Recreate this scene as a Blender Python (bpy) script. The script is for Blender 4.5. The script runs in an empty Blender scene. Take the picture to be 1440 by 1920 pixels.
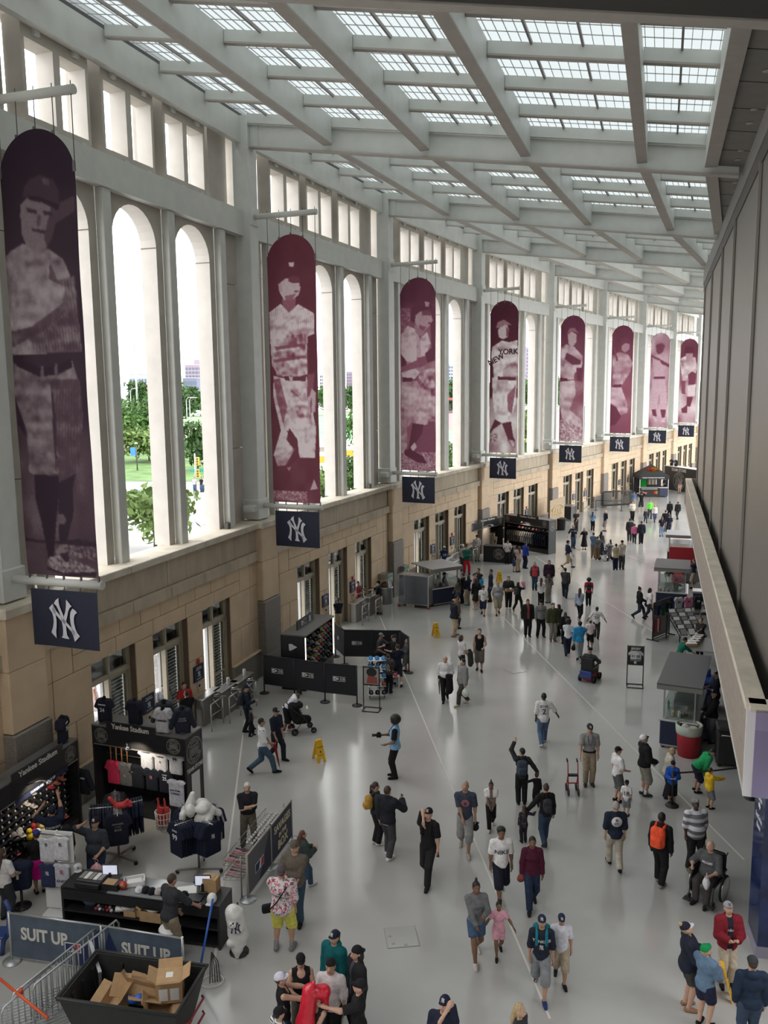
import bpy,bmesh,math,random
import numpy as np
from mathutils import Vector,Matrix
# ------------------------------------------------------------------ camera, sky, exposure
scene=bpy.context.scene
COL=scene.collection
CAM_PITCH,CAM_ROLL,CAM_Z,CAM_F=0.1431,-0.0096,11.4,1589.48/1440
_c,_s=math.cos(CAM_PITCH),math.sin(CAM_PITCH)
_r0,_u0,_f0=Vector((1,0,0)),Vector((0,_s,_c)),Vector((0,_c,-_s))
_cr,_sr=math.cos(CAM_ROLL),math.sin(CAM_ROLL)
_right,_up=_r0*_cr+_u0*_sr,_u0*_cr-_r0*_sr
cam_data=bpy.data.cameras.new('camera')
cam_data.sensor_fit,cam_data.sensor_width='HORIZONTAL',36.0
cam_data.lens=36.0*CAM_F
cam_data.clip_start,cam_data.clip_end=0.1,4000
camera=bpy.data.objects.new('camera',cam_data)
COL.objects.link(camera)
_m=Matrix((_right,_up,-_f0)).transposed().to_4x4()
_m.translation=(0,0,CAM_Z)
camera.matrix_world=_m
scene.camera=camera
scene.view_settings.view_transform='Standard'
scene.view_settings.look='None'
scene.view_settings.gamma=1
scene.view_settings.use_curve_mapping=False
scene.view_settings.exposure=0.38
SKY=3.4
world=bpy.data.worlds.new('overcast_sky')
scene.world=world
world.use_nodes=True
_n=world.node_tree.nodes
_n.clear()
_o=_n.new('ShaderNodeOutputWorld');_b=_n.new('ShaderNodeBackground')
_t=_n.new('ShaderNodeTexCoord');_x=_n.new('ShaderNodeSeparateXYZ');_q=_n.new('ShaderNodeValToRGB')
_l=world.node_tree.links.new
_l(_t.outputs['Generated'],_x.inputs[0]);_l(_x.outputs['Z'],_q.inputs[0])
_q.color_ramp.elements[0].position,_q.color_ramp.elements[0].color=0.0,(.88,.89,.91,1)
_q.color_ramp.elements[1].position,_q.color_ramp.elements[1].color=0.9,(1.0,1.0,1.0,1)
_l(_q.outputs[0],_b.inputs[0]);_b.inputs[1].default_value=SKY
_l(_b.outputs[0],_o.inputs[0])
# ------------------------------------------------------------------ helpers
PI=math.pi
rnd=random.Random(7)
MATS={}
def _sock(n,name,v):
 if name in n.inputs:
  n.inputs[name].default_value=v
def mat(name,col,rough=.6,metal=0.,spec=.5,var=0.,scale=8.,bump=0.,bscale=None,stretch=None,coat=0.,col2=None):
 """Principled material with optional noise variation of colour and fine relief."""
 if name in MATS:return MATS[name]
 m=bpy.data.materials.new(name);m.use_nodes=True
 nt=m.node_tree;p=nt.nodes['Principled BSDF']
 c=(*col,1)
 p.inputs['Base Color'].default_value=c
 p.inputs['Roughness'].default_value=rough
 p.inputs['Metallic'].default_value=metal
 _sock(p,'Specular IOR Level',spec);_sock(p,'Coat Weight',coat)
 if var or bump:
  tc=nt.nodes.new('ShaderNodeTexCoord');mp=nt.nodes.new('ShaderNodeMapping')
  nt.links.new(tc.outputs['Object'],mp.inputs[0])
  if stretch:mp.inputs['Scale'].default_value=stretch
  nz=nt.nodes.new('ShaderNodeTexNoise');nz.inputs['Scale'].default_value=scale;nz.inputs['Detail'].default_value=5
  nt.links.new(mp.outputs[0],nz.inputs['Vector'])
  if var:
   cr=nt.nodes.new('ShaderNodeValToRGB')
   a=tuple(max(0,x*(1-var)) for x in col);b=tuple(min(1,x*(1+var)) for x in col) if col2 is None else col2
   cr.color_ramp.elements[0].position,cr.color_ramp.elements[0].color=.3,(*a,1)
   cr.color_ramp.elements[1].position,cr.color_ramp.elements[1].color=.7,(*b,1)
   nt.links.new(nz.outputs['Fac'],cr.inputs[0]);nt.links.new(cr.outputs[0],p.inputs['Base Color'])
  if bump:
   n2=nt.nodes.new('ShaderNodeTexNoise');n2.inputs['Scale'].default_value=bscale or scale*4
   nt.links.new(mp.outputs[0],n2.inputs['Vector'])
   bp=nt.nodes.new('ShaderNodeBump');bp.inputs['Strength'].default_value=bump;bp.inputs['Distance'].default_value=.02
   nt.links.new(n2.outputs['Fac'],bp.inputs['Height']);nt.links.new(bp.outputs[0],p.inputs['Normal'])
 MATS[name]=m
 return m
def cloth(col):
 k='cloth_%02x%02x%02x'%tuple(int(min(1,c)*255) for c in col)
 return mat(k,col,.85,spec=.2,var=.18,scale=14)
def emit(name,col,s):
 if name in MATS:return MATS[name]
 m=mat(name,col,.5);p=m.node_tree.nodes['Principled BSDF']
 p.inputs['Emission Color'].default_value=(*col,1);p.inputs['Emission Strength'].default_value=s
 return m
def glassy(name,col,trans=.75,rough=.05):
 """thin clear sheet: mostly see-through with a reflection"""
 if name in MATS:return MATS[name]
 m=bpy.data.materials.new(name);m.use_nodes=True;nt=m.node_tree;nt.nodes.clear()
 o=nt.nodes.new('ShaderNodeOutputMaterial');t=nt.nodes.new('ShaderNodeBsdfTransparent');g=nt.nodes.new('ShaderNodeBsdfGlossy')
 x=nt.nodes.new('ShaderNodeMixShader');t.inputs[0].default_value=(*col,1);g.inputs['Roughness'].default_value=rough
 x.inputs[0].default_value=1-trans
 nt.links.new(t.outputs[0],x.inputs[1]);nt.links.new(g.outputs[0],x.inputs[2]);nt.links.new(x.outputs[0],o.inputs[0])
 MATS[name]=m
 return m
class MB:
 """collects faces and links them as one mesh object"""
 def __init__(s):s.v,s.f,s.m,s.sm=[],[],[],[]
 def face(s,pts,m=0,smooth=False):
  i=len(s.v);s.v+=[tuple(p) for p in pts];s.f.append(tuple(range(i,i+len(pts))));s.m.append(m);s.sm.append(smooth);return s
 def add(s,vs,fs,m=0,smooth=False):
  i=len(s.v);s.v+=[tuple(p) for p in vs]
  for f in fs:s.f.append(tuple(a+i for a in f));s.m.append(m);s.sm.append(smooth)
  return s
 def box(s,x0,x1,y0,y1,z0,z1,m=0):
  if x0>x1:x0,x1=x1,x0
  if y0>y1:y0,y1=y1,y0
  if z0>z1:z0,z1=z1,z0
  return s.add([(x0,y0,z0),(x1,y0,z0),(x1,y1,z0),(x0,y1,z0),(x0,y0,z1),(x1,y0,z1),(x1,y1,z1),(x0,y1,z1)],[(0,3,2,1),(4,5,6,7),(0,1,5,4),(1,2,6,5),(2,3,7,6),(3,0,4,7)],m)
 def cbox(s,x0,x1,y0,y1,z0,z1,c=.01,m=0):
  """box with chamfered vertical edges and top"""
  if x0>x1:x0,x1=x1,x0
  if y0>y1:y0,y1=y1,y0
  def ring(i,z):return[(x0+i+c,y0+i,z),(x1-i-c,y0+i,z),(x1-i,y0+i+c,z),(x1-i,y1-i-c,z),(x1-i-c,y1-i,z),(x0+i+c,y1-i,z),(x0+i,y1-i-c,z),(x0+i,y0+i+c,z)]
  vs=ring(0,z0)+ring(0,z1-c)+ring(c,z1)
  fs=[tuple(range(7,-1,-1)),tuple(range(16,24))]
  for k in(0,8):
   for i in range(8):fs.append((k+i,k+(i+1)%8,k+8+(i+1)%8,k+8+i))
  return s.add(vs,fs,m)
 def tube(s,pts,r,n=8,m=0,cap=True,smooth=True):
  pts=[Vector(p) for p in pts];rs=r if isinstance(r,(list,tuple)) else[r]*len(pts)
  rings=[]
  ref=None
  for i,p in enumerate(pts):
   d=(pts[min(i+1,len(pts)-1)]-pts[max(i-1,0)])
   if d.length<1e-9:d=Vector((0,0,1))
   d.normalize()
   if ref is None:
    ref=d.orthogonal().normalized()
   ref=(ref-d*ref.dot(d))
   if ref.length<1e-6:ref=d.orthogonal()
   ref.normalize();b=d.cross(ref)
   rings.append([p+(ref*math.cos(2*PI*k/n)+b*math.sin(2*PI*k/n))*rs[i] for k in range(n)])
  vs=[q for R in rings for q in R];fs=[]
  for i in range(len(pts)-1):
   for k in range(n):fs.append((i*n+k,i*n+(k+1)%n,(i+1)*n+(k+1)%n,(i+1)*n+k))
  s.add(vs,fs,m,smooth)
  if cap:
   j=len(s.v)-len(vs)
   s.f.append(tuple(j+k for k in range(n-1,-1,-1)));s.m.append(m);s.sm.append(False)
   s.f.append(tuple(j+(len(pts)-1)*n+k for k in range(n)));s.m.append(m);s.sm.append(False)
  return s
 def lathe(s,prof,n=16,o=(0,0,0),m=0,smooth=True,axis='z'):
  vs,fs=[],[]
  for r,z in prof:
   for k in range(n):
    a=2*PI*k/n
    p=(r*math.cos(a),r*math.sin(a),z)
    if axis=='x':p=(p[2],p[0],p[1])
    if axis=='y':p=(p[0],p[2],p[1])
    vs.append((o[0]+p[0],o[1]+p[1],o[2]+p[2]))
  for i in range(len(prof)-1):
   for k in range(n):fs.append((i*n+k,i*n+(k+1)%n,(i+1)*n+(k+1)%n,(i+1)*n+k))
  if prof[0][0]>1e-6:fs.append(tuple(range(n-1,-1,-1)))
  if prof[-1][0]>1e-6:fs.append(tuple((len(prof)-1)*n+k for k in range(n)))
  return s.add(vs,fs,m,smooth)
 def prism(s,poly,y0,y1,m=0,plane='xz'):
  n=len(poly)
  P={'xz':lambda a,b,t:(a,t,b),'xy':lambda a,b,t:(a,b,t),'yz':lambda a,b,t:(t,a,b)}[plane]
  vs=[P(a,b,y0) for a,b in poly]+[P(a,b,y1) for a,b in poly]
  fs=[tuple(range(n)),tuple(range(2*n-1,n-1,-1))]+[(i,i+n,(i+1)%n+n,(i+1)%n) for i in range(n)]
  return s.add(vs,fs,m)
 def bar(s,a,b,w,h,m=0):
  """rectangular bar from a to b; w sideways, h upwards"""
  a,b=Vector(a),Vector(b);d=(b-a).normalized();up=Vector((0,0,1))
  if abs(d.z)>.98:up=Vector((0,1,0))
  sd=d.cross(up).normalized();u=sd.cross(d)
  vs=[p+sd*(i*w/2)+u*(j*h/2) for p in(a,b) for i,j in((-1,-1),(1,-1),(1,1),(-1,1))]
  return s.add(vs,[(3,2,1,0),(4,5,6,7),(0,1,5,4),(1,2,6,5),(2,3,7,6),(3,0,4,7)],m)
 def xf(s,M):
  s.v=[tuple(M@Vector(p)) for p in s.v];return s
 def join(s,o,M=None,m=None):
  i=len(s.v);s.v+=[tuple(M@Vector(p)) if M else p for p in o.v]
  s.f+=[tuple(a+i for a in f) for f in o.f];s.m+=o.m if m is None else[m]*len(o.f);s.sm+=o.sm;return s
 def mesh(s,name,mats):
  me=bpy.data.meshes.new(name);me.from_pydata(s.v,[],s.f)
  for x in(mats if isinstance(mats,(list,tuple)) else[mats]):me.materials.append(x)
  me.polygons.foreach_set('material_index',s.m);me.polygons.foreach_set('use_smooth',s.sm)
  bm=bmesh.new();bm.from_mesh(me);bmesh.ops.recalc_face_normals(bm,faces=bm.faces);bm.to_mesh(me);bm.free()
  return me
 def build(s,name,mats,parent=None,loc=None,rz=None):
  return link(name,s.mesh(name,mats),parent,loc,rz)
def link(name,me,parent=None,loc=None,rz=None):
 o=bpy.data.objects.new(name,me);COL.objects.link(o)
 if parent:o.parent=parent
 if loc is not None:o.location=loc
 if rz is not None:o.rotation_euler=(0,0,rz)
 return o
def tag(o,label=None,cat=None,group=None,kind=None):
 if label:o['label']=label
 if cat:o['category']=cat
 if group:o['group']=group
 if kind:o['kind']=kind
 return o
def empty(name,loc=(0,0,0),rz=0,label=None,cat=None,group=None,kind=None):
 o=bpy.data.objects.new(name,None);COL.objects.link(o);o.location=(*loc,0)[:3];o.rotation_euler=(0,0,rz)
 o.empty_display_size=.2
 return tag(o,label,cat,group,kind)
KIDS={}
def copy_tree(o,loc=None,rz=None,parent=None,label=None,group=None):
 c=o.copy();COL.objects.link(c)
 if parent:c.parent=parent
 if loc is not None:c.location=loc
 if rz is not None:c.rotation_euler=(o.rotation_euler[0],o.rotation_euler[1],rz)
 if label:c['label']=label
 if group:c['group']=group
 for ch in o.children:copy_tree(ch,parent=c)
 return c
def textmesh(txt,size=1.,depth=.004,bold=0.,align='CENTER',spacing=1.):
 """lettering as (verts, faces) in the xz plane facing -y, centred"""
 cu=bpy.data.curves.new('lettering','FONT');cu.body=txt;cu.size=size;cu.extrude=depth/2;cu.offset=bold*size
 cu.align_x=align;cu.align_y='CENTER';cu.space_character=spacing;cu.resolution_u=3
 ob=bpy.data.objects.new('lettering',cu);COL.objects.link(ob)
 dg=bpy.context.evaluated_depsgraph_get();dg.update()
 me=bpy.data.meshes.new_from_object(ob.evaluated_get(dg))
 vs=[(v.co.x,-v.co.z,v.co.y) for v in me.vertices];fs=[tuple(p.vertices) for p in me.polygons]
 bpy.data.objects.remove(ob);bpy.data.curves.remove(cu);bpy.data.meshes.remove(me)
 return vs,fs
TX={}
def text(txt,size,m,parent,loc,rz=0.,rx=0.,depth=.006,bold=0.,name='lettering',squash=1.,spacing=1.):
 k=(txt,size,depth,bold,spacing)
 if k not in TX:TX[k]=textmesh(txt,size,depth,bold,spacing=spacing)
 vs,fs=TX[k]
 b=MB().add([(x*squash,y,z) for x,y,z in vs],fs)
 me=bpy.data.meshes.new(name);me.from_pydata(b.v,[],b.f);me.materials.append(m)
 o=link(name,me,parent,loc);o.rotation_euler=(rx,0,rz)
 return o
ORD=('lowest','second','third','fourth','fifth','sixth','seventh','eighth','top')
def ellipse(cx,cz,rx,rz,n=20):return[(cx+rx*math.cos(2*PI*k/n),cz+rz*math.sin(2*PI*k/n)) for k in range(n)]
def triangulated(polys,y,th=.004):
 """flat printed shapes (lists of xz outlines, concave allowed) as a thin layer in front of y"""
 from mathutils.geometry import tessellate_polygon
 b=MB()
 for p in polys:
  ts=tessellate_polygon([[Vector((a,c,0)) for a,c in p]])
  n=len(p)
  b.add([(a,y-th,c) for a,c in p]+[(a,y,c) for a,c in p],[tuple(t) for t in ts]+[(i,(i+1)%n,(i+1)%n+n,i+n) for i in range(n)])
 return b
 # interlocking N and Y, outlines in a 0..1 square
def _sc(L):return[((x-745)/620,(565-y)/755) for x,y in L]
NY_LOGO=[_sc(p) for p in([(440,380),(525,298),(548,355),(575,410),(570,485),(582,600),(575,700),(560,800),(560,912),(505,862),(458,815),(500,720),(522,620),(520,540),(500,460)],[(525,298),(548,355),(590,425),(640,478),(700,535),(780,608),(830,650),(890,708),(960,770),(940,880),(920,850),(880,770),(770,658),(690,600),(570,485),(500,430)],[(930,358),(980,385),(1020,425),(970,460),(945,530),(945,620),(965,710),(1000,790),(1050,840),(1000,890),(940,945),(915,850),(880,760),(890,708),(872,600),(870,510),(885,420)],[(548,290),(590,230),(655,185),(650,260),(665,340),(700,420),(740,515),(780,620),(740,650),(690,600),(672,500),(640,410),(600,335)],[(808,205),(860,260),(915,320),(870,350),(835,420),(810,510),(775,610),(740,650),(715,570),(740,515),(780,420),(800,320)],[(690,590),(790,590),(772,665),(775,740),(785,840),(830,908),(750,906),(668,890),(697,855),(708,770),(705,680)])]
def ny_logo(w,m,parent,loc,rz=0.,name='emblem',rx=0.):
 polys=[[(x*w,z*w*1.22) for x,z in p] for p in NY_LOGO]
 o=triangulated(polys,0).build(name,m,parent,loc);o.rotation_euler=(rx,0,rz)
 return o
 # ------------------------------------------------------------------ materials of the hall
M_steel=mat('painted_steel',(.60,.615,.58),.45,var=.05,scale=2)
M_steelw=mat('painted_steel_window',(.58,.585,.545),.45,var=.05,scale=2)
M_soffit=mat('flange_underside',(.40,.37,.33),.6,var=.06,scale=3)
M_cast=mat('precast_panel',(.50,.465,.41),.85,var=.09,scale=1.6,bump=.1)
M_castl=mat('precast_reveal',(.66,.62,.57),.85,var=.06,scale=1.6)
M_lime=mat('limestone',(.60,.455,.305),.8,var=.10,scale=1.3,bump=.12)
M_limeb=mat('limestone_weathered',(.47,.395,.295),.85,var=.18,scale=2.2,bump=.15,stretch=(1,1,.25))
M_joint=mat('mortar_joint',(.17,.125,.085),.95)
M_granite=mat('dark_granite',(.20,.175,.15),.6,var=.3,scale=30)
M_bronze=mat('door_frame_paint',(.40,.35,.26),.45,var=.05)
M_dark=mat('dark_void',(.035,.033,.03),.8)
M_shut=mat('grey_shutter',(.50,.50,.49),.5,var=.04)
M_dglass=glassy('door_glass',(.62,.65,.64),.82)
M_tglass=glassy('transom_glass',(.30,.31,.30),.80)
M_floor=mat('polished_concrete',(.40,.395,.375),.135,spec=.6,var=.12,scale=.28,bump=.03,bscale=2.6)
M_line=mat('floor_line',(.62,.59,.53),.4)
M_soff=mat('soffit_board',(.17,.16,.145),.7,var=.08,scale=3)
M_mesh=mat('woven_metal_mesh',(.205,.185,.16),.42,metal=.45,var=.10,scale=5,stretch=(6,6,.4))
M_mull=mat('mullion_steel',(.36,.33,.30),.35,metal=.3)
M_fascia=mat('grey_fascia',(.21,.205,.195),.55,var=.06)
M_fasciad=mat('dark_fascia',(.085,.08,.075),.6)
M_bulk=mat('brown_bulkhead',(.33,.275,.225),.6,var=.12,scale=2,stretch=(1,1,6))
M_cap=mat('stone_coping',(.60,.54,.44),.8,var=.14,scale=2)
M_lilac=mat('lilac_painted_board',(.22,.19,.31),.6)
# ------------------------------------------------------------------ plan of the hall
COLS=[Vector(p) for p in((-13.55,7.25),(-9.206,20.399),(-4.886,33.561),(.462,46.485),(6.820,58.824),(14.158,71.052),(21.490,82.754),(28.872,94.471),(36.218,106.221),(43.56,117.9))]
NB=len(COLS)-1
BAY=13.88
def tang(i):
 a,b=COLS[max(0,i-1)],COLS[min(NB,i+1)]
 return(b-a).normalized()
def colrot(i):t=tang(i);return math.atan2(t.y,t.x)
def bayrot(i):t=COLS[i+1]-COLS[i];return math.atan2(t.y,t.x)
# bay frame: x along the wall, y = outwards (to the street), z up; the hall is at y < 0
def put(b,u0,u1,v0,v1,z0,z1,m=0,c=0):
 """box by distance along the bay u, depth towards the hall v, height z"""
 return b.cbox(u0,u1,-v0,-v1,z0,z1,c,m) if c else b.box(u0,u1,-v0,-v1,z0,z1,m)
def one(name,root,mats,*a,c=0):return put(MB(),*a,c=c).build(name,mats,root)
def lower_wall(root):
 C=BAY/2
 back=MB()
 doors=[(2.87,4.97),(5.93,8.0),(9.0,11.08)]
 # dark backing, with the door openings left free
 xs=[0]+[x for d in doors for x in d]+[BAY]
 for i in range(0,len(xs),2):put(back,xs[i],xs[i+1],-.5,-.03,0,3.8)
 put(back,0,BAY,-.5,-.03,3.8,6.0)
 back.build('backing',M_joint,root)
 g=.012
 def st(u0,u1,z0,z1,v=0.,name='stone_block',m=None):
  d=rnd.uniform(-.006,.006)
  one(name,root,m or M_lime,u0+g,u1-g,-.05,v+d,z0+g,z1-g,c=.012)
  # end panels, mirrored
 for s in(0,1):
  def e(a,b,z0,z1,**k):
   (st(a,b,z0,z1,**k) if s==0 else st(BAY-b,BAY-a,z0,z1,**k))
  e(.6,1.25,2.4,3.8);e(1.25,2.87,2.4,3.8);e(.6,1.4,1.12,2.4);e(1.4,2.1,1.12,2.4);e(2.1,2.87,1.12,2.4)
  e(.6,1.25,3.8,4.77);e(1.25,2.1,3.8,4.77)
  e(.6,2.87,0,1.08,v=.10,name='base_stone',m=M_granite)
  e(.6,2.87,1.06,1.13,v=.12,name='base_cap',m=M_lime)
 for a,b in((4.97,5.93),(8.0,9.0)):
  st(a,b,2.2,3.8);st(a,(a+b)/2,.92,2.2);st((a+b)/2,b,.92,2.2)
  one('base_stone',root,M_limeb,a,b,-.05,.12,0,.92,c=.02)
  # two courses over the doors
 n=5;w=(BAY-4.2)/n
 for k in range(n):st(2.1+k*w,2.1+(k+1)*w,3.8,4.28)
 n=9;w=(BAY-4.2)/n
 for k in range(n):st(2.1+k*w,2.1+(k+1)*w,4.28,4.77)
 # band, frieze, ledge
 n=6;w=(BAY-1.2)/n
 for k in range(n):st(.6+k*w,.6+(k+1)*w,4.77,5.14,v=.12,name='band_stone',m=M_limeb)
 for k in range(2):one('frieze_panel',root,M_limeb,.6+k*(BAY-1.2)/2+g,.6+(k+1)*(BAY-1.2)/2-g,-.2,-.02,5.15,6.04,c=.01)
 n=6
 for k in range(n):one('ledge_stone',root,M_cap,.45+k*(BAY-.9)/n+.006,.45+(k+1)*(BAY-.9)/n-.006,-1.0,.14,6.04,6.25,c=.02)
 # doors
 for k,(a,b) in enumerate(doors):
  f=MB();w=.09
  m=(a+b)/2
  for x0,x1 in((a,a+w),(b-w,b),(m-.05,m+.05)):put(f,x0,x1,-.38,-.22,0,3.8)
  for z0,z1 in((3.7,3.8),(3.0,3.14)):put(f,a,b,-.38,-.22,z0,z1)
  fo=f.build('door_frame',M_bronze,root)
  for x0,x1 in((a+w,m-.05),(m+.05,b-w)):
   one('transom_pane',root,M_tglass,x0,x1,-.31,-.30,3.14,3.7)
   # right-hand leaf: glass with the rolling shutter behind it
  lf=MB()
  for x0,x1 in((m+.06,m+.13),(b-w-.08,b-w-.01)):put(lf,x0,x1,-.33,-.27,.03,2.98)
  for z0,z1 in((.03,.25),(2.9,2.98),(1.0,1.06)):put(lf,m+.06,b-w-.01,-.33,-.27,z0,z1)
  lf.build('door_leaf',M_bronze,root)
  one('door_pane',root,M_dglass,m+.13,b-w-.08,-.305,-.295,.25,2.9)
 return doors
def shutters(root,which):
 """rolling shutters outside the door leaves (1 = right half, 2 = both halves)"""
 for(a,b),w in zip([(2.87,4.97),(5.93,8.0),(9.0,11.08)],which):
  m=(a+b)/2
  for x0,x1 in([(m,b)] if w==1 else[(a,m),(m,b)]):
   s=MB();z=.02;k=0
   while z<3.0:
    s.add([(x0+.05,.52,z),(x1-.05,.52,z),(x1-.05,.485,z+.05),(x0+.05,.485,z+.05),(x1-.05,.52,z+.11),(x0+.05,.52,z+.11)],[(0,1,2,3),(3,2,4,5)]);z+=.115
   tag(s.build('shutter_slats',M_shut,root),kind='stuff')
   one('shutter_post',root,M_shut,x0-.03,x0+.05,-.55,-.45,0,3.1)
  one('shutter_box',root,M_dark,a,b,-.85,-.5,3.05,3.35)
def upper_wall(root):
 C=BAY/2
 # steel beams between the columns
 one('edge_beam',root,M_steelw,.2,BAY-.2,-.55,-.30,20.63,21.57)
 one('transfer_beam',root,M_steelw,.2,BAY-.2,-.60,-.28,17.24,18.16)
 # window posts
 PX=[C-5.13,C-1.71,C+1.71,C+5.13]
 for x in PX:
  one('window_post',root,M_steelw,x-.2,x+.2,-.62,-.34,6.25,17.24,c=.02)
  # arched precast panels: 2.86 m bays between the posts
 for k in range(3):
  cx=C+(k-1)*3.42;hw,hs=1.51,1.16;zs,zt,v0,v1=16.0,17.1,-.62,-1.2
  b=MB();N=14
  arc=[(cx-hs*math.cos(PI*i/N),zs+(zt-zs)*math.sin(PI*i/N)) for i in range(N+1)]
  inner=[(cx-hs,6.25)]+arc+[(cx+hs,6.25)]
  for v in(v0,v1):
   out=[]
   for(x,z) in inner:
    out.append((x,z))
   for i in range(len(inner)-1):
    (x0,z0),(x1,z1)=inner[i],inner[i+1]
    if i==0:q=[(cx-hw,6.25),(x0,z0),(x1,z1),(cx-hw,zs)]
    elif i==len(inner)-2:q=[(x0,z0),(x1,z1),(cx+hw,6.25),(cx+hw,zs)]
    else:
     t0,t1=[cx-hw+2*hw*(j)/N for j in(i-1,i)]
     q=[(x0,z0),(x1,z1),(t1,17.6),(t0,17.6)]
    b.face([(x,-v,z) for x,z in q])
   b.face([(cx-hw,-v,zs),(cx-hs,-v,zs),(cx-hw,-v,17.6)]);b.face([(cx+hs,-v,zs),(cx+hw,-v,zs),(cx+hw,-v,17.6)])
  b.build('arch_panel',M_cast,root)
  r=MB()
  for i in range(len(inner)-1):
   (x0,z0),(x1,z1)=inner[i],inner[i+1]
   r.face([(x0,-v0,z0),(x1,-v0,z1),(x1,-v1,z1),(x0,-v1,z0)],smooth=0<i<len(inner)-2)
  r.build('arch_reveal',M_castl,root)
  j=MB()
  for s in(-1,1):put(j,cx+s*hs-.006*s-.006,cx+s*hs+.006,v0+.003,v1,zs-.012,zs+.012)
  j.build('panel_joint',M_joint,root)
  # side strips next to the columns
 for x0,x1 in((.25,C-5.33),(C+5.33,BAY-.25)):
  for z0,z1 in((6.25,9.2),(9.22,15.4),(15.42,17.5)):one('side_panel',root,M_cast,x0,x1,-1.35,-.66,z0,z1,c=.01)
  one('side_panel',root,M_cast,x0,x1,-1.35,-.95,17.5,21.5)
  one('bracket',root,M_steelw,x0+.05,x1+.1,-.9,-.55,18.16,18.3)
  # clerestory frames
 for k in range(3):
  cx=C+(k-1)*3.22;hw=1.33;v0,v1=-.62,-1.18
  f=MB();z0,z1,oz0,oz1=18.16,20.9,18.47,20.36
  ops=[(cx-1.21,cx-.13),(cx+.13,cx+1.21)]
  put(f,cx-hw,cx+hw,v1,v0,z0,oz0);put(f,cx-hw,cx+hw,v1,v0,oz1,z1)
  for x0,x1 in((cx-hw,ops[0][0]),(ops[0][1],ops[1][0]),(ops[1][1],cx+hw)):put(f,x0,x1,v1,v0,oz0,oz1)
  f.build('clerestory_frame',M_cast,root)
  for x0,x1 in ops:
   r=MB()
   for x in(x0+.003,x1-.003):r.face([(x,-v0,oz0),(x,-v0,oz1),(x,-v1,oz1),(x,-v1,oz0)])
   r.build('opening_reveal',M_castl,root)
  cl=MB()
  for x in(cx-.8,cx+.75):put(cl,x-.1,x+.1,v0,v0+.1,20.5,20.66)
  for x in(cx-.3,cx+.9):put(cl,x-.1,x+.1,v0,v0+.08,18.17,18.32)
  cl.build('clip',M_steelw,root)
 for x in(C-4.95,C-1.61,C+1.61,C+4.95):
  one('recess_panel',root,M_cast,x-.32,x+.32,-1.35,-1.2,18.1,21.0)
 one('head_panel',root,M_cast,0,BAY,-1.5,-1.35,20.88,21.9)
 one('floodlight',root,M_fasciad,BAY-2.25,BAY-2.05,-.5,-.3,6.25,6.5,c=.03)
def column(i):
 root=empty('column',(*COLS[i],0),colrot(i),kind='structure')
 W=.08
 one('shaft',root,M_steel,W-.33,W+.33,-.68,0,6.9,21.6,c=.015)
 one('plinth',root,M_steel,W-.42,W+.42,-.75,.06,6.35,7.15,c=.03)
 one('corbel',root,M_steel,W-.75,W-.33,-.5,.0,6.7,6.95,c=.05)
 for z in(17.7,):one('pole_plate',root,M_steel,W-.3,W+.3,0,.05,z-.05,z+.6)
 # masonry pier below
 for a,b in((3.12,4.7),(4.7,6.05)):one('pier_stone',root,M_lime,W-.67,W+.67,-.5,.28,a+.008,b-.008,c=.03)
 for a,b in((0,.9),(.9,2.0),(2.0,3.1)):one('pier_base_stone',root,M_granite,W-.70,W+.70,-.5,.34,a+.006,b-.006,c=.04)
 one('pier_cap',root,M_cap,W-.76,W+.76,-1.,.38,6.05,6.3,c=.05)
 one('pier_core',root,M_joint,W-.62,W+.62,-.5,.24,0,6.2)
 return root
rootL=empty('wall_left',(*COLS[0],0),bayrot(0),kind='structure')
lower_wall(rootL);upper_wall(rootL)
bays=[rootL]
for i in range(1,NB):
 r=copy_tree(rootL,(*COLS[i],0),bayrot(i));bays.append(r)
for i,w in enumerate([(2,2,2),(1,1,1),(1,1,1),(1,2,2),(2,2,2),(2,2,2),(2,2,2),(2,2,2),(2,2,2)]):shutters(bays[i],w)
for i in range(0,NB+1):column(i)
# ------------------------------------------------------------------ roof: girders, beams, purlins, glass
SPAN,ZG,SLOPE=17.1,20.45,-.152
def roofpt(i,a,f=0.):
 """point in plan at distance a in from the wall, between column i and i+1"""
 p0=COLS[i]+Vector((tang(i).y,-tang(i).x))*a+(tang(1)*(a*.095-.1) if i==1 else Vector((0,0)))
 if f==0 or i+1>NB:return p0
 p1=roofpt(i+1,a)
 return p0.lerp(p1,f)
def rz_(a):return ZG+SLOPE*a
def R3(i,a,f,dz):p=roofpt(i,a,f);return Vector((p.x,p.y,rz_(a)+dz))
LONG=[0.0,3.26,6.93,10.45,14.2,16.28]
def hexa(b,p,q,m=0):
 """solid between two 4-point rings"""
 i=len(b.v);b.v+=[tuple(x) for x in p]+[tuple(x) for x in q]
 for f in((0,1,2,3),(7,6,5,4),(0,4,5,1),(1,5,6,2),(2,6,7,3),(3,7,4,0)):b.f.append(tuple(a+i for a in f));b.m.append(m);b.sm.append(False)
def beam3(b,p,q,w,z0,z1,m=0):
 d=(q-p);d.z=0;d.normalize();s=Vector((d.y,-d.x,0))*(w/2)
 def ring(c):return[c-s+Vector((0,0,z0)),c+s+Vector((0,0,z0)),c+s+Vector((0,0,z1)),c-s+Vector((0,0,z1))]
 hexa(b,ring(p),ring(q),m)
NPUR=5
M_pane=bpy.data.materials.new('translucent_roof_glass');M_pane.use_nodes=True
_nt=M_pane.node_tree;_nt.nodes.clear()
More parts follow.
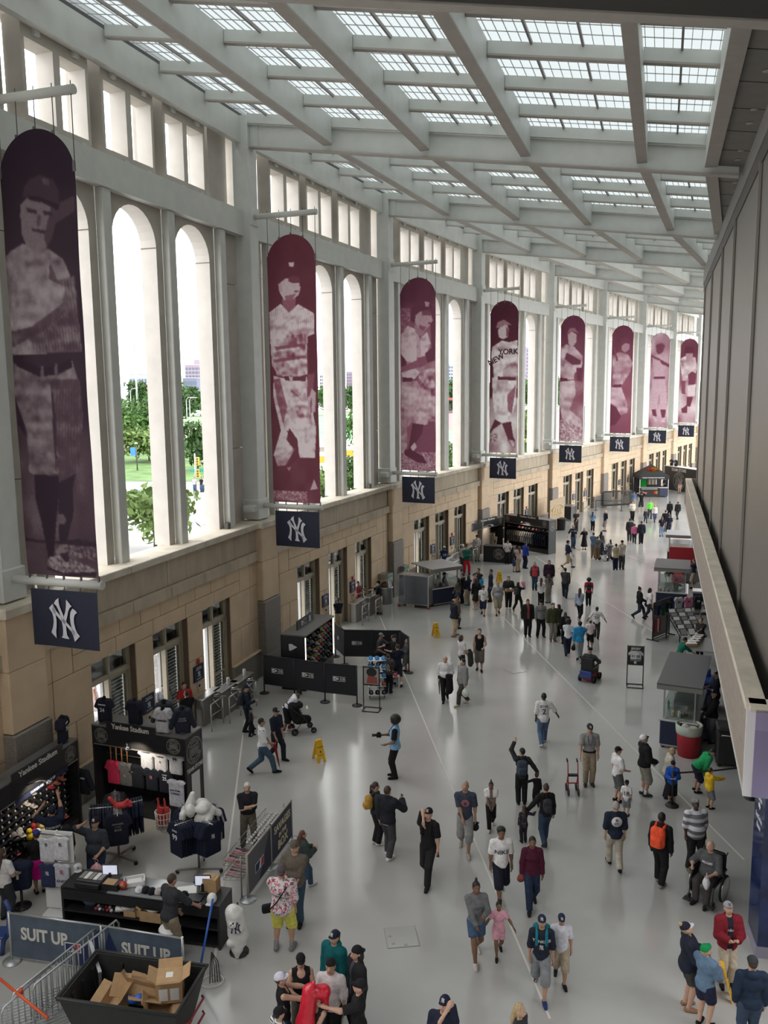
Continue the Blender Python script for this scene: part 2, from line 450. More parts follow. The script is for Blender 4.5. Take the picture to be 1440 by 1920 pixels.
_o=_nt.nodes.new('ShaderNodeOutputMaterial');_a=_nt.nodes.new('ShaderNodeBsdfTranslucent');_b=_nt.nodes.new('ShaderNodeBsdfTransparent');_x=_nt.nodes.new('ShaderNodeMixShader')
_a.inputs[0].default_value=(.205,.222,.222,1);_b.inputs[0].default_value=(.205,.222,.222,1);_x.inputs[0].default_value=.5
_nt.links.new(_a.outputs[0],_x.inputs[1]);_nt.links.new(_b.outputs[0],_x.inputs[2]);_nt.links.new(_x.outputs[0],_o.inputs[0])
for i in range(0,NB):
 root=empty('ceiling',(0,0,0),kind='structure')
 g=MB()
 if True:
  p,q=R3(i,.0,0,0),R3(i,SPAN,0,0)
  beam3(g,p,q,.10,.04,.82)
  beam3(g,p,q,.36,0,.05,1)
  beam3(g,p,q,.34,.80,.85)
  g.build('girder',[M_steel,M_soffit],root)
  e=MB();a,b=R3(i,.10,0,0),R3(i,.36,0,0);beam3(e,a,b,.16,.05,.8);e.build('end_plate',M_steel,root)
  k=MB();beam3(k,p,q,.46,.85,1.19);k.build('purlin',M_steel,root)
 for j,a in enumerate(LONG):
  if j==0:continue
  b=MB();p,q=R3(i,a,.018,0),R3(i,a,.982,0);w=.30 if j<5 else .36
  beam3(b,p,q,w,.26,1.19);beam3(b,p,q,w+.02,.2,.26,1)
  b.build('longitudinal_beam',[M_steel,M_soffit],root)
 for k in range(1,NPUR):
  for j in range(len(LONG)-1):
   b=MB();p,q=R3(i,LONG[j]+(.16 if j else-.25),k/NPUR,0),R3(i,LONG[j+1]-.16,k/NPUR,0)
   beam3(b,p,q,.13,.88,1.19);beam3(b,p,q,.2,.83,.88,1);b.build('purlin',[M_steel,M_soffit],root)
 bars,fine=MB(),MB()
 for j in range(len(LONG)-1):
  a0,a1=LONG[j]-(.45 if j==0 else 0),LONG[j+1]
  nn=max(2,round((a1-a0)/1.25))
  for k in range(NPUR):
   f0,f1=k/NPUR,(k+1)/NPUR
   for s in range(nn):
    b0,b1=a0+(a1-a0)*s/nn,a0+(a1-a0)*(s+1)/nn
    MB().face([R3(i,b0,f0,1.22),R3(i,b1,f0,1.22),R3(i,b1,f1,1.22),R3(i,b0,f1,1.22)]).build('glass_pane',M_pane,root)
    beam3(bars,R3(i,b0,f0,0),R3(i,b0,f1,0),.055,1.13,1.225)
    for t in range(1,5):
     a=b0+(b1-b0)*t/5;beam3(fine,R3(i,a,f0,0),R3(i,a,f1,0),.013,1.195,1.225,1)
   for t in range(1,4):
    f=f0+(f1-f0)*t/4;beam3(fine,R3(i,a0,f,0),R3(i,a1,f,0),.012,1.20,1.225,1)
 M_bar=mat('glazing_bar',(.24,.22,.21),.5);M_bar2=mat('fine_glazing_bar',(.46,.48,.48),.5)
 tag(bars.build('glazing_bars',M_bar,root),kind='stuff');tag(fine.build('fine_glazing_bars',[M_bar,M_bar2],root),kind='stuff')
 b=MB();beam3(b,R3(i,-.62,0,0),R3(i,-.62,1,0),.5,1.0,1.4);b.build('gutter',M_fasciad,root)
 # ------------------------------------------------------------------ right-hand side: mesh screen, bulkhead, soffit
RA,RD=Vector((9.77,22.7)),Vector((math.sin(math.radians(18)),math.cos(math.radians(18))))
RN=Vector((-RD.y,RD.x))
rot_r=math.atan2(RD.y,RD.x)
right=empty('wall_right',(*RA,0),rot_r,kind='structure')
YE,Y0=31.4,-24.
MUL=[-22.3,-14.9,-7.5,0,7.92,14.26,21.88,29.26]
xs=[Y0]+MUL+[YE]
for a,b in zip(xs[:-1],xs[1:]):MB().box(a+.02,b-.02,-.06,0,4.9,17.2).build('mesh_panel',M_mesh,right)
for a in MUL:
 b=MB().box(a-.035,a+.035,-.02,.09,4.95,17.1);b.build('mullion',M_mull,right)
 MB().box(a-.07,a+.07,-.03,.02,4.95,17.1).build('mullion_channel',M_fasciad,right)
MB().box(Y0,YE,-.3,.04,17.05,17.5).build('header',M_fasciad,right)
MB().box(Y0,YE+.1,-.3,.07,17.5,18.35).build('fascia',M_fascia,right)
MB().box(Y0,YE,-.3,.02,4.75,5.0).build('sill_channel',M_fascia,right)
MB().box(YE-.08,YE,-8,0,4.9,17.2).build('mesh_return',M_mesh,right)
MB().box(YE-.3,YE+.1,-8,.07,17.5,18.35).build('fascia_return',M_fascia,right)
# bulkhead over the stands, its coping and the gutter behind it
BE=-8.6
MB().box(BE,YE+.3,.50,.58,4.05,5.60).build('bulkhead',M_bulk,right)
MB().box(BE,YE+.3,.47,.60,4.0,4.06).build('bulkhead_edge_trim',mat('pale_trim',(.62,.6,.56),.4),right)
x=BE
while x<YE:
 l=min(1.95,YE+.3-x)
 MB().cbox(x+.004,x+l-.004,.25,.62,5.60,5.72,.012).build('coping_stone',M_cap,right);x+=1.95
MB().box(BE,YE+.3,.02,.25,4.95,5.05).build('gutter',mat('gutter_metal',(.21,.19,.16),.6,var=.3,scale=6),right)
MB().box(BE,YE+.3,.24,.27,5.0,5.62).build('upstand',M_fascia,right)
MB().box(YE+.25,YE+.33,-6,.62,4.05,5.72).build('bulkhead_return',M_bulk,right)
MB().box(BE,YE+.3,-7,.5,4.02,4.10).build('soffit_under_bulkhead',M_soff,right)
# lilac end board of the bulkhead, pale corner strip
MB().box(BE-.14,BE-.02,-7,.45,4.0,5.66).build('end_board',M_lilac,right)
MB().box(BE-.16,BE-.13,-7,.45,5.28,5.62).build('end_board_band',mat('lilac_band',(.27,.225,.37),.5),right)
MB().box(BE-.10,BE+.02,.44,.60,3.98,5.64).build('corner_strip',mat('white_strip',(.66,.64,.66),.4),right)
MB().box(BE-.14,BE+.3,-7,.55,5.62,5.72).build('end_coping',M_cap,right)
# rear wall of the stands under the bulkhead
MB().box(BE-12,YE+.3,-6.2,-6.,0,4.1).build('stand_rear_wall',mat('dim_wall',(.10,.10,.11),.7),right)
# soffit strip with downlights along the top
sof=empty('soffit',(0,0,0),kind='structure')
for i in range(0,5):
 b=MB();ra,rb=SPAN-.15,SPAN+2.6
 f1=1.0
 hexa(b,[R3(i,16.42,0,.3),R3(i,rb,0,.3),R3(i,rb,0,.4),R3(i,16.42,0,.4)],[R3(i,16.42,f1,.3),R3(i,rb,f1,.3),R3(i,rb,f1,.4),R3(i,16.42,f1,.4)])
 b.build('soffit_board',M_soff,sof)
 for k in range(1,6):
  j=MB();beam3(j,R3(i,16.45,k/6,0),R3(i,18.0,k/6,0),.02,.29,.31);j.build('soffit_joint',M_dark,sof)
 for f in(.17,.27,.5,.6,.83,.92):
  p=R3(i,17.0,f,.3)
  MB().lathe([(.085,0),(.10,-.015),(.07,-.02)],12,p).build('downlight_trim',M_mull,sof)
  MB().lathe([(.0,-.004),(.066,-.008)],12,p).build('downlight_lamp',emit('downlight_glow',(1,.93,.8),1.6),sof)
  # dark soffit edge close above the balcony where the picture was taken, and the closed end of the hall behind
near=empty('ceiling',(0,0,0),kind='structure')
b=MB();dv=tang(1).to_3d()
def S3(a,back,dz):return R3(1,a,0,dz)+dv*back
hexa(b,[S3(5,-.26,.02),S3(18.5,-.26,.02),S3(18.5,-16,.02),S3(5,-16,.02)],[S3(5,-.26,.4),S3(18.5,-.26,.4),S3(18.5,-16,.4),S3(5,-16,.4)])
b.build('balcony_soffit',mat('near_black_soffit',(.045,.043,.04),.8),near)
endw=empty('wall_back',(0,0,0),kind='structure')
MB().box(-30,26,-4.3,-4.0,0,23).build('rear_wall',mat('grey_plaster',(.42,.41,.39),.8),endw)
MB().box(-16,14,-4.0,-.9,9.3,9.7).build('balcony_slab',M_cast,endw)
# ------------------------------------------------------------------ floor and its joints
fl=MB()
_e=[Vector((-22.5,-6))]+[COLS[i]+Vector((-tang(i).y,tang(i).x))*.9 for i in range(NB+1)]
_top=[(p.x,p.y,0) for p in _e]+[(90,117.9,0),(90,-6,0)]
for i in range(len(_e)-1):fl.face([(_e[i].x,_e[i].y,0),(90,_e[i].y,0),(90,_e[i+1].y,0),(_e[i+1].x,_e[i+1].y,0)])
floor=tag(fl.build('floor',M_floor),kind='structure')
def floor_line(name,a,b,w,m,z=.003):
 a,b=Vector(a),Vector(b);d=(b-a).normalized();s=Vector((-d.y,d.x))*w/2
 tag(MB().face([(*(a-s),z),(*(b-s),z),(*(b+s),z),(*(a+s),z)]).build(name,m),kind='structure')
for a,b,w in(((-4.946,28.360),(-3.437,15.008),.05),((-0.268,41.987),(2.942,14.006),.045),((5.819,42.601),(8.679,19.199),.045),((10.330,56.938),(12.624,38.756),.05),((16.695,56.999),(17.516,53.087),.05),((7.544,16.323),(7.457,15.714),.05)):
 floor_line('trim_floor_line',a,b,w,M_line)
 # ------------------------------------------------------------------ the street, park and town outside
def sx(px,Y):return(px-720)*Y/1605
G_out=MB().box(-700,500,-200,2500,-.5,-.06);tag(G_out.build('ground',mat('pale_pavement',(.40,.395,.39),.9,var=.12,scale=.05)),kind='structure')
def patch(name,pts,col,z,kind='structure',**k):
 b=MB().face([(x,y,z) for x,y in pts]);tag(b.build(name,mat(name+'_colour',col,.95,**k)),kind=kind)
patch('road',[(-60,70),(10,74),(40,120),(60,160),(52,165),(30,126),(6,84),(-60,84)],(.27,.27,.28),-.04)
patch('red_bus_lane',[(-60,79),(8,83),(9,85),(-60,81)],(.45,.25,.25),-.03)
patch('lawn',[(-58,112),(-18,108),(-12,150),(-14,165),(-70,165)],(.09,.17,.045),-.03,var=.4,scale=.4)
patch('park_grass',[(-170,300),(-60,300),(-60,420),(-170,420)],(.20,.36,.16),-.035)
patch('running_track',[(-70,165),(60,165),(70,460),(-80,460)],(.50,.31,.30),-.045)
patch('sports_field',[(-45,192),(30,192),(36,410),(-48,410)],(.16,.40,.17),-.03,var=.15,scale=.1)
patch('field_line',[(-44,300),(32,300),(32,301.5),(-44,301.5)],(.7,.75,.7),-.02)
M_bark=mat('bark',(.09,.065,.045),.9)
def leafset(name,n,R,seed,size,m,squash=.8,shell=.35):
 rr=np.random.RandomState(seed);b=MB()
 cl=[(rr.normal(size=3)) for _ in range(26)];cl=[c/np.linalg.norm(c)*R*rr.uniform(.45,.95) for c in cl]
 for _ in range(n):
  c=cl[rr.randint(len(cl))]+rr.normal(size=3)*R*.20
  c=c*np.array([1,1,squash]);a,e=rr.normal(size=3),rr.normal(size=3);a/=np.linalg.norm(a);e-=a*(a@e);e/=np.linalg.norm(e)
  s_=size*rr.uniform(.6,1.3)
  b.face([c-a*s_,c+e*s_*.5,c+a*s_,c-e*s_*.5])
 return b.mesh(name,m)
M_leaf=[mat('leaf_'+n,c,.8,var=.35,scale=.8) for n,c in(('deep',(.035,.085,.018)),('mid',(.065,.14,.03)),('light',(.13,.20,.055)))]
LEAF=[leafset('foliage',1500,1.,1,.12,M_leaf[1]),leafset('foliage',1300,1.,2,.14,M_leaf[0]),leafset('foliage',1300,1.,3,.14,M_leaf[2])]
TREES={}
def tree(label,x,y,h,w,kind,group=None,trunk=.25):
 root=empty('tree',(x,y,-.06),rnd.uniform(0,6),label,'tree',group)
 o=link('foliage',LEAF[kind],root,(0,0,h*.62));o.scale=(w/2,w/2,h*.42/.8);tag(o,kind='stuff')
 MB().tube([(0,0,0),(.1,0,h*.3),(.0,.1,h*.7)],[trunk*.5,trunk*.35,trunk*.12],7).build('trunk',M_bark,root)
 for a in(0,1.3,2.6,3.9,5.2):MB().tube([(.05,0,h*.3),(math.cos(a)*w*.16,math.sin(a)*w*.16,h*.5),(math.cos(a)*w*.32,math.sin(a)*w*.32,h*.72)],[trunk*.22,trunk*.14,trunk*.05],5).build('branch',M_bark,root)
 return root
tree('young street tree with light leaves nearest outside the windows',-16.6,60.5,5.2,5.4,2,trunk=.3)
tree('street tree with light leaves behind the first banner edge',-21.3,62,5.0,4.2,2)
tree('round dark tree behind the traffic light',-27.2,124,6.6,6.2,1)
for i,(px,Y,h,w) in enumerate(((246,172,8.8,8),(270,178,9.2,9),(292,170,8.6,8),(178,175,9,8))):tree('leafy park tree behind the lawn',sx(px,Y),Y,h,w,1 if i%2 else 0,'park trees behind the lawn')
for i,(px,Y,h,w) in enumerate(((252,140,5.8,6.5),(276,143,6,7),(298,138,5.6,6),(178,140,5.4,6))):tree('pale flowering tree on the lawn',sx(px,Y),Y,h,w,2,'pale trees on the lawn')
for i,(px,Y,h,w) in enumerate(((606,82,4.2,3.6),(668,86,4.6,3.8),(620,84,3.2,3),(850,95,5.0,4),(812,96,4.6,4),(990,118,4.2,4),(988,150,9,7),(1112,128,8.6,7),(1100,120,5,5),(668,160,7.5,6.5))):tree('leafy street tree by the curved roadside',sx(px,Y),Y,h,w,(2,0)[i%2],'roadside trees beyond the wall')
for i in range(46):
 Y=420+rnd.uniform(-25,30);tree('dark tree in the distant tree line',-215+i*8.4,Y,rnd.uniform(12,16),rnd.uniform(11,15),(1,0,1)[i%3],'distant tree line')
for i,(px,Y) in enumerate(((250,300),(300,290),(380,310),(610,425),(640,430),(660,425))):tree('broad tree in front of the distant tree line',sx(px,Y),Y+30,11,12,i%2,'trees in front of the tree line')
# buildings of the town
def building(label,px0,px1,ytop,Y,col,dep=25,rows=8,colsn=6,roof=None,win=(.10,.12,.16)):
 x0,x1=sx(px0,Y),sx(px1,Y);h=11.4+(731-ytop)/1620*Y
 root=empty('building',((x0+x1)/2,Y,-.06),0,label,'building','town buildings on the skyline')
 w=x1-x0
 MB().box(-w/2,w/2,0,dep,0,h).build('walls',mat('masonry_%d_%d'%(px0,ytop),col,.9,var=.06),root)
 wm=mat('far_window_%d'%int(win[0]*100),win,.3)
 b=MB().box(-w*.06,w*.06,-.2,.2,-h/rows*.28,h/rows*.28).mesh('window',wm)
 for i in range(colsn):
  for j in range(rows):
   link('window',b,root,(-w/2+w*(i+.5)/colsn,0,h*(j+.6)/(rows+.4))).scale=(6./colsn*1.0,1,1)
 MB().box(-w/2-.4,w/2+.4,-.4,dep+.4,h,h+.8).build('parapet',mat('parapet_grey',(.4,.39,.38),.9),root)
 if roof:MB().box(-w*.12,w*.12,2,10,h,h+roof).build('rooftop_block',mat('masonry_%d_%d'%(px0,ytop),col,.9),root)
building('broad mauve brick tower block with rooftop block',351,394,682,900,(.30,.24,.29),rows=9,colsn=7,roof=6)
building('dark blue grey block in front of mauve tower',346,372,706,850,(.16,.18,.25),rows=4)
building('reddish tower at the left edge of the windows',166,180,684,700,(.34,.22,.22),rows=10,colsn=4)
building('long pale blue hall under the floodlight mast',246,312,698,820,(.36,.42,.48),rows=3,colsn=12)
building('low red brick building below the pale blue hall',243,262,716,640,(.40,.20,.17),rows=2)
building('grey apartment slab beside the second banner',602,621,700,850,(.42,.43,.45),rows=8,colsn=5)
building('salmon apartment slab beside the grey slab',621,642,703,830,(.44,.32,.30),rows=8,colsn=5)
building('dark mauve apartment block over the running field',652,680,697,880,(.28,.21,.25),rows=9,colsn=6,roof=4)
building('pale blue tower over the red grandstand',843,856,685,900,(.35,.42,.55),rows=10,colsn=3)
building('tall slim purple tower beside the fourth banner',988,1000,655,800,(.30,.24,.32),rows=14,colsn=3)
building('cream low warehouse left of red grandstand',806,870,732,420,(.60,.52,.45),rows=2,colsn=8)
# floodlight mast, lamps, traffic light
def post(name,label,cat,x,y,h,r,m,group=None):
 root=empty(name,(x,y,-.06),0,label,cat,group);MB().tube([(0,0,0),(0,0,h)],[r,r*.6],8).build('pole',m,root);return root
M_galv=mat('galvanised_steel',(.45,.47,.48),.4,metal=.4)
fm=post('floodlight_mast','tall floodlight mast over the park trees','mast',sx(259,335),335,30,.45,M_galv)
for j in range(4):MB().box(-1.3,1.3,-.1,.1,27+j*.9,27.25+j*.9).build('crossbar',M_galv,fm);[MB().cbox(-1.2+q*.8,-.75+q*.8,-.4,.2,27.2+j*.9,27.7+j*.9,.05).build('floodlight',M_galv,fm) for q in range(3)]
for lab,px,Y,h in(('curved street lamp left in the park row',247,300,12),('curved street lamp right in the park row',283,300,12),('first tall lamp behind round dark tree',351,260,9),('second tall lamp behind round dark tree',357,250,9),('white lamp by the running field',664,150,8)):
 l=post('street_lamp',lab,'lamp',sx(px,Y),Y,h,.16,M_galv);MB().tube([(0,0,h),(.5,0,h+.7),(1.6,0,h+.8)],.09,6).build('arm',M_galv,l);MB().cbox(1.4,2.3,-.2,.2,h+.68,h+.84,.05).build('lamp_head',M_galv,l)
sl=post('sign_lamp','dark lamp post with a blue sign at lawn corner','lamp',-36.4,125,3.9,.1,M_fasciad);MB().cbox(-.9,-.1,-.05,.05,2.2,3.4,.05).build('sign_plate',mat('sign_blue',(.05,.22,.6),.5),sl);MB().lathe([(0,.3),(.3,.1),(.25,0)],10,(0,0,3.9)).build('lamp_head',M_galv,sl)
tl=post('traffic_light','traffic light with yellow housings at the crossing','traffic light',sx(362.5,98),98,4.4,.12,M_galv)
MB().tube([(0,0,3.3),(2.2,0,3.9),(4,0,4.1)],.06,6).build('arm',M_galv,tl)
for z_ in(3.0,1.6):
 hh=MB().cbox(.1,.5,-.2,.2,z_,z_+.95,.03).build('signal_housing',mat('signal_yellow',(.70,.42,.03),.5),tl)
 for q in range(3):MB().lathe([(.12,0),(.12,-.06)],10,(.3,-.2,z_+.18+q*.3),axis='y').build('lens',M_fasciad,hh)
MB().box(-.6,1.3,-.03,.03,2.2,2.6).build('street_sign',mat('street_sign_green',(.02,.25,.18),.5),tl)
OUT_PEOPLE=[('pedestrian in black top at crossing',373,(.015,.015,.016)),('pedestrian in white and blue at crossing',378,(.5,.55,.7)),('pedestrian in navy top at crossing',384,(.02,.025,.06)),('pedestrian in grey beside traffic light',360,(.4,.4,.42))]
# trucks, bus, containers
M_white=mat('vehicle_white',(.62,.63,.64),.35)
def truck(label,x,y,rz,body,stripe,L=7.,H=3.2):
 r=empty('truck',(x,y,-.04),rz,label,'truck')
 bx_=MB().cbox(-L/2,L/2-1.8,-1.2,1.2,.7,H,.06).build('cargo_box',body,r);MB().box(-L/2+.6,L/2-2.6,-1.215,1.215,H-1.25,H-.35).build('side_panel',stripe,bx_)
 MB().cbox(L/2-1.75,L/2,-1.1,1.1,.5,2.3,.12).build('cab',body,r);MB().box(L/2-1.2,L/2-.3,-1.12,1.12,1.45,2.1).build('side_window',M_dark,r);MB().box(L/2-.02,L/2+.02,-.95,.95,1.4,2.1).build('windscreen',M_dark,r)
 for q in(-L/2+1,L/2-1.3):
  for s in(-1.1,1.1):MB().lathe([(.0,-.14),(.40,-.14),(.42,0),(.40,.14),(0,.14)],14,(q,s,.42),axis='y').build('wheel',M_dark,r)
M_or=mat('vehicle_orange',(.80,.35,.04),.4)
truck('white truck with orange side panel by second banner',sx(604,113),113,.1,M_white,M_or)
truck('white truck with orange panel farther along the road',sx(660,122),124,.25,M_white,M_or)
truck('yellow truck seen past the fourth banner',sx(992,140),140,.5,mat('vehicle_yellow',(.72,.50,.08),.4),M_white)
truck('white van parked under the second window',sx(606,100),99,.1,M_white,mat('vehicle_grey',(.3,.33,.36),.4),5.,2.2)
dm=empty('mail_box',(-24.6,86,-.05),.2,'blue street container behind the first banner','container');MB().cbox(-.7,.7,-.5,.5,.3,1.4,.06).build('body',mat('container_blue',(.02,.13,.50),.5),dm);MB().box(-.75,.75,-.55,.55,1.4,1.48).build('lid',mat('container_blue',(.02,.13,.50),.5),dm);MB().box(-.6,.6,-.4,.4,0,.3).build('base',M_dark,dm)
patch('dark_car_park',[(-30,88),(-18,88),(-18,92),(-30,92)],(.3,.3,.31),-.045)
gw=tag(MB().box(-14,4,139,141,-.06,2.2).build('retaining_wall',mat('rubble_wall',(.26,.24,.21),.9,var=.3,scale=1.5)),kind='structure')
gw=tag(MB().box(4.2,22,150,152,-.06,2.0).build('retaining_wall',mat('rubble_wall',(.26,.24,.21),.9)),kind='structure')
gs=empty('grandstand',(sx(836,250),250,-.05),0,'red framed grandstand with rows of pink seats','grandstand')
for q in range(7):MB().box(-9,9,-q*1.0,-q*1.0+.9,0,4.4-q*.55).build('seat_row',mat('pink_seats',(.62,.32,.34),.8),gs)
for q in range(7):MB().box(-9+q*3-.25,-9+q*3+.25,.8,1.4,0,8.4).build('frame_post',mat('stand_red',(.55,.05,.06),.6),gs)
MB().box(-9.5,9.5,.3,3,8.3,8.9).build('roof',mat('stand_red',(.55,.05,.06),.6),gs)
# ------------------------------------------------------------------ people: smooth bodies grown from a posed skeleton
def prim_rc(a,b,ra,rb,cut=()):return('rc',np.array(a,float),np.array(b,float),ra,rb,cut)
def prim_el(c,r,M=None,cut=()):return('el',np.array(c,float),np.array(r,float),M,None,cut)
def prim_bx(c,hf,rr,M=None,cut=()):return('bx',np.array(c,float),np.array(hf,float),M,rr,cut)
def bounds(prims,pad):
 lo,hi=[],[]
 for p in prims:
  if p[0]=='rc':
   r=max(p[3],p[4]);lo.append(np.minimum(p[1],p[2])-r);hi.append(np.maximum(p[1],p[2])+r)
  else:
   r=np.linalg.norm(p[2]) if p[3] is not None else p[2]
   lo.append(p[1]-r);hi.append(p[1]+r)
 return np.min(lo,0)-pad,np.max(hi,0)+pad
def sdf_grid(prims,cell,k=.02,off=0.,cuts=(),subs=()):
 lo,hi=bounds(prims,off+2.2*cell)
 n=np.maximum(4,np.ceil((hi-lo)/cell).astype(int)+1)
 G=np.full(n,1e3,np.float32)
 ax=[lo[i]+cell*np.arange(n[i]) for i in range(3)]
 def ev(p,pad):
  l,h=bounds([p],pad)
  i0=np.clip(np.floor((l-lo)/cell).astype(int),0,n-1);i1=np.clip(np.ceil((h-lo)/cell).astype(int)+1,1,n)
  sl=tuple(slice(i0[i],i1[i]) for i in range(3))
  X,Y,Z=np.meshgrid(*[ax[i][sl[i]] for i in range(3)],indexing='ij')
  if p[0]=='rc':
   ab=p[2]-p[1];L=ab@ab+1e-12
   px,py,pz=X-p[1][0],Y-p[1][1],Z-p[1][2]
   t=np.clip((px*ab[0]+py*ab[1]+pz*ab[2])/L,0,1)
   d=np.sqrt((px-t*ab[0])**2+(py-t*ab[1])**2+(pz-t*ab[2])**2)-(p[3]+(p[4]-p[3])*t)
  else:
   px,py,pz=X-p[1][0],Y-p[1][1],Z-p[1][2]
   if p[3] is not None:
    M=p[3];px,py,pz=(px*M[0][j]+py*M[1][j]+pz*M[2][j] for j in range(3))
   if p[0]=='el':
    r=p[2];k0=np.sqrt((px/r[0])**2+(py/r[1])**2+(pz/r[2])**2);k1=np.sqrt((px/r[0]**2)**2+(py/r[1]**2)**2+(pz/r[2]**2)**2)
    d=k0*(k0-1)/np.maximum(k1,1e-6)
   else:
    q=[np.abs(v)-(p[2][i]-p[4]) for i,v in enumerate((px,py,pz))]
    d=np.sqrt(sum(np.maximum(v,0)**2 for v in q))+np.minimum(np.maximum(q[0],np.maximum(q[1],q[2])),0)-p[4]
  for c,nn in p[5]:
   d=np.maximum(d,(X-c[0])*nn[0]+(Y-c[1])*nn[1]+(Z-c[2])*nn[2])
  return sl,d.astype(np.float32)
 for p in prims:
  sl,d=ev(p,off+k+2*cell)
  a=G[sl]
  if k>0:
   h=np.clip(.5+.5*(a-d)/k,0,1)
   m=np.where(a>500,d,a+(d-a)*h-k*h*(1-h))
  else:m=np.minimum(a,d)
  G[sl]=m
 G-=off
 for p in subs:
  sl,d=ev(p,2*cell);G[sl]=np.maximum(G[sl],-d)
 if cuts:
  X,Y,Z=np.meshgrid(*ax,indexing='ij')
  for c,nn in cuts:G=np.maximum(G,((X-c[0])*nn[0]+(Y-c[1])*nn[1]+(Z-c[2])*nn[2]).astype(np.float32))
 G=np.clip(G,-3*cell,3*cell)
 return G,lo,cell
def surface(G,lo,cell):
 s=G<0
 n=G.shape
 A=lambda a,i,j,k:a[i:n[0]-1+i,j:n[1]-1+j,k:n[2]-1+k]
 cnt=sum(A(s,i,j,k).astype(np.int8) for i in(0,1) for j in(0,1) for k in(0,1))
 mask=(cnt>0)&(cnt<8)
 idx=np.full(mask.shape,-1,np.int32);I=np.argwhere(mask);idx[mask]=np.arange(len(I))
 if not len(I):return np.zeros((0,3)),np.zeros((0,4),int)
 val={}
 for c in[(i,j,k) for i in(0,1) for j in(0,1) for k in(0,1)]:
  val[c]=G[I[:,0]+c[0],I[:,1]+c[1],I[:,2]+c[2]]
 acc=np.zeros((len(I),3));w=np.zeros(len(I))
 for c in val:
  for axs in range(3):
   if c[axs]:continue
   d=list(c);d[axs]=1;a,b=val[c],val[tuple(d)]
   m=(a<0)!=(b<0);t=np.where(m,a/(a-b+1e-12),0)
   p=np.array(c,float)[None,:].repeat(len(I),0);p[:,axs]+=t
   acc+=p*m[:,None];w+=m
 V=lo+cell*(I+acc/w[:,None])
 Q=[]
 for axs in range(3):
  o=[x for x in range(3) if x!=axs]
  sa=[slice(None)]*3;sb=[slice(None)]*3;sa[axs]=slice(0,-1);sb[axs]=slice(1,None)
  for x in o:sa[x]=slice(1,-1);sb[x]=slice(1,-1)
  ch=s[tuple(sa)]!=s[tuple(sb)]
  E=np.argwhere(ch)
  if not len(E):continue
  ins=s[tuple(sa)][ch]
  E=E.copy();E[:,o[0]]+=1;E[:,o[1]]+=1
  def cl(d0,d1):
   e=E.copy();e[:,o[0]]+=d0;e[:,o[1]]+=d1;return idx[e[:,0],e[:,1],e[:,2]]
  q=np.stack([cl(-1,-1),cl(0,-1),cl(0,0),cl(-1,0)],1)
  flip=ins if axs!=1 else ~ins
  q[~flip]=q[~flip][:,::-1]
  Q.append(q)
 Q=np.concatenate(Q);Q=Q[(Q>=0).all(1)]
 return V,Q
def np_mesh(name,V,Q,m,smooth=True):
 me=bpy.data.meshes.new(name)
 me.vertices.add(len(V));me.vertices.foreach_set('co',np.asarray(V,np.float32).ravel())
 nl=Q.size;k=Q.shape[1]
 me.loops.add(nl);me.loops.foreach_set('vertex_index',Q.ravel().astype(np.int32))
 me.polygons.add(len(Q));me.polygons.foreach_set('loop_start',np.arange(0,nl,k,dtype=np.int32))
 me.polygons.foreach_set('use_smooth',np.full(len(Q),smooth))
 me.update(calc_edges=True)
 for x in(m if isinstance(m,(list,tuple)) else[m]):me.materials.append(x)
 return me
def sdf_part(name,prims,cell,m,parent,**kw):
 G=sdf_grid(prims,cell,**kw);V,Q=surface(*G)
 o=link(name,np_mesh(name,V,Q,m),parent);return o,G
def ik(A,T,l1,l2,pole):
 A,T,pole=np.array(A,float),np.array(T,float),np.array(pole,float)
 d=T-A;L=np.linalg.norm(d)
 if L>(l1+l2)*.995:T=A+d/L*(l1+l2)*.995;d=T-A;L=np.linalg.norm(d)
 u=d/L;a=(l1*l1-l2*l2+L*L)/(2*L);hh=math.sqrt(max(l1*l1-a*a,0))
 p=pole-u*(pole@u);p/=(np.linalg.norm(p)+1e-9)
 return A+u*a+p*hh,T
def rotx(a):c,s=math.cos(a),math.sin(a);return np.array([[1,0,0],[0,c,-s],[0,s,c]])
def rotz(a):c,s=math.cos(a),math.sin(a);return np.array([[c,-s,0],[s,c,0],[0,0,1]])
LEGS={'stand':((-.05,0,0),(.05,.01,0),.512),'wide':((-.085,0,0),(.085,.02,0),.505),'close':((-.035,-.01,0),(.04,.02,0),.512),'walkL':((-.04,.13,0),(.045,-.15,.03),.495),'walkR':((-.045,-.15,.03),(.04,.13,0),.495),'strideL':((-.04,.19,0),(.045,-.21,.06),.475),'strideR':((-.045,-.21,.06),(.04,.19,0),.475),'sit':((-.07,.27,0),(.07,.25,0),.275),'bend':((-.07,.02,0),(.07,.0,0),.50),'step':((-.05,.07,0),(.05,-.06,0),.508)}
ARMS={'down':(.138,.02,.45),'fwd':(.15,.13,.49),'back':(.15,-.12,.48),'phone':(.05,.17,.66),'read':(.045,.19,.70),'cross':(-.055,.105,.665),'pocket':(.13,.03,.50),'ear':(.06,.07,.87),'face':(.02,.10,.87),'point':(.19,.22,1.06),'waist':(.10,.10,.55),'front':(.03,.14,.53),'behind':(.02,-.12,.54),'reach':(.06,.33,.72),'out':(.28,.08,.52),'hip':(.13,-.03,.56),'lap':(.08,.20,.42),'rest':(.15,.20,.46),'carry':(.09,.14,.58),'head':(.10,.0,.98),'up':(.12,.14,.95),'side':(.33,.12,.74)}
SKIN={'pale':(.60,.38,.28),'fair':(.52,.32,.23),'tan':(.40,.235,.155),'brown':(.20,.105,.065),'dark':(.085,.045,.03)}
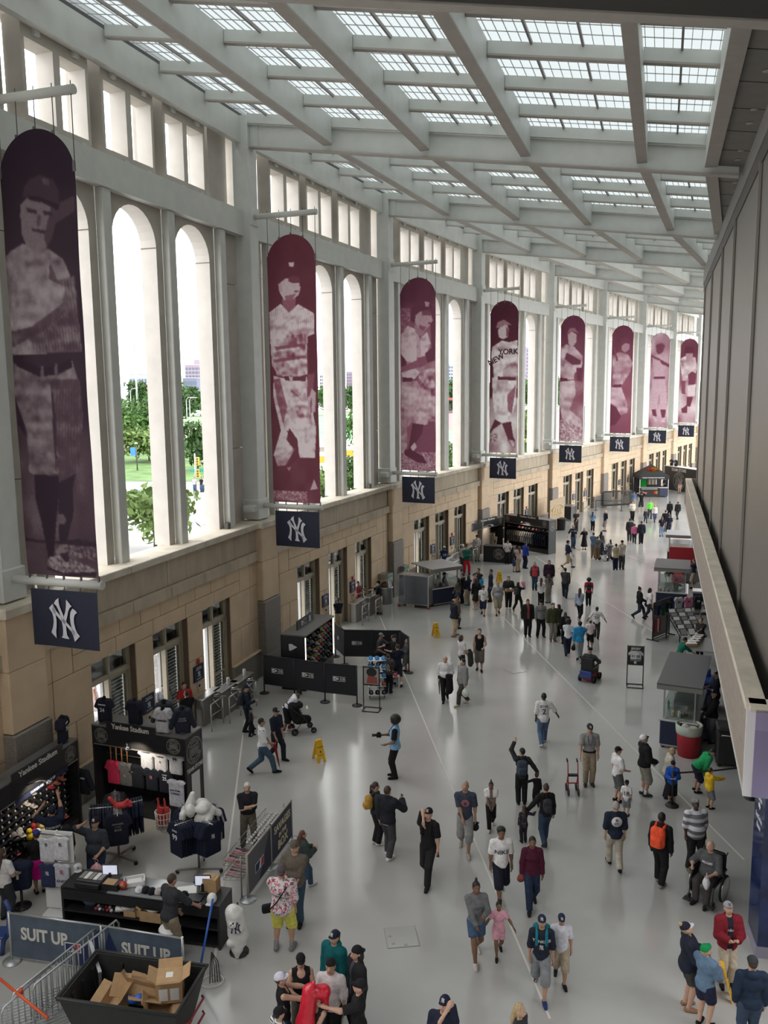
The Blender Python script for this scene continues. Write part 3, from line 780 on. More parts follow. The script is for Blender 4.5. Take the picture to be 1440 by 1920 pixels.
HAIRC={'black':(.012,.010,.010),'brown':(.05,.028,.018),'blond':(.42,.30,.16),'grey':(.36,.34,.32),'red':(.11,.04,.025),'white':(.62,.60,.56)}
NAVY,BLACK,WHITE,GREY,DGREY,KHAKI,JEANS,DENIM=(.018,.022,.045),(.014,.014,.016),(.74,.73,.73),(.30,.30,.31),(.085,.088,.095),(.42,.35,.25),(.045,.075,.13),(.10,.15,.24)
N_PEOPLE=0
M_eye=mat('eye_dark',(.02,.015,.012),.3);M_lip=mat('lip',(.25,.09,.075),.6)
M_print=mat('white_print',(.72,.72,.72),.7);M_printn=mat('navy_print',(.02,.025,.06),.7)
def drape(G,txt,size,cx,cz,back,m,parent,squash=1.,name='lettering',polys=None,S=1.):
 """print lettering on the chest or the back so that it follows the cloth"""
 g,lo,cell=G
 if polys is None:
  vs,fs=textmesh(txt,size,0,.012)
 else:
  b=triangulated([[(x*size,z*size*1.22) for x,z in p] for p in polys],0,0);vs,fs=b.v,b.f
 out=[]
 for x,y,z in vs:
  x=x*squash
  X=cx+(x if back else-x);Z=cz+z
  fx,fz=(X-lo[0])/cell,(Z-lo[2])/cell
  i,k=int(np.clip(fx,0,g.shape[0]-2)),int(np.clip(fz,0,g.shape[2]-2));a,c=np.clip(fx-i,0,1),np.clip(fz-k,0,1)
  col=(g[i,:,k]*(1-a)*(1-c)+g[i+1,:,k]*a*(1-c)+g[i,:,k+1]*(1-a)*c+g[i+1,:,k+1]*a*c)
  ins=np.nonzero(col<0)[0]
  if not len(ins):out.append(None);continue
  if back:
   j=ins[0];Y=j-(col[j]/(col[j]-col[j-1]) if j>0 else 0);out.append((X,lo[1]+Y*cell-.006*S,Z))
  else:
   j=ins[-1];Y=j+(col[j]/(col[j]-col[j+1]) if j+1<len(col) else 0);out.append((X,lo[1]+Y*cell+.006*S,Z))
 me=bpy.data.meshes.new(name);ok=[f for f in fs if all(out[q] is not None for q in f)]
 me.from_pydata([o or(0,0,0) for o in out],[],ok);me.materials.append(m)
 return link(name,me,parent)
def person(label,pos,face,h=1.75,legs='stand',L='down',R='down',top=(NAVY,.5),bot=(JEANS,1.),shoe=BLACK,skin='fair',hair=('brown','short'),cap=None,g=1.,lean=0.,pitch=0.,yaw=0.,hem=.485,cell=None,text_back=None,text_front=None,jacket=None,group=None,z=0.,fem=False,twist=0.,tucked=False,sock=None,hood=None,topm=None,collar=None,visor_back=False,logo_cap=True,apron=None):
 """face: heading in degrees, 0 = away from the camera, 90 = to the right, 180 = to the camera"""
 global N_PEOPLE;N_PEOPLE+=1
 dist=math.hypot(pos[0],pos[1])
 cell=cell or(.017 if dist<24 else .021 if dist<33 else .028 if dist<50 else .036)
 near=dist<33
 root=empty('person',(pos[0],pos[1],z),-math.radians(face),label,'person',group)
 S=h;child=h<1.35;hs=1.0 if not child else 1+(1.35-h)*.55
 gx,gy=g**.6,g
 fw=.94 if fem else 1.
 la,ra,pz=LEGS[legs] if isinstance(legs,str) else legs
 P=np.array([0,0,pz]);T=rotx(-lean)@rotz(-twist)
 def up(x,y,zz):
  return P+T@np.array([x,y,zz-.512])
 m_skin=mat('skin_'+skin,SKIN[skin],.5,var=.08,scale=10)
 sw=.103*fw*(1+.25*(gx-1)) if not child else .092
 sh=[up(-sw,0,.798),up(sw,0,.798)]
 # legs
 legp=[]
 for sgn,ank in((-1,la),(1,ra)):
  hip=P+np.array([sgn*.046*gx**.5,0,-.008]);an=np.array([ank[0],ank[1],.042+ank[2]])
  pole=np.array([sgn*.12,1,.15]) if legs!='sit' else np.array([sgn*.1,.4,1])
  kn,an=ik(hip,an,.238,.238,pole)
  pitch_f=-1.0*min(1,ank[2]*14)
  fd=np.array([sgn*.16,1,0.]);fd/=np.linalg.norm(fd);fd=np.array([fd[0],fd[1]*math.cos(pitch_f),math.sin(pitch_f)]);fd/=np.linalg.norm(fd)
  legp.append((hip,kn,an,fd))
  # arms
 armp=[]
 for sgn,a,s in((-1,L,sh[0]),(1,R,sh[1])):
  t=ARMS[a] if isinstance(a,str) else a
  tg=up(t[0]*sgn,t[1],t[2]) if legs!='sit' else P+T@np.array([t[0]*sgn,t[1],t[2]-.30+.0])
  pole=T@np.array([sgn*.6,-.8,-.3]) if t[2]<.9 else T@np.array([sgn*1.,.2,-.2])
  if a=='cross':pole=T@np.array([sgn*1.,.1,-.7]);tg=tg+T@np.array([0,.0,.018*sgn])
  el,wr=ik(s,tg,.165,.145,pole)
  armp.append((s,el,wr,sgn))
  # head frame
 hp=up(0,.0,.865);HM=T@rotz(math.radians(-yaw))@rotx(math.radians(-pitch))
 def hd(x,y,zz):return hp+HM@(np.array([x,y,zz-.865])*hs)
 q=lambda v:np.array(v)*S
 def E(c,r,M=None):return prim_el(q(c),q(r),M)
 def RC(a,b,r0,r1,cut=()):return prim_rc(q(a),q(b),r0*S,r1*S,cut)
 # ---- body
 chest=[E(up(0,.004,.735),(.098*fw*gx,.062*gy,.10),T),E(up(0,.010*gy,.61),(.082*gx,.058*gy,.10),T)]
 if g>1.15:chest.append(E(up(0,.03*g,.60),(.085*gx,.062*gy,.085),T))
 if fem:chest.append(E(up(0,.045,.73),(.07,.035,.04),T))
 pel=[E(P+T@np.array([0,-.004,.012]),(.088*gx*(1.05 if fem else 1),.066*gy,.07))]
 body=list(chest)+list(pel)
 for s,el,wr,sgn in armp:
  body+=[RC(s,el,.030*gx,.023*gx),RC(el,el+(wr-el)*.3,.022*gx,.023*gx),RC(el,wr,.022,.0145)]
  d=wr-el;d/=np.linalg.norm(d)
  body.append(RC(wr,wr+d*.035,.0145,.019))
 trap=[RC(up(x*.03,-.006,.832),sh[i]+T@np.array([-x*.012,0,.004]),.020,.028) for i,x in((0,-1),(1,1))]
 body+=trap;body.append(RC(sh[0],sh[1],.026,.026));body.append(RC(up(0,-.006,.80),hd(0,.0,.90),.033,.029))
 body+=[E(hd(0,.0,.935),(.043*hs,.053*hs,.060*hs),HM),E(hd(0,.02,.898),(.033*hs,.037*hs,.033*hs),HM),RC(hd(0,.053,.925),hd(0,.064,.912),.005,.008),E(hd(-.044,-.002,.922),(.006*hs,.012*hs,.017*hs),HM),E(hd(.044,-.002,.922),(.006*hs,.012*hs,.017*hs),HM)]
 for hip,kn,an,fd in legp:
  body+=[RC(hip,kn,.052*gx,.035),RC(kn,an,.033,.022),RC(kn+(an-kn)*.12-np.array([0,.006,0]),kn+(an-kn)*.45-np.array([0,.006,0]),.032*gx**.5,.029)]
  body.append(RC(an-fd*.018-np.array([0,0,.020]),an+fd*.085-np.array([0,0,.026]),.020,.014))
 G=sdf_grid(body,cell,k=.018*S);V,Q=surface(*G)
 # fingers: five tapered, bent chains on each palm
 ex=MB()
 for(s,el,wr,sgn),pose in zip(armp,(L,R)):
  d=wr-el;d/=np.linalg.norm(d);side=np.cross(d,T@np.array([0,0,1.]));
  if np.linalg.norm(side)<.3:side=T@np.array([0,1.,0])
  side/=np.linalg.norm(side);nrm=np.cross(side,d)
  if d[2]<-.6:side=T@np.array([0,1.,0]);side-=d*(side@d);side/=np.linalg.norm(side);nrm=np.array([-sgn,0,0.])
  curl=.5
  for o,ln in((-.0155,.036),(-.005,.042),(.0055,.045),(.016,.040)):
   b=wr+d*.042+side*o;m1=b+(d*math.cos(curl*.5)+nrm*math.sin(curl*.5))*ln*.55;e=m1+(d*math.cos(curl*1.4)+nrm*math.sin(curl*1.4))*ln*.5
   ex.tube([q(b-d*.012),q(m1),q(e)],[.0060*S,.0052*S,.0038*S],5)
  b=wr+d*.012+side*.016;m1=b+(side*.75+d*.6)*.022;e=m1+(d*.9+side*.2)*.02
  ex.tube([q(b),q(m1),q(e)],[.0068*S,.0060*S,.0042*S],5)
 me=np_mesh('body',V,Q,m_skin)
 if ex.v:
  bm=bmesh.new();bm.from_mesh(me);vs=[bm.verts.new(p) for p in ex.v]
  for f in ex.f:
   fc=bm.faces.new([vs[i] for i in f]);fc.smooth=True
  bm.to_mesh(me);bm.free()
 link('body',me,root)
 if near:
  for sx in(-.0175,.0175):
   c=q(hd(sx,.0495,.936));b=MB();b.lathe([(0,-.0055*S),(.0055*S,0),(0,.0055*S)],6,c);b.build('eye',M_eye,root)
  c=q(hd(0,.0535,.893));MB().box(c[0]-.013*S,c[0]+.013*S,c[1]-.004*S,c[1]+.004*S,c[2]-.0025*S,c[2]+.0025*S).build('mouth',M_lip,root)
  # ---- trousers, shorts, skirt
 bc,bl=bot
 o=.009
 wz=.565
 wcut=(q(up(0,0,wz if tucked else wz)),T@np.array([0,0,1.]))
 if bl>0:
  pr=[E(P+T@np.array([0,-.004,.012]),(.088*gx*(1.05 if fem else 1),.066*gy,.07)),E(up(0,.010*gy,.59),(.082*gx,.058*gy,.07),T)]
  nm='trousers' if bl>.85 else 'shorts'
  for hip,kn,an,fd in legp:
   if bl>.85:
    f=an+(kn-an)*.02;dn=(an-kn)/np.linalg.norm(an-kn)
    pr+=[RC(hip,kn,.055*gx,.040),RC(kn,f,.039,.033,((q(f),dn),))]
   elif bl>.5:
    f=kn+(an-kn)*(bl-.5)*2;dn=(an-kn)/np.linalg.norm(an-kn)
    pr+=[RC(hip,kn,.057*gx,.049),RC(kn,f+dn*.02,.049,.046,((q(f),dn),))]
   else:
    f=hip+(kn-hip)*min(1,bl*2);dn=(kn-hip)/np.linalg.norm(kn-hip)
    pr+=[RC(hip,f+dn*.02,.058*gx,.052,((q(f),dn),))]
  sdf_part(nm,pr,cell,cloth(bc),root,k=.012*S,off=o*S,cuts=[wcut])
 else:
  zh=.56+bl*.5
  sdf_part('skirt',[RC(P+np.array([0,0,.06]),np.array([0,0,zh-.03]),.085*gx,.10+.07*(-bl),((q((0,0,zh)),(0,0,-1)),))],cell,cloth(bc),root,k=0,off=.004,cuts=[wcut])
  # ---- shirt or jacket
 def upper(name,col,sl,off,hemz,m=None,openf=False):
  hc=(q(up(0,0,hemz)),T@np.array([0,0,-1.]));
  pr=list(chest)+[E(up(0,.0,.52),(.092*gx*(1.04 if fem else 1),.070*gy,.09),T),RC(sh[0],sh[1],.028,.028),RC(up(0,-.008,.80),up(0,-.004,.845),.040,.034)]+trap
  for s,el,wr,sgn in armp:
   if sl<=0:continue
   if sl<=.55:
    f=s+(el-s)*sl*1.5;dn=(el-s)/np.linalg.norm(el-s)
    pr.append(RC(s,f+dn*.03,.035*gx,.034*gx,((q(f),dn),)))
   else:
    pr.append(RC(s,el,.034*gx,.028*gx))
    f=el+(wr-el)*min(1,(sl-.5)*2)*.96;dn=(wr-el)/np.linalg.norm(wr-el)
    pr.append(RC(el,f+dn*.02,.028*gx,.022,((q(f),dn),)))
  subs=[E(up(0,.014,.872),(.050,.050,.032),T)]
  if sl<=0:
   for s,el,wr,sgn in armp:subs.append(E(s+T@np.array([sgn*.035,0,.01]),(.04,.06,.055)))
   subs.append(E(up(0,.06,.83),(.055,.05,.06)))
  if openf:subs.append(prim_bx(q(up(0,.10,.66)),q((.028,.10,.2)),.005*S,T))
  return sdf_part(name,pr,cell,m or cloth(col),root,k=.016*S,off=off*S,cuts=[hc],subs=subs)
 shirt,SG=upper('shirt',top[0],top[1],.010,hem if not tucked else .555,topm)
 if jacket:_,SG2=upper('jacket',jacket[0],jacket[1],.021,jacket[2] if len(jacket)>2 else .475,None,len(jacket)>3)
 else:SG2=SG
 if tucked:
  sdf_part('belt',[E(up(0,.008*gy,.563),(.086*gx,.064*gy,.012),T)],min(cell,.02),cloth(BLACK),root,k=0,off=.010*S)
 if hood:sdf_part('hood',[E(up(0,-.05,.835),(.06,.035,.045),T)],cell,cloth(hood),root,k=0)
 # ---- shoes
 if shoe:
  for hip,kn,an,fd in legp:
   c=an-np.array([0,0,.024]);upv=np.cross(np.array([1.,0,0]),fd);upv/=np.linalg.norm(upv)
   base=an-upv*.042
   pr=[RC(an-fd*.02-upv*.018,an+fd*.05-upv*.020,.024,.022),RC(an+fd*.04-upv*.022,an+fd*.098-upv*.026,.023,.017)]
   o_,_=sdf_part('shoe',pr,min(cell,.022),cloth(shoe),root,k=.01*S,off=.004*S,cuts=[(q(base),-upv)])
   if sock:sdf_part('sock',[RC(an,an+(kn-an)*.22,.024,.028)],cell,cloth(sock),root,k=0)
   # ---- hair
 hc,hst=hair
 mh=mat('hair_'+hc,HAIRC[hc],.6,var=.3,scale=40)
 if hst not in('bald',):
  pr=[E(hd(0,-.004,.941),(.047*hs,.056*hs,.060*hs),HM)]
  if hst=='long':pr+=[RC(hd(0,-.03,.92),up(0,-.055,.83),.040,.036),RC(up(0,-.055,.83),up(0,-.065,.74),.038,.026),RC(hd(-.038,.0,.91),up(-.045,.0,.83),.014,.012),RC(hd(.038,.0,.91),up(.045,.0,.83),.014,.012)]
  if hst=='bob':pr+=[RC(hd(0,-.03,.92),hd(0,-.035,.87),.042,.040),RC(hd(-.038,.0,.92),hd(-.042,-.01,.865),.014,.016),RC(hd(.038,.0,.92),hd(.042,-.01,.865),.014,.016)]
  if hst=='bun':pr+=[E(hd(0,-.03,1.005),(.022,.022,.022))]
  if hst=='topknot':pr+=[E(hd(0,-.005,1.012),(.018,.018,.024)),E(hd(0,.0,1.04),(.016,.014,.012))]
  if hst=='pony':pr+=[E(hd(0,-.065,.95),(.018,.018,.018)),RC(hd(0,-.07,.945),hd(0,-.085,.86),.019,.009)]
  if hst=='afro':pr+=[E(hd(0,-.012,.955),(.085*hs,.085*hs,.080*hs),HM)]
  if hst=='curly':pr+=[E(hd(0,-.004,.965),(.058*hs,.062*hs,.045*hs),HM)]
  nrm=HM@np.array([0,.86,-.5]);cut=[(q(hd(0,.030,.945)),nrm)] if hst!='afro' else[]
  subs=[E(hd(0,.062,.912),(.036,.034,.036),HM)] if hst in('long','bob','afro') else[]
  if hst in('long','bob'):cut=[(q(hd(0,.022,.94)),HM@np.array([0,1.,-.12]))]
  if hst=='fringe':cut=[(q(hd(0,-.012,.945)),HM@np.array([0,.75,.66]))]
  sdf_part('hair',pr,min(cell,.024),mh,root,k=.008*S,cuts=cut,subs=subs)
 if cap:
  cc,vc=cap if isinstance(cap[0],tuple) else(cap,cap)
  sgn=-1 if visor_back else 1
  nrm=HM@np.array([0,-.12*sgn,-1.])
  croot,_=sdf_part('cap',[E(hd(0,-.002,.949),(.0505*hs,.0595*hs,.058*hs),HM)],min(cell,.018),cloth(cc),root,k=0,cuts=[(q(hd(0,0,.944)),nrm)])
  b=MB();n=9;outer=[(.043*math.cos(PI*i/(n-1)),.030+.062*math.sin(PI*i/(n-1))) for i in range(n)];inner=[(.040*math.cos(PI*i/(n-1)),.024+.030*math.sin(PI*i/(n-1))) for i in range(n)]
  for zz,fl in((.0035,0),(-.0015,1)):
   for i in range(n-1):
    b.face([q(hd(x,y*sgn,.946+zz-.10*(y-.03)-6*x*x*.5)) for x,y in((outer[i]),(outer[i+1]),(inner[i+1]),(inner[i]))])
  b.build('visor',cloth(vc),croot)
  if logo_cap and near and not visor_back:
   w=.034*S
   bb=triangulated([[(x*w,zz*w*1.2) for x,zz in p] for p in NY_LOGO],0,.001)
   M4=Matrix([[*(HM@rotx(.32)@np.diag([-1,-1,1]))[i],0] for i in range(3)]+[[0,0,0,1]]);M4.translation=q(hd(0,.0605,.972));bb.xf(M4)
   bb.build('emblem',M_print if sum(cc)<.9 else M_printn,croot)
 if text_back and near or text_back and dist<60:
  for t,sz,zz,mm in text_back:
   drape(SG2,t,sz*S,0,q(up(0,0,zz))[2],True,mm,root,S=S) if t!='NY' else drape(SG2,'',sz*S,0,q(up(0,0,zz))[2],True,mm,root,polys=NY_LOGO,S=S,name='emblem')
 if text_front:
  for t,sz,zz,mm in text_front:
   drape(SG,t,sz*S,0,q(up(0,0,zz))[2],False,mm,root,S=S) if t!='NY' else drape(SG,'',sz*S,0,q(up(0,0,zz))[2],False,mm,root,polys=NY_LOGO,S=S,name='emblem')
 W=Matrix.Translation((pos[0],pos[1],z))@Matrix.Rotation(-math.radians(face),4,'Z')
 info=dict(root=root,hands=[W@Vector(q(a[2]+(a[2]-a[1])/np.linalg.norm(a[2]-a[1])*.055)) for a in armp],W=W,up=lambda x,y,zz:W@Vector(q(up(x,y,zz))),face=face,S=S,T=T,hd=lambda x,y,zz:W@Vector(q(hd(x,y,zz))))
 return info
def backpack(label,p,col,w=.155,hh=.24,d=.075,zc=.70,trim=BLACK):
 S=p['S'];root=empty('backpack',p['up'](0,0,0)*0+p['W'].translation,-math.radians(p['face']),label,'backpack')
 inv=p['W'].inverted();c=inv@p['up'](0,-.105,zc);M=p['T']
 sdf_part('bag',[prim_bx(c,np.array((w/2*S*1.1,d*S*.75,hh/2*S)),.05*S,M),prim_bx(np.array(c)+M@np.array((0,-.055*S,-.05*S)),np.array((w/2*S*.85,.035*S,hh/4*S)),.03*S,M)],.018,cloth(col),root,k=.01)
 for s in(-1,1):
  pts=[inv@p['up'](s*.055,y,zz) for y,zz in((-.07,.60),(.0,.63),(.083,.70),(.07,.80),(.0,.847),(-.075,.81))]
  MB().tube(pts,.018*S,6).build('strap',cloth(trim),root)
 return root
def held_bag(label,at,col,w=.28,hh=.36,name='shopping_bag',cat='bag',clear=False,drop=.05):
 root=empty(name,(at[0],at[1],at[2]-drop-hh),rnd.uniform(0,3),label,cat)
 m=cloth(col) if not clear else mat('plastic_film_%02x'%int(col[0]*255),col,.25,spec=.6)
 sdf_part('bag',[prim_el((0,0,hh*.40),(w*.5,w*.24,hh*.42)),prim_rc((0,0,hh*.5),(0,0,hh*.93),w*.30,w*.07)],.02,m,root,k=.06)
 MB().tube([(w*.06,0,hh*.9),(w*.13,0,hh+drop*.8),(0,0,hh+drop+.015),(-w*.13,0,hh+drop*.8),(-w*.06,0,hh*.9)],.007,5).build('handle',m,root)
 return root
def phone(label,at,face,tilt=.6):
 b=MB().cbox(-.036,.036,-.075,.075,-.004,.004,.002,0);b.box(-.033,.033,-.068,.068,.004,.0045,1)
 o=b.build('phone',[mat('phone_case',(.02,.02,.022),.3),mat('phone_screen',(.08,.09,.11),.1)],None,tuple(at));o.rotation_euler=(tilt,0,-math.radians(face))
 return tag(o,label,'phone')
 # ------------------------------------------------------------------ hanging banners with printed ball players
def inpoly(px,py,poly):
 r=np.zeros(px.shape,bool);n=len(poly)
 for i in range(n):
  (x0,y0),(x1,y1)=poly[i],poly[(i+1)%n]
  c=((y0>py)!=(y1>py));
  if y1!=y0:r^=c&(px<(x1-x0)*(py-y0)/(y1-y0)+x0)
 return r
def vnoise(h,w,sy,sx,seed):
 g=np.random.RandomState(seed).rand(int(h/sy)+3,int(w/sx)+3)
 y,x=np.arange(h)/sy,np.arange(w)/sx;iy,ix=y.astype(int),x.astype(int);fy,fx=(y-iy)[:,None],(x-ix)[None]
 fy=fy*fy*(3-2*fy);fx=fx*fx*(3-2*fx)
 return g[iy][:,ix]*(1-fy)*(1-fx)+g[iy+1][:,ix]*fy*(1-fx)+g[iy][:,ix+1]*(1-fy)*fx+g[iy+1][:,ix+1]*fy*fx
def blur(a,n):
 for _ in range(n):
  p=np.pad(a,1,'edge');a=(p[:-2,1:-1]+p[2:,1:-1]+p[1:-1,:-2]+p[1:-1,2:]+2*p[1:-1,1:-1])/6
 return a
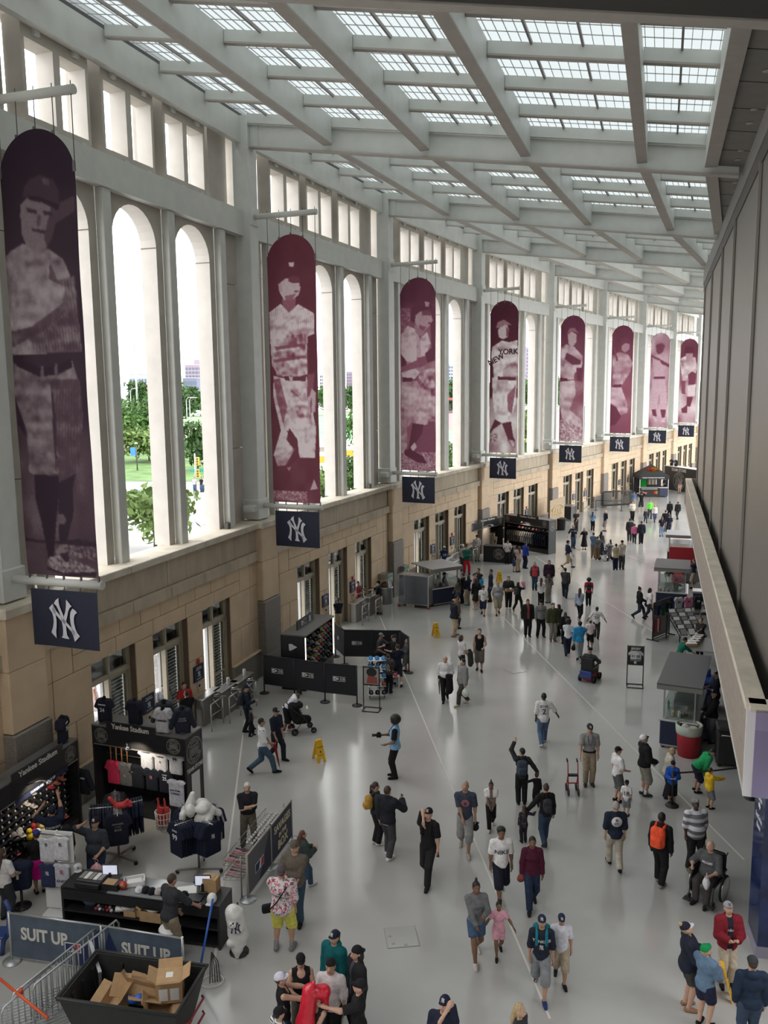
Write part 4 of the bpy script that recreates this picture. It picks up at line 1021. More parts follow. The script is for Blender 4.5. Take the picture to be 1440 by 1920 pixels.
 # each print: corner lines of the cloth and flat shapes with a tone (0 dark .. 1 light); option letter: f folds, s pin stripes, g grain
PRINTS=[dict(box=((-4,235,148),(45,1075,190)),n=(84,420),lo=(.016,.006,.016),mid=(.085,.05,.065),hi=(.36,.30,.315),label='maroon tinted banner of a stout ball player with folded arms, nearest on the wall',bg=[(235,.02),(330,.05),(480,.12),(600,.10),(740,.08),(800,.30),(960,.40),(1000,.34),(1080,.45)],sh=[([(0,995),(60,1003),(110,1004),(150,998),(190,1004),(190,1016),(120,1010),(0,1008)],.10,'g'),([(104,1010),(185,1012),(186,1040),(150,1035),(110,1020)],.5,'g'),([(100,375),(150,358),(150,385),(110,405)],.34,''),([(0,585),(40,560),(45,800),(20,760),(28,830),(30,690)],.04,''),([(-4,470),(20,448),(45,436),(98,448),(128,470),(150,520),(162,640),(20,642),(-4,560)],.66,'f'),([(45,520),(150,500),(160,640),(60,640)],.55,'sf'),([(100,470),(120,520),(110,600),(95,560)],.44,''),([(-4,560),(30,520),(90,500),(130,520),(122,560),(60,590),(10,610),(-4,600)],.70,'f'),([(0,600),(60,590),(130,545),(138,560),(80,600),(20,628)],.40,'f'),([(-4,480),(14,470),(22,540),(0,575)],.60,'f'),([(41,365),(58,352),(100,362),(114,378),(112,404),(106,428),(96,446),(74,452),(54,442),(44,420)],.60,''),([(104,372),(114,378),(112,404),(106,428),(96,446),(90,430)],.34,''),([(40,380),(46,376),(48,404),(42,402)],.62,''),([(54,372),(76,378),(76,384),(56,380)],.18,''),([(88,380),(106,384),(106,390),(90,387)],.16,''),([(78,386),(84,388),(84,404),(77,408),(74,402)],.44,''),([(64,410),(96,416),(92,422),(68,415)],.22,''),([(46,352),(50,335),(60,322),(84,316),(108,326),(118,345),(121,372),(104,364),(76,354),(58,352)],.20,''),([(56,350),(80,354),(121,372),(117,382),(90,366),(60,358)],.06,''),([(86,322),(100,324),(102,336),(90,334)],.45,''),([(18,655),(75,676),(142,655),(158,700),(164,760),(150,880),(112,890),(104,800),(112,872),(60,876),(50,868),(48,790),(24,720)],.58,'f'),([(100,690),(158,690),(164,760),(150,885),(112,890),(106,790)],.42,'sf'),([(98,690),(108,760),(106,880),(102,800)],.16,''),([(14,638),(30,645),(75,668),(110,664),(140,650),(142,668),(110,682),(75,684),(30,664)],.05,''),([(78,664),(84,664),(84,690),(78,690)],.5,''),([(106,660),(112,660),(112,686),(106,686)],.5,''),([(60,874),(112,876),(111,920),(107,960),(100,1036),(88,1040),(76,970),(64,925)],.04,''),([(110,890),(146,870),(140,905),(142,950),(128,1005),(112,1008),(112,950)],.06,''),([(110,950),(122,950),(128,962),(124,970),(111,970)],.5,''),([(104,1025),(115,1010),(124,1024),(120,1036),(106,1036)],.62,''),([(85,1052),(92,1036),(108,1034),(150,1044),(184,1058),(185,1066),(140,1071),(100,1066)],.66,'g'),([(84,1058),(120,1068),(185,1062),(184,1071),(130,1075),(86,1064)],.10,''),([(112,1030),(130,1026),(132,1044),(124,1046)],.12,'')]),dict(box=((70,55,275),(98,1200,297)),n=(90,440),lo=(.115,.022,.036),mid=(.33,.12,.16),hi=(.80,.69,.72),label='maroon banner of a ball player gazing upwards in a wrinkled jersey',bg=[(55,.05),(1130,.12),(1148,.12),(1200,.2)],sh=[([(95,1148),(243,1150),(243,1197),(95,1190)],.5,'g'),([(80,375),(130,340),(165,372),(205,345),(270,385),(273,470),(245,482),(240,560),(243,640),(190,655),(120,645),(92,600),(85,500)],.9,'sf'),([(90,480),(235,470),(243,640),(190,655),(112,645)],.74,'ff'),([(105,520),(225,510),(225,522),(108,536)],.35,'f'),([(98,575),(232,560),(232,572),(100,590)],.4,'f'),([(245,480),(275,475),(279,620),(250,640)],.05,''),([(135,318),(195,318),(192,356),(166,380),(140,350)],.42,''),([(122,252),(150,236),(206,240),(213,285),(205,308),(182,324),(146,326),(128,296)],.82,''),([(163,222),(213,234),(211,256),(185,258),(165,248)],.16,''),([(119,252),(133,250),(137,290),(124,292)],.7,''),([(148,308),(196,300),(182,324),(150,326)],.45,''),([(188,287),(208,287),(206,294),(190,295)],.25,''),([(203,258),(216,277),(204,280)],.8,''),([(117,258),(119,215),(140,184),(175,167),(200,180),(207,212),(214,238),(190,226),(152,234),(130,250)],.07,''),([(165,171),(189,171),(186,189),(168,187)],.9,''),([(98,645),(180,665),(240,652),(262,780),(279,870),(273,1002),(207,992),(200,922),(165,872),(152,922),(182,962),(132,1032),(97,992),(130,882),(100,742)],.9,'f'),([(152,880),(200,918),(206,1002),(162,1042),(186,962)],.10,''),([(99,662),(125,655),(158,780),(140,856),(112,740)],.42,'f'),([(170,700),(255,780),(265,860),(200,820)],.80,'ff'),([(142,646),(236,652),(235,670),(150,666)],.10,''),([(165,648),(181,650),(181,670),(166,667)],.8,''),([(243,642),(272,640),(266,720),(242,742)],.30,''),([(244,762),(262,700),(279,720),(277,800),(256,812)],.74,''),([(254,760),(262,740),(262,805),(257,806)],.4,''),([(98,985),(140,1000),(190,960),(150,1036),(114,1040)],.7,'f'),([(200,922),(279,880),(273,1002),(210,1002)],.95,'f'),([(154,1046),(173,1042),(165,1062)],.6,''),([(254,1142),(271,1094),(286,1136)],.75,'')]),dict(box=((628,246,783),(632,1062,778)),n=(72,340),lo=(.11,.025,.05),mid=(.33,.12,.18),hi=(.74,.58,.62),label='maroon banner of a batter in profile with bent knee',bg=[(246,.04),(340,.08),(420,.34),(560,.5),(700,.56),(850,.45),(975,.42),(985,.6),(1062,.45)],sh=[([(628,980),(780,980),(780,1062),(628,1062)],.55,'g'),([(630,370),(672,370),(674,482),(630,482)],.4,'g'),([(705,640),(777,620),(777,840),(740,832)],.72,'ff'),([(688,852),(777,850),(777,982),(690,982)],.26,''),([(755,380),(783,370),(783,600),(765,560)],.12,''),([(632,480),(660,444),(692,456),(716,502),(745,470),(759,520),(741,572),(716,582),(690,602),(655,592),(632,562)],.95,'f'),([(700,500),(716,502),(720,575),(700,590)],.7,'f'),([(632,560),(655,590),(662,642),(632,652)],.10,''),([(735,562),(776,530),(776,592),(746,602)],.10,''),([(632,640),(690,620),(713,640),(690,668),(640,666)],.9,'f'),([(632,618),(700,588),(740,573),(743,602),(700,622),(636,640)],.42,''),([(700,580),(740,570),(743,606),(712,622)],.36,''),([(638,660),(682,663),(680,680),(640,678)],.08,''),([(690,440),(742,460),(722,497),(695,472)],.55,''),([(692,404),(720,384),(760,394),(769,425),(756,446),(736,464),(710,456),(695,436)],.70,''),([(722,384),(763,391),(760,405),(724,402)],.25,''),([(760,405),(771,426),(760,429)],.7,''),([(694,404),(707,401),(709,434),(696,432)],.72,''),([(710,440),(742,452),(732,466),(712,458)],.40,''),([(748,432),(763,434),(759,441),(748,439)],.25,''),([(674,422),(680,370),(710,344),(745,349),(777,372),(745,381),(715,386),(697,398),(692,430),(680,430)],.09,''),([(736,346),(756,350),(752,369),(739,366)],.7,''),([(635,682),(700,676),(736,740),(753,800),(746,862),(700,872),(676,852),(655,882),(640,852),(632,780)],.84,'sf'),([(632,782),(660,802),(656,960),(642,986),(632,986)],.65,'f'),([(680,856),(729,863),(721,902),(696,940),(681,976),(662,972),(670,922)],.08,''),([(672,962),(690,938),(699,960),(682,980)],.9,''),([(646,975),(665,970),(690,978),(726,1000),(742,1031),(700,1026),(665,1006),(648,996)],.06,'')]),dict(box=((915,562,971),(912,851,968)),n=(50,250),lo=(.075,.012,.025),hi=(0.90,0.85,0.85),label='maroon banner of a player swinging, lettered New York across the chest',bg=[(562,.04),(700,.05),(742,.08),(748,.75),(800,.8),(851,.75)],sh=[([(918,648),(938,636),(952,640),(969,636),(969,706),(922,706),(920,680),(916,672)],.84,'f'),([(940,690),(968,670),(968,706),(940,706)],.62,'f'),([(930,617),(936,608),(948,606),(952,616),(950,630),(940,634),(932,630)],.78,''),([(946,610),(952,616),(950,630),(946,628)],.4,''),([(926,612),(930,601),(942,597),(950,602),(958,608),(946,607),(934,612)],.5,''),([(918,706),(968,706),(966,750),(956,790),(940,792),(925,788),(920,750)],.88,'f'),([(948,740),(966,720),(958,775),(950,770)],.45,''),([(930,704),(966,706),(966,712),(930,710)],.12,''),([(914,808),(924,786),(937,794),(920,806),(914,816)],.10,''),([(938,794),(956,790),(960,818),(966,830),(950,824)],.12,''),([(914,816),(930,812),(928,830),(914,830)],.6,'g'),([(948,824),(966,828),(964,840),(952,836)],.6,'g')]),dict(box=((1051,590,1099),(1047,832,1094)),n=(42,200),lo=(.11,.02,.05),hi=(0.83,0.68,0.73),label='maroon banner of a pitcher in mid stride with crossed arm',bg=[(590,.08),(640,.2),(700,.35),(760,.5),(832,.6)],sh=[([(1050,650),(1062,644),(1078,650),(1094,668),(1092,690),(1078,700),(1076,712),(1050,712)],.80,'f'),([(1062,660),(1090,676),(1090,684),(1074,684),(1058,672)],.16,''),([(1082,690),(1094,690),(1092,716),(1082,714)],.14,''),([(1064,626),(1072,620),(1082,626),(1082,640),(1074,650),(1066,644)],.74,''),([(1062,624),(1068,614),(1078,614),(1086,624),(1074,620)],.5,''),([(1050,708),(1064,710),(1064,716),(1050,716)],.10,''),([(1050,716),(1078,714),(1080,740),(1068,770),(1092,790),(1094,808),(1072,806),(1054,790),(1049,760)],.80,'f'),([(1050,790),(1094,806),(1094,832),(1048,832)],.72,'g')]),dict(box=((1146,609,1189),(1141,814,1182)),n=(38,180),lo=(.12,.022,.05),hi=(0.78,0.62,0.68),label='maroon banner of a batter holding his bat upright',bg=[(609,.10),(680,.25),(720,.45),(770,.35),(814,.3)],sh=[([(1146,665),(1160,658),(1178,664),(1187,680),(1180,700),(1166,720),(1146,720)],.74,'sf'),([(1148,650),(1151,650),(1158,676),(1154,676)],.3,''),([(1150,678),(1162,676),(1162,694),(1150,696)],.7,''),([(1164,646),(1170,642),(1181,644),(1180,654),(1172,660),(1165,656)],.6,''),([(1160,650),(1162,636),(1172,632),(1182,638),(1172,642)],.16,''),([(1147,722),(1164,720),(1164,726),(1147,726)],.08,''),([(1144,726),(1164,726),(1176,758),(1176,774),(1160,780),(1152,762),(1143,756)],.72,'f'),([(1142,758),(1154,764),(1164,782),(1152,798),(1142,800)],.10,'')]),dict(box=((1220,624,1257),(1213,802,1250)),n=(36,160),lo=(.13,.03,.06),hi=(0.75,0.57,0.65),label='pale maroon banner of a standing batter finishing his swing',bg=[(624,.72),(740,.68),(780,.7),(802,.6)],sh=[([(1222,668),(1236,664),(1246,676),(1244,706),(1224,708)],.86,'s'),([(1234,672),(1256,684),(1256,690),(1240,682)],.14,''),([(1230,660),(1229,646),(1240,643),(1246,648),(1242,660),(1235,664)],.18,''),([(1219,664),(1236,672),(1234,676),(1219,668)],.3,''),([(1224,706),(1246,706),(1246,710),(1224,710)],.1,''),([(1221,710),(1246,710),(1250,740),(1248,766),(1236,766),(1236,735),(1230,766),(1218,766)],.88,'s'),([(1220,768),(1228,768),(1230,782),(1222,780)],.1,''),([(1237,768),(1248,768),(1246,784),(1240,784)],.1,''),([(1222,778),(1232,790),(1226,792)],.9,''),([(1236,792),(1246,782),(1246,792)],.9,'')]),dict(box=((1276,634,1307),(1270,794,1304)),n=(36,160),lo=(.10,.015,.04),hi=(0.78,0.68,0.70),label='maroon banner of a crouching fielder with glove, farthest on the wall',bg=[(634,.22),(660,.14),(690,.3),(740,.75),(794,.6)],sh=[([(1273,672),(1284,666),(1302,670),(1306,690),(1300,712),(1278,714)],.84,'f'),([(1284,664),(1286,656),(1296,656),(1298,670),(1290,680),(1285,674)],.6,''),([(1282,662),(1284,650),(1298,650),(1300,662)],.08,''),([(1289,702),(1296,696),(1304,700),(1302,722),(1290,722)],.16,''),([(1276,714),(1284,714),(1284,740),(1277,738)],.3,''),([(1288,724),(1304,720),(1302,744),(1288,744)],.9,''),([(1287,745),(1299,744),(1294,764),(1286,762)],.12,''),([(1276,768),(1288,760),(1288,776),(1278,776)],.14,'')])]  # first print: a darker picture, with the weak light there painted into its tones
M_banner=bpy.data.materials.new('printed_banner_cloth');M_banner.use_nodes=True
_nt=M_banner.node_tree;_p=_nt.nodes['Principled BSDF'];_p.inputs['Roughness'].default_value=.75;_sock(_p,'Specular IOR Level',.25)
_at=_nt.nodes.new('ShaderNodeAttribute');_at.attribute_name='print';_nt.links.new(_at.outputs['Color'],_p.inputs['Base Color'])
M_flag=mat('navy_flag_cloth',(.016,.019,.040),.8,var=.1)
M_flagw=mat('flag_white',(.62,.61,.66),.8)
M_cable=mat('steel_cable',(.12,.12,.12),.4,metal=.6)
Y0B,WB,ZT,ZBOT=.55,2.03,17.22,7.05
def banner_tone(d,nx,nz,k_):
 (lx0,ty,rx0),(lx1,by,rx1)=d['box']
 t=(np.arange(nz+1)/nz)[:,None];s=(np.arange(nx+1)/nx)[None]
 py=ty+(by-ty)*t+0*s;L=lx0+(lx1-lx0)*t;R=rx0+(rx1-rx0)*t;px=L+(R-L)*s
 ys,ts=zip(*d['bg']);T=np.interp(py,ys,ts)
 n1=vnoise(nz+1,nx+1,22,14,3);n2=vnoise(nz+1,nx+1,6,5,5);n3=vnoise(nz+1,nx+1,2.2,2,9)
 T=T*(.6+.8*n1);T=blur(T,3);fw_=vnoise(nz+1,nx+1,7,22,11)
 for poly,tone,fl in d['sh']:
  m=inpoly(px,py,poly);v=np.full(T.shape,tone)
  k=fl.count('f');v=v*(1+k*(.55*(fw_-.5)+.40*(n2-.5)))
  if 'g' in fl:v=v*(.55+.9*n3)
  if 's' in fl:v=v*np.where(np.abs(((px-L)/(R-L)*(24 if k_<3 else 12)+.9*np.sin(py/60.))%1-.5)<.16,.74,1)
  T=np.where(m,v,T)
 T=blur(T,1)*(.94+.12*n3)
 return np.clip(T,0,1),s,t
for k,d in enumerate(PRINTS):
 ci=k+1
 root=empty('banner',(*COLS[ci],0),colrot(ci),d['label'],'banner','ball player banners along the window wall')
 nx,nz=d['n'];T,s,t=banner_tone(d,nx,nz,k)
 r=WB/2
 z=ZT-(ZT-ZBOT)*t+0*s;y=-(Y0B+WB*s)+0*t
 arch=np.where(True,ZT-r+np.sqrt(np.maximum(r*r-(WB*(s-.5))**2,0)),0)
 z=np.minimum(z,arch)
 x=.012*np.sin(z*2.1+k)+.010*np.sin(y*4+z*.7)
 V=np.stack([x,y,z],-1).reshape(-1,3)
 i=np.arange(nz)[:,None]*(nx+1)+np.arange(nx)[None];Q=np.stack([i,i+nx+1,i+nx+2,i+1],-1).reshape(-1,4)
 zz=z.reshape(-1)[Q];Q=Q[np.ptp(zz,axis=1)>1e-6]
 me=np_mesh('cloth',V,Q,M_banner)
 lo,hi=np.array(d['lo']),np.array(d['hi']);md=np.array(d.get('mid',(.30,.10,.15)));t1=T.reshape(-1,1);c=np.where(t1<.42,lo+(md-lo)*(t1/.42),md+(hi-md)*((t1-.42)/.58))
 at=me.color_attributes.new('print','FLOAT_COLOR','POINT');at.data.foreach_set('color',np.concatenate([c,np.ones((len(c),1))],1).astype(np.float32).ravel())
 cl=link('cloth',me,root)
 if k==3:
  for w,dx,dz,rr in(('NEW',.36,13.35,.55),('YORK',1.22,13.85,.0)):
   o=text(w,.52,mat('maroon_print',(.075,.012,.025),.8),cl,(-.03,-(Y0B+dx+.1),dz),-PI/2,0,.004,.02);o.rotation_euler=(0,-rr*.8,-PI/2)
 for nm,zp in(('top_pole',17.97),('bottom_pole',6.87)):
  MB().tube([(.08,.02,zp),(.08,-2.63,zp)],.105,12).build(nm,M_steelw,root)
 hk=[Y0B+.02,Y0B+.52,Y0B+WB/2,Y0B+WB-.52,Y0B+WB-.02]
 for yy in hk:
  zt=ZT-r+math.sqrt(max(r*r-(yy-Y0B-r)**2,0))
  MB().tube([(.05,-yy,zt-.05),(.06,-yy,18.15)],.012,5).build('cable',M_cable,root)
  MB().box(.0,.04,-yy-.03,-yy+.03,zt-.16,zt+.06).build('clamp',M_cable,root)
  MB().box(.02,.06,-yy-.02,-yy+.02,6.95,7.10).build('clamp',M_cable,root)
 fl=empty('flag',(*COLS[ci],0),colrot(ci),'navy flag with white monogram under the %s banner from the camera'%('first','second','third','fourth','fifth','sixth','seventh','eighth')[k],'flag','navy monogram flags under the banners')
 g=MB();N=10;M_=8
 P_=lambda a,b:(.03*math.sin(a*5+k)*(b*.8),-(.60+1.92*a),6.70-1.42*b)
 for a in range(N):
  for b_ in range(M_):g.face([P_(a/N,b_/M_),P_((a+1)/N,b_/M_),P_((a+1)/N,(b_+1)/M_),P_(a/N,(b_+1)/M_)],smooth=True)
 fc=g.build('cloth',M_flag,fl)
 ny_logo(.86,M_flagw,fl,(-.035,-1.56,5.99),-PI/2)
 for yy in(.64,1.1,1.56,2.02,2.48):MB().tube([(.02,-yy,6.66),(.05,-yy,6.8)],.015,5).build('hook',M_cable,fl)
 # ------------------------------------------------------------------ the crowd
def person_at(label,ph,*a,**k):return person(label,ph[0],a[0],ph[1],*a[1:],**k)
def P(label,pos,h,*a,**k):return person(label,pos,a[0],h,*a[1:],**k)
RED,MAROON,TEAL,GREEN,CREAM,BROWN,BLUE,PINK,OLIVE,LBLUE,PURPLE=(.48,.03,.03),(.10,.018,.025),(.01,.10,.11),(.02,.30,.10),(.62,.57,.45),(.13,.09,.065),(.02,.09,.42),(.70,.32,.42),(.08,.085,.045),(.25,.45,.68),(.13,.05,.25)
GREYT=(.22,.22,.23);CHAR=(.035,.037,.042);YELLOW=(.75,.48,.03);BEIGE=(.45,.40,.33);LG=(.48,.48,.49)
# printed cloths
def striped(name,c1,c2,freq):
 m=bpy.data.materials.new(name);m.use_nodes=True;nt=m.node_tree;p=nt.nodes['Principled BSDF'];p.inputs['Roughness'].default_value=.85
 tc=nt.nodes.new('ShaderNodeTexCoord');sx=nt.nodes.new('ShaderNodeSeparateXYZ');mm=nt.nodes.new('ShaderNodeMath');mm.operation='MULTIPLY';mm.inputs[1].default_value=freq
 fr=nt.nodes.new('ShaderNodeMath');fr.operation='FRACT';g=nt.nodes.new('ShaderNodeMath');g.operation='GREATER_THAN';g.inputs[1].default_value=.5
 mx=nt.nodes.new('ShaderNodeMixRGB');mx.inputs[1].default_value=(*c1,1);mx.inputs[2].default_value=(*c2,1)
 for a,b in((tc.outputs['Object'],sx.inputs[0]),(sx.outputs['Z'],mm.inputs[0]),(mm.outputs[0],fr.inputs[0]),(fr.outputs[0],g.inputs[0]),(g.outputs[0],mx.inputs[0]),(mx.outputs[0],p.inputs['Base Color'])):nt.links.new(a,b)
 return m
def speckled(name,base,spots,scale,thr=.36):
 m=bpy.data.materials.new(name);m.use_nodes=True;nt=m.node_tree;p=nt.nodes['Principled BSDF'];p.inputs['Roughness'].default_value=.85
 tc=nt.nodes.new('ShaderNodeTexCoord');prev=(*base,1);last=None
 for i,c in enumerate(spots):
  mp=nt.nodes.new('ShaderNodeMapping');mp.inputs['Location'].default_value=(i*3.7,i*1.3,i*2.1);nt.links.new(tc.outputs['Object'],mp.inputs[0])
  nz=nt.nodes.new('ShaderNodeTexNoise');nz.inputs['Scale'].default_value=scale;nz.inputs['Detail'].default_value=1;nz.inputs['Distortion'].default_value=1.2;nt.links.new(mp.outputs[0],nz.inputs['Vector'])
  lt=nt.nodes.new('ShaderNodeMath');lt.operation='LESS_THAN';lt.inputs[1].default_value=thr;nt.links.new(nz.outputs['Fac'],lt.inputs[0])
  mx=nt.nodes.new('ShaderNodeMixRGB');mx.inputs[1].default_value=prev;mx.inputs[2].default_value=(*c,1);nt.links.new(lt.outputs[0],mx.inputs[0])
  if last:nt.links.new(last,mx.inputs[1])
  last=mx.outputs[0]
 nt.links.new(last,p.inputs['Base Color'])
 return m
M_stripe=striped('striped_polo_cloth',(.66,.65,.68),(.17,.17,.19),5.6)
M_stripe2=striped('narrow_striped_cloth',(.72,.72,.72),(.04,.04,.06),22)
M_flor=speckled('palm_print_cloth',(.66,.62,.62),[(.45,.05,.09),(.10,.11,.14),(.62,.22,.28)],13,.40)
M_spot=speckled('spotted_white_cloth',(.74,.74,.75),[(.03,.03,.05)],14,.33)
M_dkfl=speckled('dark_floral_cloth',(.02,.02,.03),[(.30,.12,.18),(.3,.3,.3)],22,.32)
M_camo=speckled('camouflage_cloth',(.11,.09,.06),[(.04,.05,.03),(.18,.15,.10)],9,.45)
M_checks=speckled('woven_grey_cloth',(.20,.20,.21),[(.12,.12,.13)],30,.45)
pr,pn=M_print,M_printn
tan_='tan'
# --- middle of the floor
P('man in white jersey number 2 and blue jeans walking away',(5.07,26.05),1.78,3,'walkR','down','out',top=((.72,.71,.71),.6),bot=((.09,.14,.24),1),hair=('black','short'),skin='dark',g=1.15,shoe=(.5,.5,.5),text_back=[('JETER',.058,.765,pn),('2',.15,.665,pn)],hem=.46)
a=P('person with round black afro and light blue vest holding a camera',(0.26,23.79),1.91,272,'stand','carry',(.04,.2,.68),top=(BLACK,.5),bot=(BLACK,1),skin='brown',hair=('black','afro'),jacket=(LBLUE,0,.49,1))
cam_o=empty('camera',tuple(a['hands'][1]),math.radians(180),'black camera held by the person in the light blue vest','camera')
MB().cbox(-.06,.08,-.07,.07,-.05,.05,.01).build('camera_body',cloth(BLACK),cam_o);MB().lathe([(.035,0),(.04,.06),(.045,.13),(.035,.13)],12,(.08,0,0),axis='x').build('lens',cloth(CHAR),cam_o);MB().cbox(-.03,.05,-.035,.035,.05,.09,.01).build('viewfinder',cloth(BLACK),cam_o)
b=P('woman in dark shirt wearing mustard backpack beside man in bomber jacket',(-0.28,20.07),1.68,70,'close','down','down',top=((.035,.04,.04),1.),bot=(BLACK,1),shoe=(.6,.57,.52),hair=('brown','pony'),fem=True)
backpack('mustard backpack on the woman beside the bomber jacket man',b,(.42,.24,.05),.14,.20)
c=P('man in black bomber jacket and grey trousers raising a phone',(0.02,19.47),1.87,32,'step','down',(.10,.20,.74),top=((.7,.7,.7),1.),bot=((.06,.06,.065),1),shoe=WHITE,hair=('brown','short'),jacket=((.02,.022,.028),1.,.50))
phone('black phone raised by the man in bomber jacket',c['hands'][1],40,1.2)
d=P('man all in black with cap and backpack wiping his face',(0.95,18.36),1.87,205,'walkL','down','face',top=(BLACK,.55),bot=((.02,.02,.022),1),cap=BLACK,hair=('brown','short'),pitch=-18)
backpack('black backpack worn by man wiping his face',d,CHAR,.13,.2)
phone('dark phone in the lowered hand of man wiping his face',d['hands'][0],200,1.3)
e=P('man in slate tee with round emblem and long grey shorts',(1.94,19.73),1.87,185,'walkL','down','front',top=((.05,.06,.085),.55),bot=((.28,.28,.275),.66),shoe=(.35,.32,.28),skin='tan',hair=('grey','short'),pitch=-25)
rg=MB();rg.lathe([(.085,.0),(.10,.0),(.10,.004),(.085,.004)],20,(0,0,0),axis='y');rg.lathe([(.0,.004),(.045,.002)],5,(0,0,0),axis='y')
o=rg.build('shirt_emblem',mat('faded_red_print',(.32,.13,.14),.8),e['root'],(0,.135,1.24*e['S']/1.75));o.rotation_euler=(math.radians(-6),0,0)
cp=empty('cap',tuple(e['hands'][0]-Vector((0,0,.12))),.4,'black cap dangling from the hand of man in grey shorts','cap')
sdf_part('crown',[prim_el((0,0,0),(.09,.085,.10))],.015,cloth(BLACK),cp,k=0);MB().lathe([(.0,-.01),(.07,-.012),(.075,-.006),(0,.0)],14,(.03,.02,.1)).build('visor',cloth(BLACK),cp)
f=P('woman in grey top with white shawl and hair bun',(2.72,20.83),1.30,182,'walkR','front','front',top=((.20,.18,.18),0),bot=(BLACK,1),skin='brown',hair=('black','topknot'),fem=True,jacket=((.74,.72,.72),.35,.70,1),shoe=(.5,.45,.38))
g_=P('man pointing upwards wearing dark backpack and black trousers',(3.73,22.09),1.65,5,'stand',(.12,.10,1.06),'out',top=((.03,.035,.04),1.),bot=(BLACK,1),hair=('black','short'),yaw=-40,tucked=False)
backpack('dark slate backpack on the man pointing upwards',g_,(.045,.06,.08),.16,.24)
P('small child in black holding the hand of the pointing man',(4.12,21.99),0.95,0,'step','side','down',top=(BLACK,1.),bot=(BLACK,1),hair=('brown','short'))
i_=P('woman in black sweater and blue jeans leading a girl',(3.99,20.02),1.64,355,'walkR','out','down',top=(BLACK,1.),bot=((.035,.06,.10),1),hair=('brown','bun'),fem=True,shoe=(.03,.03,.03))
backpack('black bag on the woman leading a girl',i_,CHAR,.13,.2)
P('long haired girl in dark flowered dress beside woman in jeans',(3.46,20.08),0.99,352,'stand','down','side',top=(BLACK,1.),topm=M_dkfl,hem=.36,bot=((.02,.02,.025),1),hair=('brown','long'),fem=True)
k_=P('man in grey polo with lanyard pushing a red walker',(5.86,23.23),1.85,185,'stand','down',(.16,.14,.52),top=((.27,.27,.26),.55),bot=((.33,.27,.19),1),shoe=(.05,.04,.03),cap=CHAR,skin='fair',hair=('grey','short'),tucked=True)
MB().tube([k_['W'].inverted()@k_['up'](s*x,y,z_) for s,x,y,z_ in((-1,.035,.05,.83),(-1,.03,.085,.74),(0,0,.09,.66),(1,.03,.085,.74),(1,.035,.05,.83))],.008,5).build('lanyard',cloth((.05,.07,.2)),k_['root'])
P('man in white jersey with red and black cap holding phone',(6.39,22.19),1.61,75,'stand','down','carry',top=(WHITE,.55),bot=((.12,.12,.12),.62),cap=(BLACK,RED),skin='fair',hair=('brown','short'),g=1.12)
P('boy in white jersey number 18 and black cap',(6.42,21.38),1.00,25,'stand','down','down',top=(WHITE,.55),bot=(GREYT,.6),cap=BLACK,hem=.42,text_back=[('18',.17,.66,pn)])
P('man in black jacket khaki shorts and white cap',(7.24,22.55),1.80,82,'stand','front','carry',top=(BLACK,1.),bot=((.30,.28,.23),.62),cap=(WHITE,BLACK),skin='fair',hair=('grey','short'),jacket=(BLACK,1.,.49),pitch=-20,shoe=(.05,.05,.055),sock=WHITE,g=1.1)
P('woman in cream jacket and dark trousers leaning forward',(7.81,22.38),1.51,100,'stand','front','front',top=(CREAM,1.),bot=((.02,.02,.035),1),hair=('blond','short'),fem=True,lean=.22,jacket=(CREAM,1.,.46),g=1.1)
P('boy in bright blue jacket and navy cap holding a post',(7.88,22.07),1.23,195,'stand','phone','phone',top=((.02,.10,.45),1.),bot=(BLACK,.6),cap=NAVY,jacket=((.02,.10,.45),1.,.44),logo_cap=False)
P('man in green hoodie bending over a toddler',(8.77,22.74),1.50,88,'bend',(.06,.22,.42),(.06,.25,.40),top=(GREEN,1.),bot=((.02,.025,.05),.6),hair=('black','short'),lean=.85,jacket=(GREEN,1.,.49),hood=GREEN,pitch=-10,skin='fair')
P('toddler in yellow raincoat reaching out a hand',(8.79,21.75),1.17,75,'stand','down','reach',top=(YELLOW,1.),bot=(GREYT,.55),hair=('brown','short'),jacket=(YELLOW,1.,.43),hood=YELLOW)
t_=P('grey haired man in navy polo with round white back emblem',(5.43,18.88),1.74,3,'walkL','down','down',top=((.018,.026,.045),.6),bot=((.44,.40,.33),1),skin='fair',hair=('grey','short'),g=1.15)
em=MB().lathe([(0,-.003),(.125,-.003),(.125,0)],28,(0,0,0),axis='y').build('back_emblem',M_print,t_['root'],(0,-.142,1.26));ny_logo(.07,M_printn,em,(0,-.006,.035));text('MEMBER',.03,M_printn,em,(0,-.004,-.035));text('SECTION',.03,M_printn,em,(0,-.004,-.07))
u_=P('man in black with orange backpack and grey sneakers',(6.29,18.20),1.79,40,'step','down','down',top=(BLACK,1.),bot=(BLACK,1),shoe=(.22,.22,.22),skin='dark',hair=('black','short'))
backpack('bright orange backpack worn by man in black',u_,(.85,.10,.04),.17,.27,trim=(.85,.07,.03))
P('large man in striped polo and grey cap by the wheelchair',(7.32,18.85),1.77,175,'wide','down','down',top=((.4,.4,.4),.6),topm=M_stripe,bot=((.03,.03,.033),1),cap=GREYT,skin='dark',hair=('black','short'),g=1.5,shoe=(.2,.15,.1),hem=.47,pitch=-25)
P('man in dark red jacket and grey cap checking phone',(6.49,14.87),1.69,182,'stand','phone','phone',top=((.018,.022,.035),.5),bot=((.50,.43,.34),1),cap=(.33,.33,.34),skin='fair',hair=('brown','short'),jacket=((.20,.015,.025),1.,.46,1),pitch=-25,text_front=[('Yankees',.055,.72,pr)])
